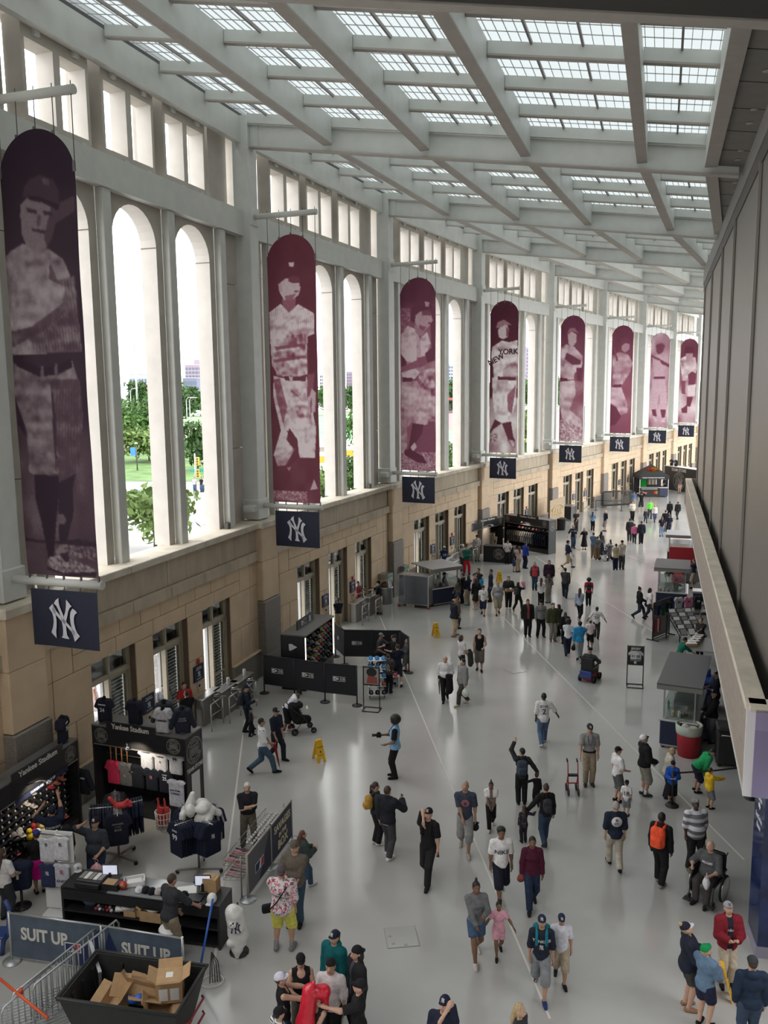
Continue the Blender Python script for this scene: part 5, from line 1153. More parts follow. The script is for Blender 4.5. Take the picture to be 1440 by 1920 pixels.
P('woman in navy coat with navy and white cap',(5.51,14.24),1.74,95,'stand','phone','phone',top=((.018,.022,.036),1.),bot=((.05,.055,.045),.36),cap=((.02,.02,.035),WHITE),hair=('blond','bun'),jacket=((.018,.022,.036),1.,.44),fem=True,shoe=(.30,.16,.10),pitch=-30,g=1.12)
P('woman in denim shirt navy shorts and green cap',(5.65,13.78),1.64,55,'stand','front','phone',top=((.12,.19,.28),1.),bot=((.02,.022,.05),.40),cap=(.01,.22,.07),hair=('blond','short'),fem=True,hem=.46,g=1.15,pitch=-20,logo_cap=False)
P('man in navy sweatshirt and dark cap seen from behind',(6.22,13.22),1.78,8,'stand','pocket','down',top=((.015,.026,.05),1.),bot=((.04,.06,.10),1),cap=CHAR,hair=('brown','short'),g=1.2,hood=(.015,.026,.05),visor_back=False)
P('boy in white printed tee black shorts and mint shoes',(2.55,17.72),1.78,178,'strideR','down','down',top=(WHITE,.55),bot=((.016,.018,.03),.60),shoe=(.25,.72,.55),skin='brown',hair=('black','curly'),sock=BLACK,text_front=[('NIKE',.085,.70,pn)])
m_=P('woman in maroon cardigan and jeans with brick red bag',(3.19,17.39),1.70,183,'walkR','down','down',top=((.075,.012,.03),1.),bot=((.022,.035,.07),1),skin='brown',hair=('black','short'),fem=True)
held_bag('brick red handbag carried by woman in maroon cardigan',m_['hands'][1]+Vector((0,0,.18)),(.22,.06,.05),.24,.22,'handbag','handbag')
n_=P('young woman in grey pullover denim shorts and topknot',(1.77,15.68),1.71,172,'walkR','phone','front',top=((.15,.155,.16),1.),bot=((.06,.10,.18),.34),skin='brown',hair=('black','topknot'),fem=True,shoe=(.5,.45,.42))
P('little girl in pink dress walking with arms out',(2.24,15.79),1.18,182,'walkR','out','out',top=((.72,.36,.44),.4),bot=((.72,.36,.44),.34),skin='brown',hair=('black','bun'),fem=True,hem=.40)
o_=P('man in navy team tee with teal backpack and cap',(2.90,14.70),1.63,190,'strideL','down','down',top=((.016,.02,.035),.6),bot=((.20,.21,.22),.64),cap=(.02,.03,.06),skin='tan',hair=('black','short'),shoe=(.02,.035,.13),text_front=[('YANKEES',.05,.73,pr),('NY',.05,.66,pr)],pitch=-15)
backpack('teal backpack worn by man in navy team tee',o_,(.01,.14,.19),.19,.27,trim=(.01,.17,.22))
P('boy in white pinstripe jersey and navy cap',(3.34,15.02),1.42,186,'walkL','down','down',top=((.60,.60,.66),.55),bot=((.40,.33,.25),.6),cap=(.02,.03,.06),skin='tan',hair=('black','short'),hem=.43)
q_=P('man in navy cap rubbing his face at the bottom edge',(0.88,12.30),1.78,205,'stand','face','down',top=((.018,.022,.04),.55),bot=(JEANS,1),cap=(.018,.022,.045),hair=('brown','short'),pitch=-20)
P('blonde woman at the bottom edge with long hair',(2.10,12.32),1.65,120,'stand','down','down',top=(CHAR,.5),bot=(JEANS,1),hair=('blond','long'),fem=True)
# --- group around the red poncho
P('person in teal hoodie and navy cap watching the poncho',(-0.98,14.09),1.72,215,'stand','down','down',top=(TEAL,1.),bot=((.03,.04,.06),1),cap=(.018,.022,.04),hair=('black','pony'),jacket=((.006,.10,.11),1.,.48),hood=(.006,.10,.11),pitch=-12)
P('man in dark jacket with reversed black cap',(-0.55,13.60),1.77,245,'stand','down','down',top=((.05,.06,.08),.5),bot=(BLACK,1),cap=BLACK,visor_back=True,hair=('black','bob'),jacket=((.022,.02,.02),1.,.48,1))
P('man in pale tee with sunglasses and reversed cap',(-0.99,13.27),1.77,192,'stand','down','down',top=((.55,.50,.50),.6),bot=(BLACK,1),cap=BLACK,visor_back=True,hair=('black','short'),skin='tan')
P('man in black polo stretching his arm across the group',(-0.50,12.77),1.76,272,'stand',(.12,.30,.80),'down',top=((.016,.016,.018),.55),bot=(BLACK,1),cap=(.016,.016,.02),hair=('black','short'),pitch=-15,logo_cap=False)
r_=P('woman in black tank top and black cap holding phone',(-1.53,13.53),1.68,172,'stand','phone','phone',top=(BLACK,0),bot=((.10,.09,.07),.55),cap=BLACK,hair=('brown','pony'),fem=True,logo_cap=False)
phone('grey phone held by woman in black tank top',r_['hands'][0]+Vector((0,-.02,.08)),172,1.1)
P('woman in black tank top and white cap reaching out',(-1.80,13.07),1.68,75,'stand','reach',(.08,.30,.74),top=(BLACK,0),bot=((.03,.05,.09),1),cap=(.66,.65,.74),hair=('brown','short'),fem=True,pitch=-15)
P('person in striped tee and black cap at lower left of group',(-1.77,12.35),1.60,55,'stand','down','down',top=((.7,.7,.7),.5),topm=M_stripe2,bot=(JEANS,1),cap=BLACK,hair=('black','short'))
s_=P('dark haired woman being helped into a red poncho',(-1.16,12.74),1.58,235,'stand','front','front',top=(BLACK,0),bot=(BLACK,1),hair=('black','long'),fem=True,pitch=-25)
pon=empty('poncho',(s_['W'].translation.x-.12,s_['W'].translation.y-.10,0),0,'crinkled red plastic poncho held over dark haired woman','poncho')
M_pon=mat('red_plastic_film',(.62,.012,.035),.22,spec=.7,bump=.9,bscale=9)
sdf_part('film',[prim_rc((-.10,-.02,1.0),(-.02,.04,1.62),.15,.12),prim_rc((-.12,-.06,.75),(-.10,-.02,1.1),.08,.16),prim_rc((-.02,.04,1.62),(.20,.12,1.55),.09,.12),prim_rc((.20,.12,1.55),(.24,.10,1.25),.10,.05),prim_rc((-.02,.04,1.66),(.06,.02,1.80),.07,.03)],.02,M_pon,pon,k=.05)
# --- by the baseball bat sign
v_=P('large man in palm print shirt and yellow shorts',(-2.15,15.99),1.90,8,'wide','front','down',top=((.6,.55,.55),.6),topm=M_flor,bot=((.66,.62,.12),.56),cap=(.10,.08,.09),hair=('brown','short'),skin='tan',g=1.55,hem=.45,shoe=(.17,.17,.18),sock=GREYT,visor_back=True)
MB().tube([v_['W'].inverted()@v_['up'](x,y,z_) for x,y,z_ in((.08,.02,.845),(.06,-.085,.78),(-.03,-.118,.64),(-.12,-.09,.53))],.014,6).build('bag_strap',cloth(BLACK),v_['root'])
cb=empty('waist_bag',tuple(v_['up'](-.16,-.02,.50)),.3,'black crossbody bag on man in palm print shirt','bag');sdf_part('bag',[prim_bx((0,0,0),(.12,.06,.09),.04)],.02,cloth(BLACK),cb,k=0)
MB().tube([(-.07,.065,.03),(.07,.065,.03)],.006,5).build('zip',cloth(GREYT),cb)
P('bearded man in brown tee and jeans facing palm shirt man',(-1.98,16.88),1.90,192,'stand','front','phone',top=((.125,.105,.085),.6),bot=((.045,.08,.12),1),hair=('brown','short'),cap=(.11,.09,.07),g=1.35,pitch=-12,logo_cap=False)
w_=P('woman with long auburn hair and green denim jacket',(-1.93,18.13),1.49,62,'walkL','phone','phone',top=((.04,.055,.05),1.),bot=((.05,.09,.14),1),hair=('red','long'),fem=True,jacket=((.045,.06,.055),1.,.50),shoe=(.6,.58,.56))
P('white haired man in dark polo with arms crossed',(-3.49,20.00),1.74,168,'wide','cross','cross',top=((.02,.022,.024),.6),bot=((.13,.115,.09),1),hair=('white','short'),tucked=True,g=1.1,shoe=(.03,.025,.022))
# --- left of the wet floor sign
x_=P('man in white spotted shirt and jeans carrying red umbrella',(-3.72,24.16),1.82,72,'strideR','front','carry',top=((.7,.7,.7),.6),topm=M_spot,bot=((.06,.10,.15),1),hair=('black','short'),skin='tan',shoe=BLACK)
um=empty('umbrella',tuple(x_['hands'][1]),0,'folded red and black umbrella carried by man in spotted shirt','umbrella')
MB().tube([(0,0,.05),(.04,0,-.15),(.14,0,-.72)],[.03,.045,.012],8).build('canopy',cloth((.25,.012,.015)),um);MB().tube([(.0,0,.18),(0,0,.04)],.012,6).build('handle',cloth(BLACK),um);MB().tube([(.14,0,-.72),(.155,0,-.80)],.006,5).build('tip',cloth(CHAR),um)
P('man in navy polo with grey shoulders and navy cap',(-3.42,25.12),1.72,125,'walkL','front','fwd',top=((.016,.02,.04),.6),bot=((.02,.025,.035),1),cap=(.02,.022,.03),skin='tan',hair=('black','short'),g=1.1)
y_=P('woman in navy jacket and cap with black backpack near turnstile',(-4.70,27.37),1.64,80,'step','down','phone',top=((.02,.03,.045),1.),bot=((.015,.017,.025),1),cap=NAVY,hair=('brown','pony'),fem=True)
backpack('black backpack worn by woman near the turnstile',y_,CHAR,.17,.24)
P('small child in cap following woman with black backpack',(-4.51,26.96),0.97,78,'step','phone','phone',top=((.03,.03,.04),.6),bot=(BLACK,1),cap=(BLACK,GREYT),skin='tan',hair=('black','short'))
P('man in white tee and black shorts bending over stroller',(-3.37,27.29),1.63,80,'step',(.06,.30,.62),(.06,.30,.62),top=((.68,.68,.72),.55),bot=(BLACK,.6),cap=BLACK,skin='brown',hair=('black','short'),lean=.72,shoe=(.6,.6,.6),sock=(.2,.03,.05),logo_cap=False)
# --- clothing stand at lower left
z_=P('heavy man in charcoal tee touching his black cap',(-6.69,18.18),1.78,185,'stand','carry',(.10,.08,.97),top=((.035,.04,.05),.6),bot=((.03,.045,.08),1),cap=BLACK,skin='tan',hair=('black','short'),g=1.4,pitch=-18)
held_bag('pink striped plastic bag on the arm of the charcoal tee man',z_['hands'][0]+Vector((.06,-.1,.02)),(.62,.32,.34),.30,.32,'plastic_bag','bag',clear=True)
P('shop clerk in dark grey polo behind lower counter',(-4.41,15.76),1.82,38,'stand','front',(.18,.24,.62),top=((.035,.038,.043),.6),bot=((.30,.24,.17),1),hair=('brown','short'),skin='tan',tucked=False,g=1.15,lean=.15)
P('woman in magenta skirt and blue cap among the merchandise',(-8.00,18.10),1.55,330,'stand','front','front',top=(BLACK,.5),bot=((.55,.01,.22),-.55),cap=(.02,.06,.30),hair=('brown','short'),skin='tan',fem=True,g=1.15)
P('man in navy tee reaching up to the cap wall',(-7.91,18.82),1.76,335,'stand','up',(.10,.20,1.05),top=((.02,.025,.05),.55),bot=(BLACK,1),cap=NAVY,hair=('black','short'),skin='tan',text_back=[('YANKEES',.045,.72,pr)])
P('man in black tee and cap behind the scarf rack',(-7.23,17.91),1.76,275,'stand','down','down',top=(BLACK,.55),bot=(BLACK,1),cap=BLACK,hair=('black','short'),skin='brown')
P('shopper in white top cut off at the left edge',(-8.34,17.11),1.68,20,'stand','down','carry',top=((.6,.58,.57),.5),bot=(CHAR,1),hair=('brown','long'),skin='tan',fem=True)
# --- doors beside the clothing stand
P('man in grey tee and black cap reading by the doors',(-7.46,27.20),1.78,150,'stand','phone','phone',top=((.26,.27,.30),1.),bot=(CHAR,1),cap=BLACK,hair=('black','short'),pitch=-20)
P('person in red tee entering through the doors',(-6.82,27.56),1.72,150,'walkL','down','phone',top=((.40,.03,.03),.5),bot=(CHAR,1),hair=('black','short'),skin='tan')
P('man in black tee seen from behind facing the doors',(-6.51,26.57),1.76,330,'stand','front','front',top=((.016,.016,.018),.55),bot=((.035,.03,.03),1),hair=('brown','short'),g=1.1)
P('person in white robe outside the near doors',(-8.90,31.28),1.76,300,'walkL','down','down',top=((.75,.75,.76),1.),bot=((.7,.7,.7),-.9),hair=('black','short'),skin='tan',hem=.3)
P('person in pale pink dress outside the first door',(-10.35,28.77),1.70,60,'walkL','down','down',top=((.72,.55,.58),.5),bot=((.72,.58,.60),-.8),hair=('black','short'),skin='tan',fem=True)
# --- turnstiles by the second doors
P('ticket clerk in black polo standing at turnstile',(-0.24,42.40),1.74,285,'stand','front','reach',top=(BLACK,.6),bot=((.25,.20,.14),1),cap=BLACK,hair=('black','short'),lean=.12,tucked=True)
P('visitor in red patterned shirt passing the turnstile',(-1.37,42.44),1.74,110,'stand','phone','phone',top=((.20,.04,.05),.55),bot=(CHAR,1),hair=('black','short'),skin='tan')
P('guard in dark polo and khaki trousers facing second doors',(-2.21,39.12),1.68,350,'stand','front','front',top=((.018,.02,.03),.6),bot=((.42,.36,.25),1),hair=('black','pony'),tucked=True,fem=True)
# --- cap kiosk
P('kiosk clerk in grey tee handing over merchandise',(-0.28,33.13),1.72,105,'stand','reach','carry',top=((.055,.055,.06),.55),bot=(BLACK,1),cap=GREYT,hair=('black','short'),skin='tan',lean=.15)
P('shopper in black tee and cap across kiosk counter',(0.36,32.60),1.78,255,'stand','phone','reach',top=(BLACK,.6),bot=(CHAR,1),cap=CHAR,hair=('brown','short'),g=1.1)
P('shopper in navy sweatshirt and shorts with white socks',(0.47,31.67),1.72,345,'walkL','front','front',top=((.014,.018,.035),1.),bot=((.03,.03,.04),.6),hair=('brown','short'),sock=WHITE)
P('shopper in brown jacket with cream emblem on back',(0.10,30.86),1.55,18,'stand','front','front',top=((.06,.045,.05),1.),bot=((.015,.018,.028),1),hair=('brown','short'),jacket=((.065,.05,.055),1.,.50),text_back=[('NY',.16,.68,mat('cream_print',(.6,.5,.35),.7))],g=1.15)
P('child in grey hooded top at the kiosk corner',(0.87,33.36),1.37,255,'stand','phone','phone',top=((.12,.12,.12),1.),bot=((.12,.12,.12),.55),hair=('grey','long'),skin='tan',hood=(.12,.12,.12))
# --- pair with umbrella
aa=P('bearded man in white shirt with skullcap and long umbrella',(2.20,30.08),1.74,182,'walkR','carry','down',top=((.74,.73,.74),.7),bot=(BLACK,1),hair=('black','fringe'),g=1.3,tucked=True)
um=empty('umbrella',tuple(aa['hands'][1]+Vector((0,0,.05))),0,'long black umbrella beside the man in white shirt','umbrella')
MB().tube([(0,0,.35),(.0,.02,.1),(.03,.05,-.55)],[.02,.035,.010],8).build('canopy',cloth(BLACK),um);MB().tube([(0,0,.35),(0,-.02,.44),(.03,-.03,.48)],.012,6).build('handle',cloth(BROWN),um)
ct=empty('coat',tuple(aa['hands'][0]),0,'black coat draped over the arm of the bearded man','coat');sdf_part('cloth',[prim_rc((0,0,.08),(.02,0,-.45),.09,.13),prim_rc((-.05,0,.1),(.08,0,.1),.08,.08)],.025,cloth(BLACK),ct,k=.05);sdf_part('sleeve',[prim_rc((.08,-.05,.05),(.12,-.05,-.4),.06,.05)],.025,cloth(BLACK),ct,k=0)
ab=P('man in light grey jacket with shopping bag',(2.81,29.63),1.77,245,'walkL','down','down',top=((.22,.22,.23),1.),bot=((.06,.06,.05),1),hair=('black','short'),shoe=(.62,.55,.42),jacket=((.25,.25,.25),1.,.47))
held_bag('white bag with green dot carried by grey jacket man',ab['hands'][0]+Vector((0,0,.04)),(.62,.66,.58),.32,.36)
ac=P('woman in white tee carrying a dark jacket',(3.05,32.85),1.68,62,'step','front','carry',top=((.68,.64,.66),.5),bot=((.03,.03,.035),1),hair=('brown','bob'),fem=True)
ct=empty('coat',tuple(ac['hands'][1]),0,'dark jacket hanging from arm of woman in white tee','coat');sdf_part('cloth',[prim_rc((0,0,.06),(.04,0,-.5),.09,.10)],.03,cloth((.05,.05,.05)),ct,k=0);sdf_part('sleeve',[prim_rc((.09,0,0),(.14,0,-.45),.05,.04)],.03,cloth((.05,.05,.05)),ct,k=0)
P('muscular man in black tank top and grey shorts',(3.84,33.41),1.78,188,'step','carry','down',top=(BLACK,0),bot=((.15,.135,.12),.62),hair=('brown','short'),g=1.1)
# --- walkers in the middle distance
P('balding man in navy jacket and khaki shorts',(3.20,38.28),1.81,70,'step','front','down',top=(NAVY,1.),bot=((.50,.40,.27),.62),hair=('brown','fringe'),jacket=((.016,.02,.035),1.,.49),skin='fair',shoe=(.3,.22,.14),g=1.2)
P('person in brown behind the balding man',(3.43,39.55),1.70,60,'stand','down','down',top=(BROWN,1.),bot=((.05,.05,.05),1),hair=('black','short'),skin='tan')
P('heavy man in grey tee and khaki shorts walking forward',(5.75,42.08),1.73,183,'walkR','down','down',top=((.28,.285,.29),.6),bot=((.33,.28,.20),.62),cap=(.3,.27,.22),hair=('brown','short'),g=1.4,text_front=[('SUPERDRY',.03,.73,pn)])
P('boy in white jersey maroon cap and navy shorts',(5.00,42.00),1.56,190,'walkL','down','down',top=(WHITE,.5),bot=(NAVY,.55),cap=(.08,.02,.03),hair=('black','short'),text_front=[('NY',.05,.73,pn)])
bx=P('man in dark jacket carrying a cardboard tray',(6.46,43.22),1.74,180,'stand','carry','carry',top=(CHAR,1.),bot=(BLACK,1),hair=('brown','short'),jacket=((.025,.027,.03),1.,.47,1),shoe=(.6,.6,.6),g=1.15)
t=bx['up'](0,.19,.62);bo=empty('food_tray',tuple(t),.3,'cardboard food tray held by man in dark jacket','tray');MB().box(-.2,.2,-.14,.14,-.06,-.04).box(-.2,-.18,-.14,.14,-.06,.05).box(.18,.2,-.14,.14,-.06,.05).box(-.2,.2,-.14,-.12,-.06,.05).box(-.2,.2,.12,.14,-.06,.05).build('tray',mat('cardboard',(.42,.27,.14),.9,var=.1),bo);MB().lathe([(.05,-.04),(.06,.1)],10,(.08,0,0)).build('cup',M_print,bo)
bc_=P('long haired woman in black with pink wand',(6.91,42.88),1.56,38,'strideR','front','reach',top=(BLACK,1.),bot=(BLACK,1),hair=('black','long'),fem=True)
backpack('dark grey backpack on the woman with pink wand',bc_,(.05,.055,.055))
wd=empty('toy_wand',tuple(bc_['hands'][1]),0,'pink cotton candy cone held by woman in black','candy');sdf_part('candy',[prim_rc((0,0,.02),(-.10,0,.32),.06,.10)],.03,mat('pink_candy',(.8,.3,.36),.8),wd,k=0);MB().tube([(.03,0,-.1),(0,0,.05)],.012,6).build('stick',M_print,wd)
P('man in black jacket over red shirt standing with two friends',(6.61,38.17),1.78,180,'stand','down','down',top=((.30,.06,.06),.5),bot=(BLACK,1),hair=('black','short'),skin='tan',jacket=((.016,.016,.018),1.,.48,1),g=1.15)
P('man in grey sweatshirt and dark cap between two friends',(7.19,38.06),1.77,175,'wide','down','down',top=((.22,.22,.225),1.),bot=(BLACK,1),cap=BLACK,hair=('black','short'),text_front=[('BOSTON',.05,.73,pn)],g=1.1)
P('man in olive and tan jacket with grey trousers',(7.62,37.38),1.79,172,'stand','down','down',top=((.05,.052,.03),1.),bot=((.23,.21,.18),1),hair=('brown','short'),jacket=((.055,.058,.03),1.,.49),shoe=(.16,.09,.05))
P('woman in maroon cap and black clothes behind olive jacket man',(8.04,38.12),1.52,335,'stand','down','front',top=(BLACK,1.),bot=(BLACK,1),cap=MAROON,hair=('black','long'),fem=True)
P('child in black coat behind the white tee woman',(8.07,36.88),1.50,350,'stand','down','down',top=(BLACK,1.),bot=(BLACK,1),hair=('brown','long'),jacket=(BLACK,1.,.45))
P('curly haired woman in white tee and dark jeans',(7.86,35.33),1.61,8,'walkR','front','down',top=((.72,.72,.74),.5),bot=((.02,.025,.045),1),hair=('black','afro'),skin='brown',fem=True)
bl_=P('boy in bright blue jacket and grey trousers walking away',(8.23,34.73),1.68,10,'walkR','down','front',top=((.03,.22,.45),1.),bot=((.33,.35,.36),1),hair=('black','curly'),jacket=((.03,.24,.48),1.,.47),hood=(.03,.24,.48))
held_bag('black bag carried low by boy in bright blue jacket',bl_['hands'][0],(.02,.02,.022),.3,.3,'sling_bag','bag')
P('boy in pale pink tee and black shorts walking away',(9.04,36.20),1.36,10,'walkL','down','down',top=((.68,.58,.58),.5),bot=(BLACK,.6),cap=(.4,.36,.28),hair=('black','short'),skin='brown',logo_cap=False)
P('man in white jersey number 21',(9.70,37.73),1.53,15,'walkL','out','out',top=((.70,.69,.68),.6),bot=(CHAR,1),hair=('black','short'),skin='dark',text_back=[('CRUZ',.045,.765,pn),('21',.13,.67,pn)])
bp_=P('person in red tee with black backpack',(10.75,43.62),1.50,10,'stand','down','down',top=((.55,.03,.035),.5),bot=(BLACK,1),hair=('black','afro'),skin='brown')
backpack('black and red backpack on person in red tee',bp_,(.03,.025,.04))
bw_=P('long haired woman in light denim striding past',(9.63,40.83),1.71,30,'strideL','down','front',top=((.35,.42,.52),.8),bot=(BLACK,1),hair=('red','long'),fem=True,shoe=(.62,.5,.48))
P('woman in charcoal sweater and navy trousers walking away',(9.88,45.39),1.73,15,'walkL','front','down',top=((.055,.06,.06),1.),bot=((.02,.03,.045),1),hair=('black','short'),g=1.2)
P('woman in coral vest jeans and boots',(8.56,47.33),1.62,180,'stand','pocket','pocket',top=((.06,.06,.06),1.),bot=((.03,.07,.10),1),hair=('brown','bob'),jacket=((.55,.06,.09),0,.50),fem=True)
P('man in dark red jacket behind the pink candy group',(9.31,46.99),1.80,190,'stand','down','down',top=((.03,.02,.03),1.),bot=(CHAR,1),hair=('brown','short'),jacket=((.03,.015,.025),1.,.47),g=1.2)
P('girl with maroon hair in white hood and black trousers',(8.18,43.31),1.62,20,'stand','front','front',top=((.62,.60,.62),1.),bot=(BLACK,1),hair=('red','long'),fem=True)
cn_=P('girl with brown hair holding pink candy',(8.76,44.28),1.60,350,'stand','front','carry',top=((.2,.17,.15),1.),bot=((.25,.23,.2),1),hair=('brown','long'),fem=True)
wd=empty('candy_cone',tuple(cn_['hands'][1]),0,'pink candy cone held by brown haired girl','candy');sdf_part('candy',[prim_rc((0,0,.02),(.10,0,.28),.06,.12)],.03,mat('pink_candy',(.8,.3,.36),.8),wd,k=0);MB().tube([(-.03,0,-.1),(0,0,.05)],.012,6).build('stick',M_print,wd)
# --- queue at the snack cart
P('woman in brown top and denim shorts at snack cart',(3.84,43.32),1.66,300,'stand','front','down',top=((.10,.085,.065),1.),bot=((.03,.045,.08),.4),hair=('black','long'),skin='tan',fem=True)
P('woman in navy coat with teal shoes at snack cart',(4.43,43.94),1.66,320,'stand','front','front',top=((.015,.02,.035),1.),bot=((.32,.25,.17),1),hair=('black','long'),shoe=(.03,.22,.25),fem=True)
P('man in black jacket at head of snack cart queue',(4.19,44.39),1.68,300,'stand','front','front',top=(BLACK,1.),bot=(BLACK,1),hair=('black','short'))
P('woman in short black dress behind snack cart queue',(4.77,43.15),1.66,350,'stand','down','down',top=(BLACK,1.),bot=(BLACK,-.55),hair=('black','long'),fem=True,shoe=(.6,.6,.6))
P('man in dark tee at the back of snack queue',(5.11,45.20),1.76,250,'stand','down','down',top=((.03,.03,.032),.5),bot=(CHAR,1),hair=('brown','short'))
P('child in sky blue top in the snack queue',(5.27,45.12),1.45,300,'stand','down','down',top=((.06,.38,.68),.6),bot=(CHAR,1),hair=('black','short'),skin='tan')
P('woman with ponytail next to sky blue child',(4.87,44.63),1.62,110,'stand','down','down',top=((.3,.12,.12),.5),bot=(CHAR,1),hair=('brown','pony'),fem=True)
P('bearded man in navy sweater left of yellow sign',(5.73,44.72),1.80,270,'stand','down','down',top=((.02,.028,.05),1.),bot=(CHAR,1),hair=('black','short'),skin='tan')
P('snack vendor in navy uniform inside the cart',(3.20,44.47),1.70,100,'stand','front','front',top=((.02,.022,.04),.6),bot=(BLACK,1),cap=NAVY,hair=('black','short'),skin='tan')
P('fan in green team jacket and red trousers',(5.10,51.58),1.82,178,'wide','cross','cross',top=((.01,.11,.08),1.),bot=((.52,.02,.035),1),hair=('brown','short'),jacket=((.01,.10,.075),1.,.49))
P('guard in beige shirt leaning at the store corner',(6.18,55.68),1.77,165,'stand','cross','down',top=((.36,.34,.31),.8),bot=((.36,.33,.28),1),cap=BLACK,hair=('black','short'),g=1.2)
P('man in white cap behind the green jacket fan',(4.96,52.68),1.72,170,'stand','down','down',top=((.4,.38,.36),.5),bot=(CHAR,1),cap=WHITE,hair=('brown','short'))
P('man in navy jersey number 29 at the third doors',(3.72,51.79),1.76,355,'stand','front','front',top=((.016,.03,.09),.6),bot=(CHAR,1),cap=WHITE,hair=('black','short'),text_back=[('29',.13,.69,pr)],skin='tan',logo_cap=False)
# --- second store
P('store clerk in camouflage shirt behind black counter',(7.45,56.78),1.72,175,'stand','front','front',top=((.1,.09,.06),.6),topm=M_camo,bot=(BLACK,1),hair=('black','short'),skin='tan')
P('store clerk in white tee leaning on black counter',(8.05,54.68),1.68,180,'stand','carry','carry',top=((.7,.68,.68),.5),bot=(BLACK,1),hair=('black','short'),skin='tan',lean=.3)
P('woman in pale top at the far store counter',(8.41,52.09),1.66,330,'stand','front','down',top=((.5,.38,.36),.6),bot=((.38,.30,.22),1),hair=('brown','long'),fem=True)
P('girl in dark tee and blue shorts at the far store',(8.18,52.22),1.43,175,'stand','front','front',top=((.03,.03,.045),.6),bot=((.02,.05,.16),.5),hair=('red','long'),fem=True)
ub=P('man in royal blue jacket at the far store',(8.94,53.15),1.73,60,'stand','front','front',top=((.02,.05,.28),1.),bot=((.015,.02,.04),1),hair=('brown','short'),jacket=((.02,.05,.28),1.,.47),lean=.12)
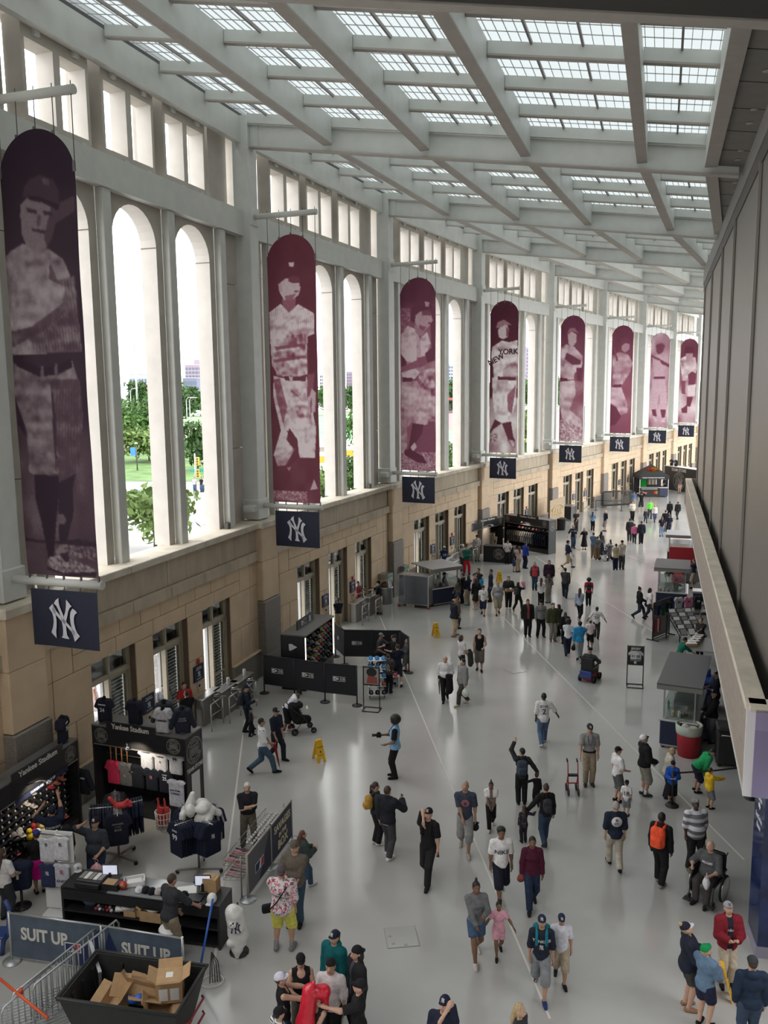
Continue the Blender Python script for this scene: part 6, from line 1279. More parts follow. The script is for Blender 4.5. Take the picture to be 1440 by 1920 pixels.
# --- far walkers
fw=[('man in navy lettered tee and jeans holding hands',(13.55,59.93),1.71,172,'stand','down','out',dict(top=((.016,.02,.03),.6),bot=((.05,.08,.13),1),hair=('brown','fringe'),text_front=[('NEW YORK',.05,.74,pr)])),('woman in long black skirt holding hands with man in jeans',(14.25,59.48),1.54,185,'stand','down','out',dict(top=((.016,.018,.026),.5),bot=(BLACK,-.85),hair=('brown','bob'),fem=True)),('man with green backpack and khaki shorts striding right',(11.71,53.19),1.87,80,'strideL','down','fwd',dict(top=((.02,.03,.05),.6),bot=((.38,.32,.22),.6),cap=NAVY,hair=('brown','short'))),('staff photographer in light blue vest near the barriers',(16.80,67.43),1.56,30,'stand','down','phone',dict(top=((.16,.30,.48),.5),bot=(BLACK,1),hair=('black','long'))),('bald man in navy tee and grey shorts',(17.75,67.12),1.73,255,'stand','down','down',dict(top=((.018,.02,.035),.6),bot=((.25,.24,.23),.6),hair=('brown','bald'),g=1.15)),('man in denim shirt seen from behind by the stroller',(14.13,56.38),1.76,25,'stand','front','front',dict(top=((.10,.17,.27),1.),bot=((.22,.17,.12),1),hair=('brown','short'))),('man in grey shirt and brown trousers by the stroller',(14.24,55.65),1.63,20,'stand','front','front',dict(top=((.12,.125,.135),.8),bot=((.17,.11,.06),1),hair=('brown','short'),g=1.1)),('dark haired woman in grey behind the stroller',(14.92,57.36),1.66,60,'stand','front','front',dict(top=((.11,.105,.10),1.),bot=(CHAR,1),hair=('black','long'),fem=True)),('child with long dark hair in white tee',(15.17,55.95),1.35,350,'stand','down','down',dict(top=((.66,.62,.64),.5),bot=(BLACK,1),hair=('black','long'),fem=True)),('toddler in blue vest and white trousers',(14.63,55.09),0.93,10,'stand','down','down',dict(top=((.04,.06,.13),.5),bot=((.55,.53,.52),1),hair=('black','short'))),('person in cream vest and navy trousers from behind',(14.57,52.41),1.71,8,'stand','front','front',dict(top=((.68,.67,.64),1.),bot=((.015,.02,.05),1),hair=('black','short'),jacket=((.42,.34,.22),0,.46))),('man in black cap and cream vest over dark shirt',(15.03,52.71),1.86,185,'stand','front','front',dict(top=((.5,.48,.44),1.),bot=((.06,.065,.07),1),cap=BLACK,hair=('black','short'),jacket=((.44,.36,.26),0,.46,1),g=1.1)),('man in black lettered jacket leading a family away',(18.35,62.48),1.74,15,'stand','down','down',dict(top=(CHAR,1.),bot=(CHAR,1),hair=('black','short'),g=1.15)),('person with pink jacket and grey backpack',(18.44,61.59),1.51,15,'walkL','down','down',dict(top=((.62,.16,.28),1.),bot=((.02,.025,.05),1),hair=('black','short'))),('person in navy coat beside the pink jacket',(18.88,61.35),1.71,10,'stand','down','down',dict(top=((.02,.02,.035),1.),bot=(BLACK,1),hair=('black','short'),jacket=((.02,.02,.035),1.,.40))),('large man in white shirt with black trousers',(21.46,72.50),1.72,178,'stand','down','down',dict(top=((.62,.58,.50),.6),bot=(BLACK,1),hair=('black','short'),g=1.35)),('man in black tee with hands behind his head',(23.86,77.86),1.84,5,'wide','head','head',dict(top=(BLACK,.55),bot=(CHAR,.62),hair=('black','short'),shoe=(.6,.58,.55))),('person in neon green shirt',(23.33,73.61),1.70,185,'walkL','down','down',dict(top=((.18,.72,.10),1.),bot=((.06,.07,.09),1),hair=('brown','short'))),('blonde woman in white jacket and jeans',(23.08,71.50),1.56,180,'walkR','down','down',dict(top=((.64,.58,.50),1.),bot=((.04,.06,.11),1),hair=('blond','long'),fem=True)),('child in dark jacket walking before neon green shirt',(22.23,71.26),1.19,180,'walkL','down','down',dict(top=(CHAR,1.),bot=((.04,.06,.09),1),hair=('black','short'))),('man in black lettered jacket walking away at far right',(25.03,73.50),1.56,5,'walkL','down','down',dict(top=(BLACK,1.),bot=(BLACK,1),hair=('black','short'),jacket=(BLACK,1.,.47))),('person in black coat with purple backpack',(25.51,72.85),1.59,355,'walkR','down','down',dict(top=(BLACK,1.),bot=(CHAR,1),hair=('black','short'),jacket=(BLACK,1.,.42))),('man in navy tee number 99',(22.17,65.10),1.68,10,'strideR','down','down',dict(top=((.014,.018,.04),.55),bot=((.02,.025,.04),1),hair=('brown','short'),text_back=[('99',.15,.68,pr)])),('man in black tee beside number 99',(22.29,66.34),1.80,10,'stand','down','down',dict(top=(BLACK,.55),bot=(CHAR,1),hair=('brown','short'))),('woman in navy tee with white print and pale jeans',(21.37,64.41),1.58,8,'stand','down','down',dict(top=((.016,.018,.03),.5),bot=((.20,.28,.38),1),hair=('red','long'),fem=True,text_back=[('NY',.14,.68,pr)])),('woman in pale shorts beside the black tent',(32.03,91.14),1.80,10,'stand','front','front',dict(top=((.16,.12,.10),1.),bot=((.5,.36,.28),.4),hair=('brown','long'),fem=True)),('photo vendor inside the black tent',(30.58,91.68),1.70,240,'stand','front','front',dict(top=((.03,.035,.05),.6),bot=(BLACK,1),hair=('blond','bob'),fem=True)),('man in blue shirt behind the crowd barriers',(23.60,79.51),1.70,30,'stand','front','front',dict(top=((.10,.17,.30),.6),bot=((.4,.34,.25),1),hair=('brown','short'),lean=.4)),('person by the road case near fifth doors',(15.42,67.18),1.70,200,'stand','front','down',dict(top=((.04,.04,.05),.5),bot=((.06,.05,.05),1),hair=('brown','short'))),]
for lab,pos,h,fc,lg,l,r,kw in fw:P(lab,pos,h,fc,lg,l,r,**kw)
# --- right-hand stands
cw=P('young woman in black jacket and jeans striding right',(12.70,41.21),1.64,88,'strideL','down','carry',top=(BLACK,1.),bot=((.03,.045,.07),1),hair=('black','bun'),jacket=(BLACK,1.,.50),fem=True)
cx_=P('woman in white tee with black bag walking right',(13.08,40.80),1.65,82,'walkR','down','down',top=((.74,.72,.74),.5),bot=((.03,.035,.05),1),hair=('black','bob'),skin='tan',fem=True)
held_bag('black shoulder bag on woman in white tee',cx_['hands'][0]+Vector((-.1,0,.25)),BLACK,.3,.3,'shoulder_bag','bag')
P('vendor in black and beige cap inside the roofed kiosk',(15.44,45.05),1.72,190,'stand','front','front',top=((.05,.045,.04),.6),bot=(BLACK,1),cap=(.35,.25,.13),hair=('black','short'),skin='tan')
P('customer in dark tee at kiosk machine',(15.28,43.44),1.46,65,'stand','front','reach',top=((.028,.03,.032),.55),bot=((.03,.035,.05),1),hair=('brown','short'))
P('man in navy tee and khaki shorts behind red stand',(17.60,47.24),1.76,290,'stand','reach','down',top=((.022,.03,.055),.55),bot=((.33,.28,.22),.6),hair=('brown','short'))
P('worker in black cap under the balcony by red stand',(18.67,49.93),1.70,280,'stand','front','front',top=(BLACK,.6),bot=(BLACK,1),cap=BLACK,hair=('black','short'))
P('saleswoman in black among the jersey racks',(13.49,35.12),1.66,220,'stand','reach','front',top=((.03,.03,.032),.6),bot=(BLACK,1),hair=('red','short'),skin='tan',fem=True)
P('man in green tee bending over merchandise table',(11.53,32.29),1.72,85,'stand','reach','reach',top=((.01,.13,.09),.6),bot=(CHAR,1),hair=('black','short'),skin='tan',lean=.4)
P('man in navy team shirt and cap using phone under balcony',(11.33,27.90),1.78,275,'stand','phone','phone',top=((.02,.024,.045),.6),bot=(BLACK,1),cap=BLACK,hair=('black','short'),skin='tan',pitch=-20,g=1.15)
ph_=P('man in black sweatshirt and grey jeans beside food cart',(10.53,26.09),1.78,262,'stand','front','carry',top=(BLACK,1.),bot=((.12,.125,.15),1),cap=BLACK,hair=('black','short'),skin='fair',pitch=-18,jacket=(BLACK,1.,.49))
for lab,px,c1 in OUT_PEOPLE:person(lab,(sx(px,97),97),rnd.uniform(100,250),1.75,'stand','down','down',top=(c1,.5),bot=(JEANS,1),hair=('black','short'),skin='tan',z=-.05)
# ------------------------------------------------------------------ shop units, racks, fences and carts
M_blk=mat('black_laminate',(.016,.016,.018),.45,var=.2,scale=4)
M_blk2=mat('black_cloth_cover',(.012,.013,.017),.8)
M_gpr=mat('grey_print',(.28,.27,.25),.6);M_wpr=mat('ivory_print',(.62,.60,.56),.6)
M_ss=mat('stainless_steel',(.50,.50,.49),.32,metal=.85);M_ssd=mat('brushed_steel',(.30,.29,.27),.4,metal=.6)
M_galv2=mat('galvanised_tube',(.46,.48,.49),.38,metal=.7);M_chrome=mat('chrome',(.65,.65,.66),.18,metal=1)
M_card=mat('cardboard',(.42,.27,.14),.9,var=.1,scale=6);M_cardd=mat('cardboard_inside',(.30,.19,.10),.9)
M_paper=mat('paper_white',(.72,.71,.69),.7);M_navy=mat('navy_panel',(.014,.020,.055),.45);M_glass=glassy('show_glass',(.8,.85,.84),.86)
M_tray=mat('white_plastic',(.70,.70,.69),.4);M_rubber=mat('black_rubber',(.02,.02,.02),.7);M_poly=mat('black_polythene',(.013,.0135,.013),.55,var=.25,scale=5)
def fr(A,B):A,B=Vector(A),Vector(B);d=B-A;return(A.x,A.y,0),math.atan2(d.y,d.x),d.length
def roundel_mesh():
 b=MB()
 def ring(r0,r1):
  n=36
  for k in range(n):
   a0,a1=2*PI*k/n,2*PI*(k+1)/n
   b.face([(r0*math.cos(a0),0,r0*math.sin(a0)),(r1*math.cos(a0),0,r1*math.sin(a0)),(r1*math.cos(a1),0,r1*math.sin(a1)),(r0*math.cos(a1),0,r0*math.sin(a1))])
 ring(.47,.50);ring(.30,.325)
 for w,up in(('YANKEE',1),('STADIUM',0)):
  for k,ch in enumerate(w):
   vs,fs=textmesh(ch,.17,0,.015);a=(PI/2-(k-(len(w)-1)/2)*.36) if up else(-PI/2+(k-(len(w)-1)/2)*.34)
   rot=a-PI/2 if up else a+PI/2
   b.add([(.40*math.cos(a)+x*math.cos(rot)-z*math.sin(rot),0,.40*math.sin(a)+x*math.sin(rot)+z*math.cos(rot)) for x,y,z in vs],fs)
 for k in range(-3,4):
  h=.17-.012*abs(k);b.face([(k*.075-.022,0,-.12),(k*.075+.022,0,-.12),(k*.075+.022,0,h-.06),(k*.075-.022,0,h-.06)])
  pts=ellipse(k*.075,h-.05,.022,.022,8);b.face([(x,0,z) for x,z in pts])
 b.face([(-.27,0,-.17),(.27,0,-.17),(.27,0,-.14),(-.27,0,-.14)]);b.face([(-.24,0,.16),(.24,0,.16),(.20,0,.20),(-.20,0,.20)])
 return b.mesh('roundel',M_gpr)
ME_ROUND=roundel_mesh()
def roundel(parent,loc,d,rz=0,m=None):
 o=link('roundel',ME_ROUND,parent,loc,rz);o.scale=(d,d,d)
 if m:o.material_slots[0].link='OBJECT';o.material_slots[0].material=m
 return o
 # ---- merchandise kept as meshes that many things share
_c=MB()
_c.lathe([(.090,0),(.090,.03),(.080,.07),(.055,.10),(0,.115)],12)
for k in range(6):
 a0,a1=-PI/2-.9+1.8*k/6,-PI/2-.9+1.8*(k+1)/6
 _c.face([(.088*math.cos(a0),.088*math.sin(a0),.006),(.088*math.cos(a1),.088*math.sin(a1),.006),(.16*math.cos((a1+PI/2)*.55-PI/2),-.16+.05*abs(a1+PI/2)**2,-.012),(.16*math.cos((a0+PI/2)*.55-PI/2),-.16+.05*abs(a0+PI/2)**2,-.012)])
ME_CAP=_c.mesh('cap',M_blk)
ME_CAPB=triangulated([[(x*.05,z*.06) for x,z in p] for p in NY_LOGO],0,.002).mesh('emblem',M_print)
def cap(loc,rz,col,label,group,emb=None,rx=0.):
 o=link('cap',ME_CAP,None,loc);o.rotation_euler=(rx,0,rz);o.material_slots[0].link='OBJECT';o.material_slots[0].material=cloth(col)
 tag(o,label,'cap',group)
 e=link('emblem',ME_CAPB,o,(0,-.094,.062));e.rotation_euler=(-.25,0,0)
 if emb:e.material_slots[0].link='OBJECT';e.material_slots[0].material=emb
 return o
def garment_mesh(name,sl=.2,L=.78,w=.235,th=.055):
 pr=[prim_bx((0,0,-L/2),(w,th,L/2),.05),prim_rc((-.10,0,-.05),(.10,0,-.05),.055,.055)]
 for s in(-1,1):pr.append(prim_rc((s*(w-.06),0,-.08),(s*(w+sl*.30),0,-.08-sl*1.15),.080,.075,(((s*(w+sl*.28),0,-.08-sl*1.05),(s*.3,0,-.95)),)))
 G=sdf_grid(pr,.035,k=.04,subs=[prim_el((0,-.02,-.0),(.075,.08,.06))]);V,Q=surface(*G)
 return np_mesh(name,V,Q,M_blk)
ME_TEE,ME_LONG,ME_TANK=garment_mesh('tee'),garment_mesh('sweatshirt',.5),garment_mesh('tank_top',.02)
def garment(me,loc,rz,col,label,group=None,thin=1.,name=None,cat='shirt',scale=1.):
 o=link(name or me.name,me,None,loc,rz);o.scale=(scale,thin*scale,scale)
 o.material_slots[0].link='OBJECT';o.material_slots[0].material=cloth(col) if isinstance(col,tuple) else col
 return tag(o,label,cat,group)
def shirt_text(o,txts,front=True):
 for t,s,z,m in txts:
  if t=='NY':ny_logo(s,m,o,(0,-.075,z))
  else:text(t,s,m,o,(0,-.075,z),bold=.012)
def mannequin(loc,rz,col,label,txts=(),hood=False,mcol=BLACK):
 r=empty('mannequin',loc,rz,label,'mannequin')
 sdf_part('torso',[prim_rc((0,0,.60),(0,0,.70),.055,.05),prim_bx((0,0,.32),(.16,.09,.28),.07)],.03,cloth(mcol),r,k=.05)
 g=link('shirt',ME_LONG if hood else ME_TEE,r,(0,0,.66));g.scale=(.86,1.75,.86);g.material_slots[0].link='OBJECT';g.material_slots[0].material=cloth(col)
 if hood:sdf_part('hood',[prim_el((0,.06,.64),(.13,.09,.08))],.03,cloth(col),r,k=0)
 for t,s,z,m in txts:(text(t,s,m,r,(0,-.115,z),bold=.012) if t!='NY' else ny_logo(s,m,r,(0,-.115,z)))
 MB().lathe([(.13,0),(.13,.03),(.02,.04),(.02,.1)],14).build('base',M_blk,r)
 return r
def lamp_arm(parent,x,z,energy=45):
 MB().tube([(x-.25,-.02,z+.02),(x-.12,-.30,z+.10),(x,-.42,z+.06)],.018,6).build('lamp_arm',M_chrome,parent)
 MB().lathe([(.03,.06),(.09,.03),(.11,-.03),(.10,-.03),(.0,.0)],14,(x,-.44,z+.03)).build('lamp_shade',M_chrome,parent)
 MB().lathe([(0,-.035),(.05,-.03),(.07,-.012),(0,-.005)],12,(x,-.44,z+.03)).build('lamp_bulb',emit('warm_bulb',(1,.86,.66),14),parent)
 ld=bpy.data.lights.new('shop_lamp','SPOT');ld.energy=energy;ld.color=(1,.86,.68);ld.spot_size=2.0;ld.spot_blend=.6;ld.shadow_soft_size=.06
 lo=bpy.data.objects.new('shop_lamp',ld);COL.objects.link(lo);lo.parent=parent;lo.location=(x,-.46,z-.03);lo.rotation_euler=(.75,0,0)
def shop_unit(label,A,B,D,H,sign='Yankee Stadium',side='R',lamp=True,board=(.17,.70)):
 loc,rz,W=fr(A,B);r=empty('shop_unit',loc,rz,label,'shop unit')
 MB().box(0,W,D-.05,D,0,H).build('back_panel',M_blk,r)
 for x in(0,W-.06):MB().cbox(x,x+.06,0,D-.05,0,H,.01).build('side_panel',M_blk,r)
 MB().box(0,W,0,D,H,H+.04).build('roof_panel',mat('grey_laminate',(.15,.145,.14),.4),r)
 MB().box(.06,W-.06,.0,.05,H-.50,H).build('header',M_blk,r)
 MB().box(.06,W-.06,.05,D-.05,0,.28).build('plinth',M_blk,r)
 MB().box(.06,W-.06,-.01,.0,H-.52,H-.49).build('edge_strip',M_ssd,r)
 s=MB().cbox(W*board[0],W*board[1],-.03,.0,H-.05,H+.20,.01).build('sign_board',M_blk,r)
 text(sign,.20,M_wpr,s,(W*(board[0]+board[1])/2,-.035,H+.075),bold=.02,squash=W*(board[1]-board[0])/1.72)
 for x in(.32,W-.36):roundel(r,(x,-.012,H-.24),.42)
 if lamp:lamp_arm(r,W*.5,H-.30)
 return r,loc,rz,W
def loc_of(loc,rz,x,y,z=0):c,s=math.cos(rz),math.sin(rz);return(loc[0]+x*c-y*s,loc[1]+x*s+y*c,z)
# ---- unit with the apparel wall
u2,l2,r2,W2=shop_unit('black apparel display unit with sign and mannequins on top',(-8.02,22.0),(-5.23,20.98),.80,2.45)
roundel(u2,(W2+.004,.40,2.0),.72,PI/2,M_gpr);text('TEAM STORE',.145,M_wpr,u2,(W2+.005,.40,1.52),PI/2,bold=.02,squash=.9)
MB().box(W2+.001,W2+.01,.22,.60,.35,1.38).build('side_poster',M_tray,u2)
for q in range(3):MB().tube([(.1,.45,.95+q*.55),(W2-.1,.45,.95+q*.55)],.012,6).build('hang_rail',M_ssd,u2)
for x,col,tx,lab in((1.62,(.55,.56,.62),[('YANKEES',.075,-.18,pn)],'white jersey with blue sleeves at left of upper rail'),(2.06,(.60,.60,.63),[('Yankees',.08,-.25,pn),('NY',.06,-.42,pn)],'white jersey with script lettering on upper rail'),(2.52,(.62,.62,.64),[('JUDGE',.05,-.14,pn),('99',.16,-.27,pn)],'white pinstripe jersey number 99 on upper rail')):
 o=garment(ME_TEE,loc_of(l2,r2,x,.20,2.0),r2,col,lab,scale=.86);shirt_text(o,tx)
for x,col,tx,lab in((.50,(.36,.02,.06),[],'crimson tee on middle rail of apparel unit'),(.90,(.10,.10,.105),[('NY',.08,-.4,M_gpr)],'grey tee with necklace on middle rail'),(1.30,(.012,.014,.02),[],'plain black tee on middle rail of apparel unit'),(1.75,(.014,.016,.03),[('NY',.10,-.3,mat('pink_print',(.55,.20,.24),.7))],'navy tee with pink round print on middle rail'),(2.18,(.014,.016,.03),[('TORRES',.05,-.16,pr),('25',.16,-.28,pr)],'navy tee number 25 on middle rail')):
 o=garment(ME_TEE,loc_of(l2,r2,x,.20,1.42),r2,col,lab,scale=.86);shirt_text(o,tx)
o=garment(ME_TANK,loc_of(l2,r2,2.72,-.12,1.35),r2,(.62,.62,.68),'white tank jersey hanging at right front of apparel unit',name='tank_top',scale=.95);shirt_text(o,[('NEW YORK',.065,-.28,pn),('YANKEES',.07,-.37,pn)])
for i in range(4):tag(MB().lathe([(.014,0),(.016,.25),(.032,.6),(.03,.82),(0,.84)],8).build('baseball_bat',mat('bat_wood',(.32,.16,.07),.4),None,loc_of(l2,r2,.35+i*.18,.30,1.32)),'wooden bat hanging in left corner of apparel unit','bat','bats in the apparel unit')
for i,(x,y,col,lab,tx,hd_,fz) in enumerate(((.28,.25,(.016,.018,.03),'mannequin in navy tee number 24 at left end of roof',[('SANCHEZ',.055,.52,pr),('24',.15,.37,pr)],False,0),(1.16,.40,(.016,.018,.028),'mannequin in plain navy tee behind the sign board',[],False,PI),(1.98,.55,(.035,.04,.05),'mannequin in slate hoodie at rear right of roof',[],True,.6),(2.22,.15,(.42,.42,.43),'mannequin in grey team tank right of the sign board',[('YANKEES',.075,.36,pn)],False,.1),(2.72,.30,(.016,.02,.035),'mannequin in navy lettered hoodie at right end of roof',[('YANKEE',.05,.42,M_gpr),('STADIUM',.05,.36,M_gpr)],True,.5))):
 mannequin(loc_of(l2,r2,x,y,2.49),r2+fz,col,lab,tx,hd_)
bk=empty('wire_basket',loc_of(l2,r2,2.35,-.25),r2,'white laundry basket holding red foam hands','basket')
for q in range(14):a=2*PI*q/14;MB().tube([(.17*math.cos(a),.15*math.sin(a),.0),(.21*math.cos(a),.19*math.sin(a),.48)],.012,4).build('rib',M_tray,bk)
for z_ in(0,.16,.32,.48):MB().tube([((.17+z_*.085)*math.cos(2*PI*q/14),(.15+z_*.085)*math.sin(2*PI*q/14),z_) for q in range(15)],.012,4).build('hoop',M_tray,bk)
M_foam=mat('red_foam',(.55,.05,.05),.8)
for q,(x,y) in enumerate(((-.08,0),(.08,.05))):
 fh=empty('foam_hand',loc_of(l2,r2,2.35+x,-.25+y,.1),r2,'red foam finger standing in the white basket','foam hand','foam hands in the basket')
 sdf_part('hand',[prim_bx((0,0,.35),(.09,.03,.16),.03),prim_rc((-.03,0,.5),(-.05,0,.72),.035,.025)],.025,M_foam,fh,k=.02);MB().cbox(-.07,.07,-.025,.025,0,.2,.02).build('cuff',M_foam,fh)
 # ---- unit with the cap wall, along the window wall
A1,B1=(-8.871,18.354),(-8.081,21.151)
A1=(A1[0]-(B1[0]-A1[0])*.25,A1[1]-(B1[1]-A1[1])*.25)
u1,l1,r1,W1=shop_unit('black cap wall unit with sign along the window wall',A1,B1,.50,2.40,board=(.30,.82))
nr,nc=9,max(8,int((W1-.3)/.235))
capcols=[(.014,.015,.022),(.016,.018,.03),(.02,.02,.022)]
for r_ in range(nr):
 for c_ in range(nc):
  x=.2+(c_+.5)*(W1-.4)/nc;z_=.38+r_*.172;y=.36
  fr_=c_/nc
  col,nm,em=capcols[(r_+c_)%3],'dark',M_print
  if fr_>.80 and r_>=6:col,nm,em=((.62,.25,.18),'coral',M_printn)
  elif fr_>.72 and r_>=6:col,nm,em=((.50,.05,.06),'red',M_print)
  elif .45<fr_<.62 and r_ in(5,6,7) and(c_+r_)%2:col,nm,em=((.46,.42,.38),'cream',M_printn)
  elif r_==0 and c_%2:col,nm,em=((.40,.10,.12),'pink',M_print)
  cap(loc_of(l1,r1,x,y,z_),r1,col,'%s cap with front emblem on %s shelf of cap wall by floor count'%(nm,ORD[r_]),'%s caps on %s cap wall shelf'%(nm,ORD[r_]),em)
for r_ in range(nr):MB().box(.06,W1-.06,.24,.45,.355+r_*.172,.37+r_*.172).build('shelf',M_blk,u1)
s=MB().box(W1*.32,W1*.86,-.03,-.02,1.80,1.93).build('price_strip',M_navy,u1);text('CURVED HATS $26 & UP',.085,M_print,s,(W1*.59,-.035,1.865),bold=.01)
mannequin(loc_of(l1,r1,W1-.30,.22,2.44),r1+.35,(.016,.018,.03),'mannequin in navy tee number 25 on the cap wall roof',[('TORRES',.055,.52,pr),('25',.15,.37,pr)])
mannequin(loc_of(l1,r1,W1*.13,.22,2.44),r1,(.016,.018,.03),'mannequin in navy tee cut off at the left edge',[('NY',.15,.45,pr)])
bx_=empty('carton',((-8.727,23.297)[0]+.45,(-8.727,23.297)[1]),.4,'brown carton between the two shop units','box');MB().box(-.25,.25,-.2,.2,0,.4).build('carton_body',M_card,bx_);MB().box(-.25,.25,-.02,.02,.4,.405).build('tape',M_paper,bx_)
o=garment(ME_LONG,(*(-8.056,21.231),1.55),r2,(.014,.016,.022),'black sweatshirt hanging in the gap between units',name='sweatshirt',scale=.9);shirt_text(o,[('YANKEES',.07,-.25,pr)])
# ---- four-way garment racks
def rack(label,pos,rz,arms,top=None):
 r=empty('garment_rack',(*pos,0),rz,label,'rack')
 MB().tube([(0,0,.1),(0,0,1.45)],.03,8).build('post',M_ssd,r)
 for k in range(4):
  a=k*PI/2+PI/4
  MB().bar((0,0,.12),(.52*math.cos(a),.52*math.sin(a),.10),.06,.04).build('foot',M_ssd,r)
  MB().lathe([(0,-.025),(.05,-.025),(.05,.025),(0,.025)],10,(.52*math.cos(a),.52*math.sin(a),.05),axis='y').build('caster',M_rubber,r)
 for k,(cols,txt,lab,gr) in enumerate(arms):
  a=k*PI/2;d=Vector((math.cos(a),math.sin(a)))
  MB().tube([(0,0,1.40),(d.x*.62,d.y*.62,1.46)],.016,6).build('arm',M_chrome,r)
  n=9
  for q in range(n):
   t=.13+q*.058;wx,wy=d.x*t,d.y*t
   p=loc_of((pos[0],pos[1],0),rz,wx,wy,1.40+.08*t/.62)
   o=garment(ME_TEE,p,rz+a+PI/2+rnd.uniform(-.06,.06),cols[q%len(cols)],lab if q<n-1 else lab.replace('hanging','hanging foremost'),gr,thin=.45,name='hanging_shirt')
   if q==n-1 and txt:shirt_text(o,txt)
   MB().tube([(-.16,0,-.02),(0,0,.05),(.16,0,-.02)],.008,4).tube([(0,0,.05),(0,0,.10)],.006,4).build('hanger',M_chrome,o)
 return r
N1,N2=(.014,.018,.036),(.018,.024,.05)
R2P=(-4.5,18.85)
rack('four way rack of navy shirts with a plastic sheet on top',R2P,-.75,[([N1,N2],[('NY',.10,-.30,pr)],'navy shirt hanging on the rear right arm of plastic covered rack','navy shirts rear right arm'),([N1,(.45,.42,.45)],[],'navy and pale shirt hanging on rear left arm of plastic covered rack','shirts rear left arm'),([N2,N1],[('NY',.10,-.30,pr)],'navy shirt hanging on front left arm of plastic covered rack','navy shirts front left arm'),([N1],[('JUDGE',.06,-.15,pr),('99',.19,-.31,pr)],'navy shirt hanging on front right arm of plastic covered rack','navy shirts front right arm')])
ps=empty('plastic_sheet',(*R2P,1.45),0,'crumpled white plastic sheet heaped over the garment rack','sheet')
_r=random.Random(3);sdf_part('sheet',[prim_el((_r.uniform(-.32,.40),_r.uniform(-.22,.22),_r.uniform(-.02,.30)),(_r.uniform(.08,.17),_r.uniform(.07,.14),_r.uniform(.08,.16))) for _q in range(18)]+[prim_rc((-.18,0,.2),(-.08,0,.55),.13,.07),prim_rc((.25,.05,.2),(.50,.1,.0),.12,.07),prim_rc((-.3,-.1,.1),(-.36,-.12,-.25),.09,.05)],.025,mat('white_plastic_film',(.66,.65,.62),.3,spec=.6,bump=1.,bscale=8),ps,k=.035)
R1P=(-6.6,19.45)
rack('four way rack of dark shirts behind the man touching his cap',R1P,.35,[([N2,N1],[],'navy shirt hanging on right arm of the rack behind the heavy man','navy shirts right arm'),([(.02,.02,.025)],[],'black shirt hanging on rear arm of the rack behind heavy man','black shirts rear arm'),([N1,(.03,.03,.04)],[],'dark shirt hanging on left arm of the rack behind heavy man','dark shirts left arm'),([(.016,.018,.028)],[('SAVAGES',.06,-.22,M_gpr),('IN THE',.04,-.29,M_gpr),('BOX',.08,-.37,M_gpr)],'black shirt hanging on front arm of the rack behind heavy man','black shirts front arm')])
fh=empty('foam_hand',(R1P[0]+.15,R1P[1]-.25,1.5),.4,'big red foam hand lying on the dark shirt rack','foam hand')
sdf_part('hand',[prim_rc((-.20,0,.28),(-.05,0,.06),.05,.05),prim_rc((-.05,0,.06),(.10,0,.05),.07,.08),prim_rc((.10,0,.05),(.26,.0,.06),.07,.05),prim_rc((.1,0,.05),(.2,-.05,.18),.05,.04)],.022,M_foam,fh,k=.03);MB().cbox(.22,.30,-.06,.06,0,.12,.02).build('cuff',M_foam,fh)
# ---- glass counter with tills and merchandise
lc,rc_,Wc=fr((-6.98,16.78),(-3.45,16.0));ct=empty('counter',lc,rc_,'long black shop counter with glass top and back shelf','counter')
MB().box(0,Wc,.62,.68,0,.95).build('front_panel',M_blk,ct);MB().box(0,.05,0,.62,0,.95).build('end_panel',M_blk,ct);MB().box(Wc-.05,Wc,0,.62,0,.95).build('end_panel',M_blk,ct)
MB().box(.05,Wc-.05,0,.62,.42,.46).build('shelf',M_blk,ct);MB().box(.05,Wc-.05,.02,.6,.05,.09).build('shelf',M_blk,ct);MB().box(.05,Wc-.05,0,.04,.70,.93).build('drawer_front',M_blk,ct)
MB().box(0,Wc*.30,0,.68,.95,.98).build('top_panel',M_blk,ct);MB().box(Wc*.78,Wc,0,.68,.95,.98).build('top_panel',M_blk,ct);MB().box(Wc*.30,Wc*.78,0,.68,.95,.975).build('glass_top',mat('grey_glass_top',(.24,.25,.25),.08),ct)
def at_c(x,y,z=.98):return loc_of(lc,rc_,x,y,z)
def till(label,x,y):
 t=empty('till_screen',at_c(x,y),rc_+PI+.2,label,'till')
 MB().cbox(-.10,.10,-.08,.08,0,.03,.01).build('foot',M_blk,t);MB().bar((0,.02,.02),(0,.03,.2),.05,.05).build('neck',M_blk,t)
 s=MB().box(-.17,.17,-.02,.015,.14,.38).build('casing',M_blk,t);MB().box(-.155,.155,.016,.019,.16,.365).build('screen',emit('till_screen_glow',(.75,.80,.95),.35),s)
 return t
till('left till screen facing the staff on the counter',.95,.40);till('right till screen beside the shop clerk',3.08,.42)
for x,lab in((.62,'black cash drawer at left end of the counter'),):
 t=empty('cash_drawer',at_c(x,.28),rc_,lab,'cash drawer');MB().cbox(-.30,.30,-.22,.22,0,.16,.015).build('body',M_blk,t);d_=MB().box(-.28,.28,-.30,-.22,.03,.12).build('drawer',M_poly,t)
 for q in range(5):MB().box(-.26+q*.11,-.17+q*.11,-.15,.1,.16,.17).build('coin_tray',M_tray if q%2 else M_ssd,t)
t=empty('tray',at_c(1.50,.42),rc_+.5,'white plastic tray with papers on the counter','tray');MB().box(-.22,.22,-.15,.15,0,.01).box(-.22,-.20,-.15,.15,0,.10).box(.20,.22,-.15,.15,0,.10).box(-.22,.22,-.15,-.13,0,.10).box(-.22,.22,.13,.15,0,.10).build('tray_shell',M_tray,t);MB().box(-.15,.15,-.1,.1,.012,.05).build('papers',M_paper,t)
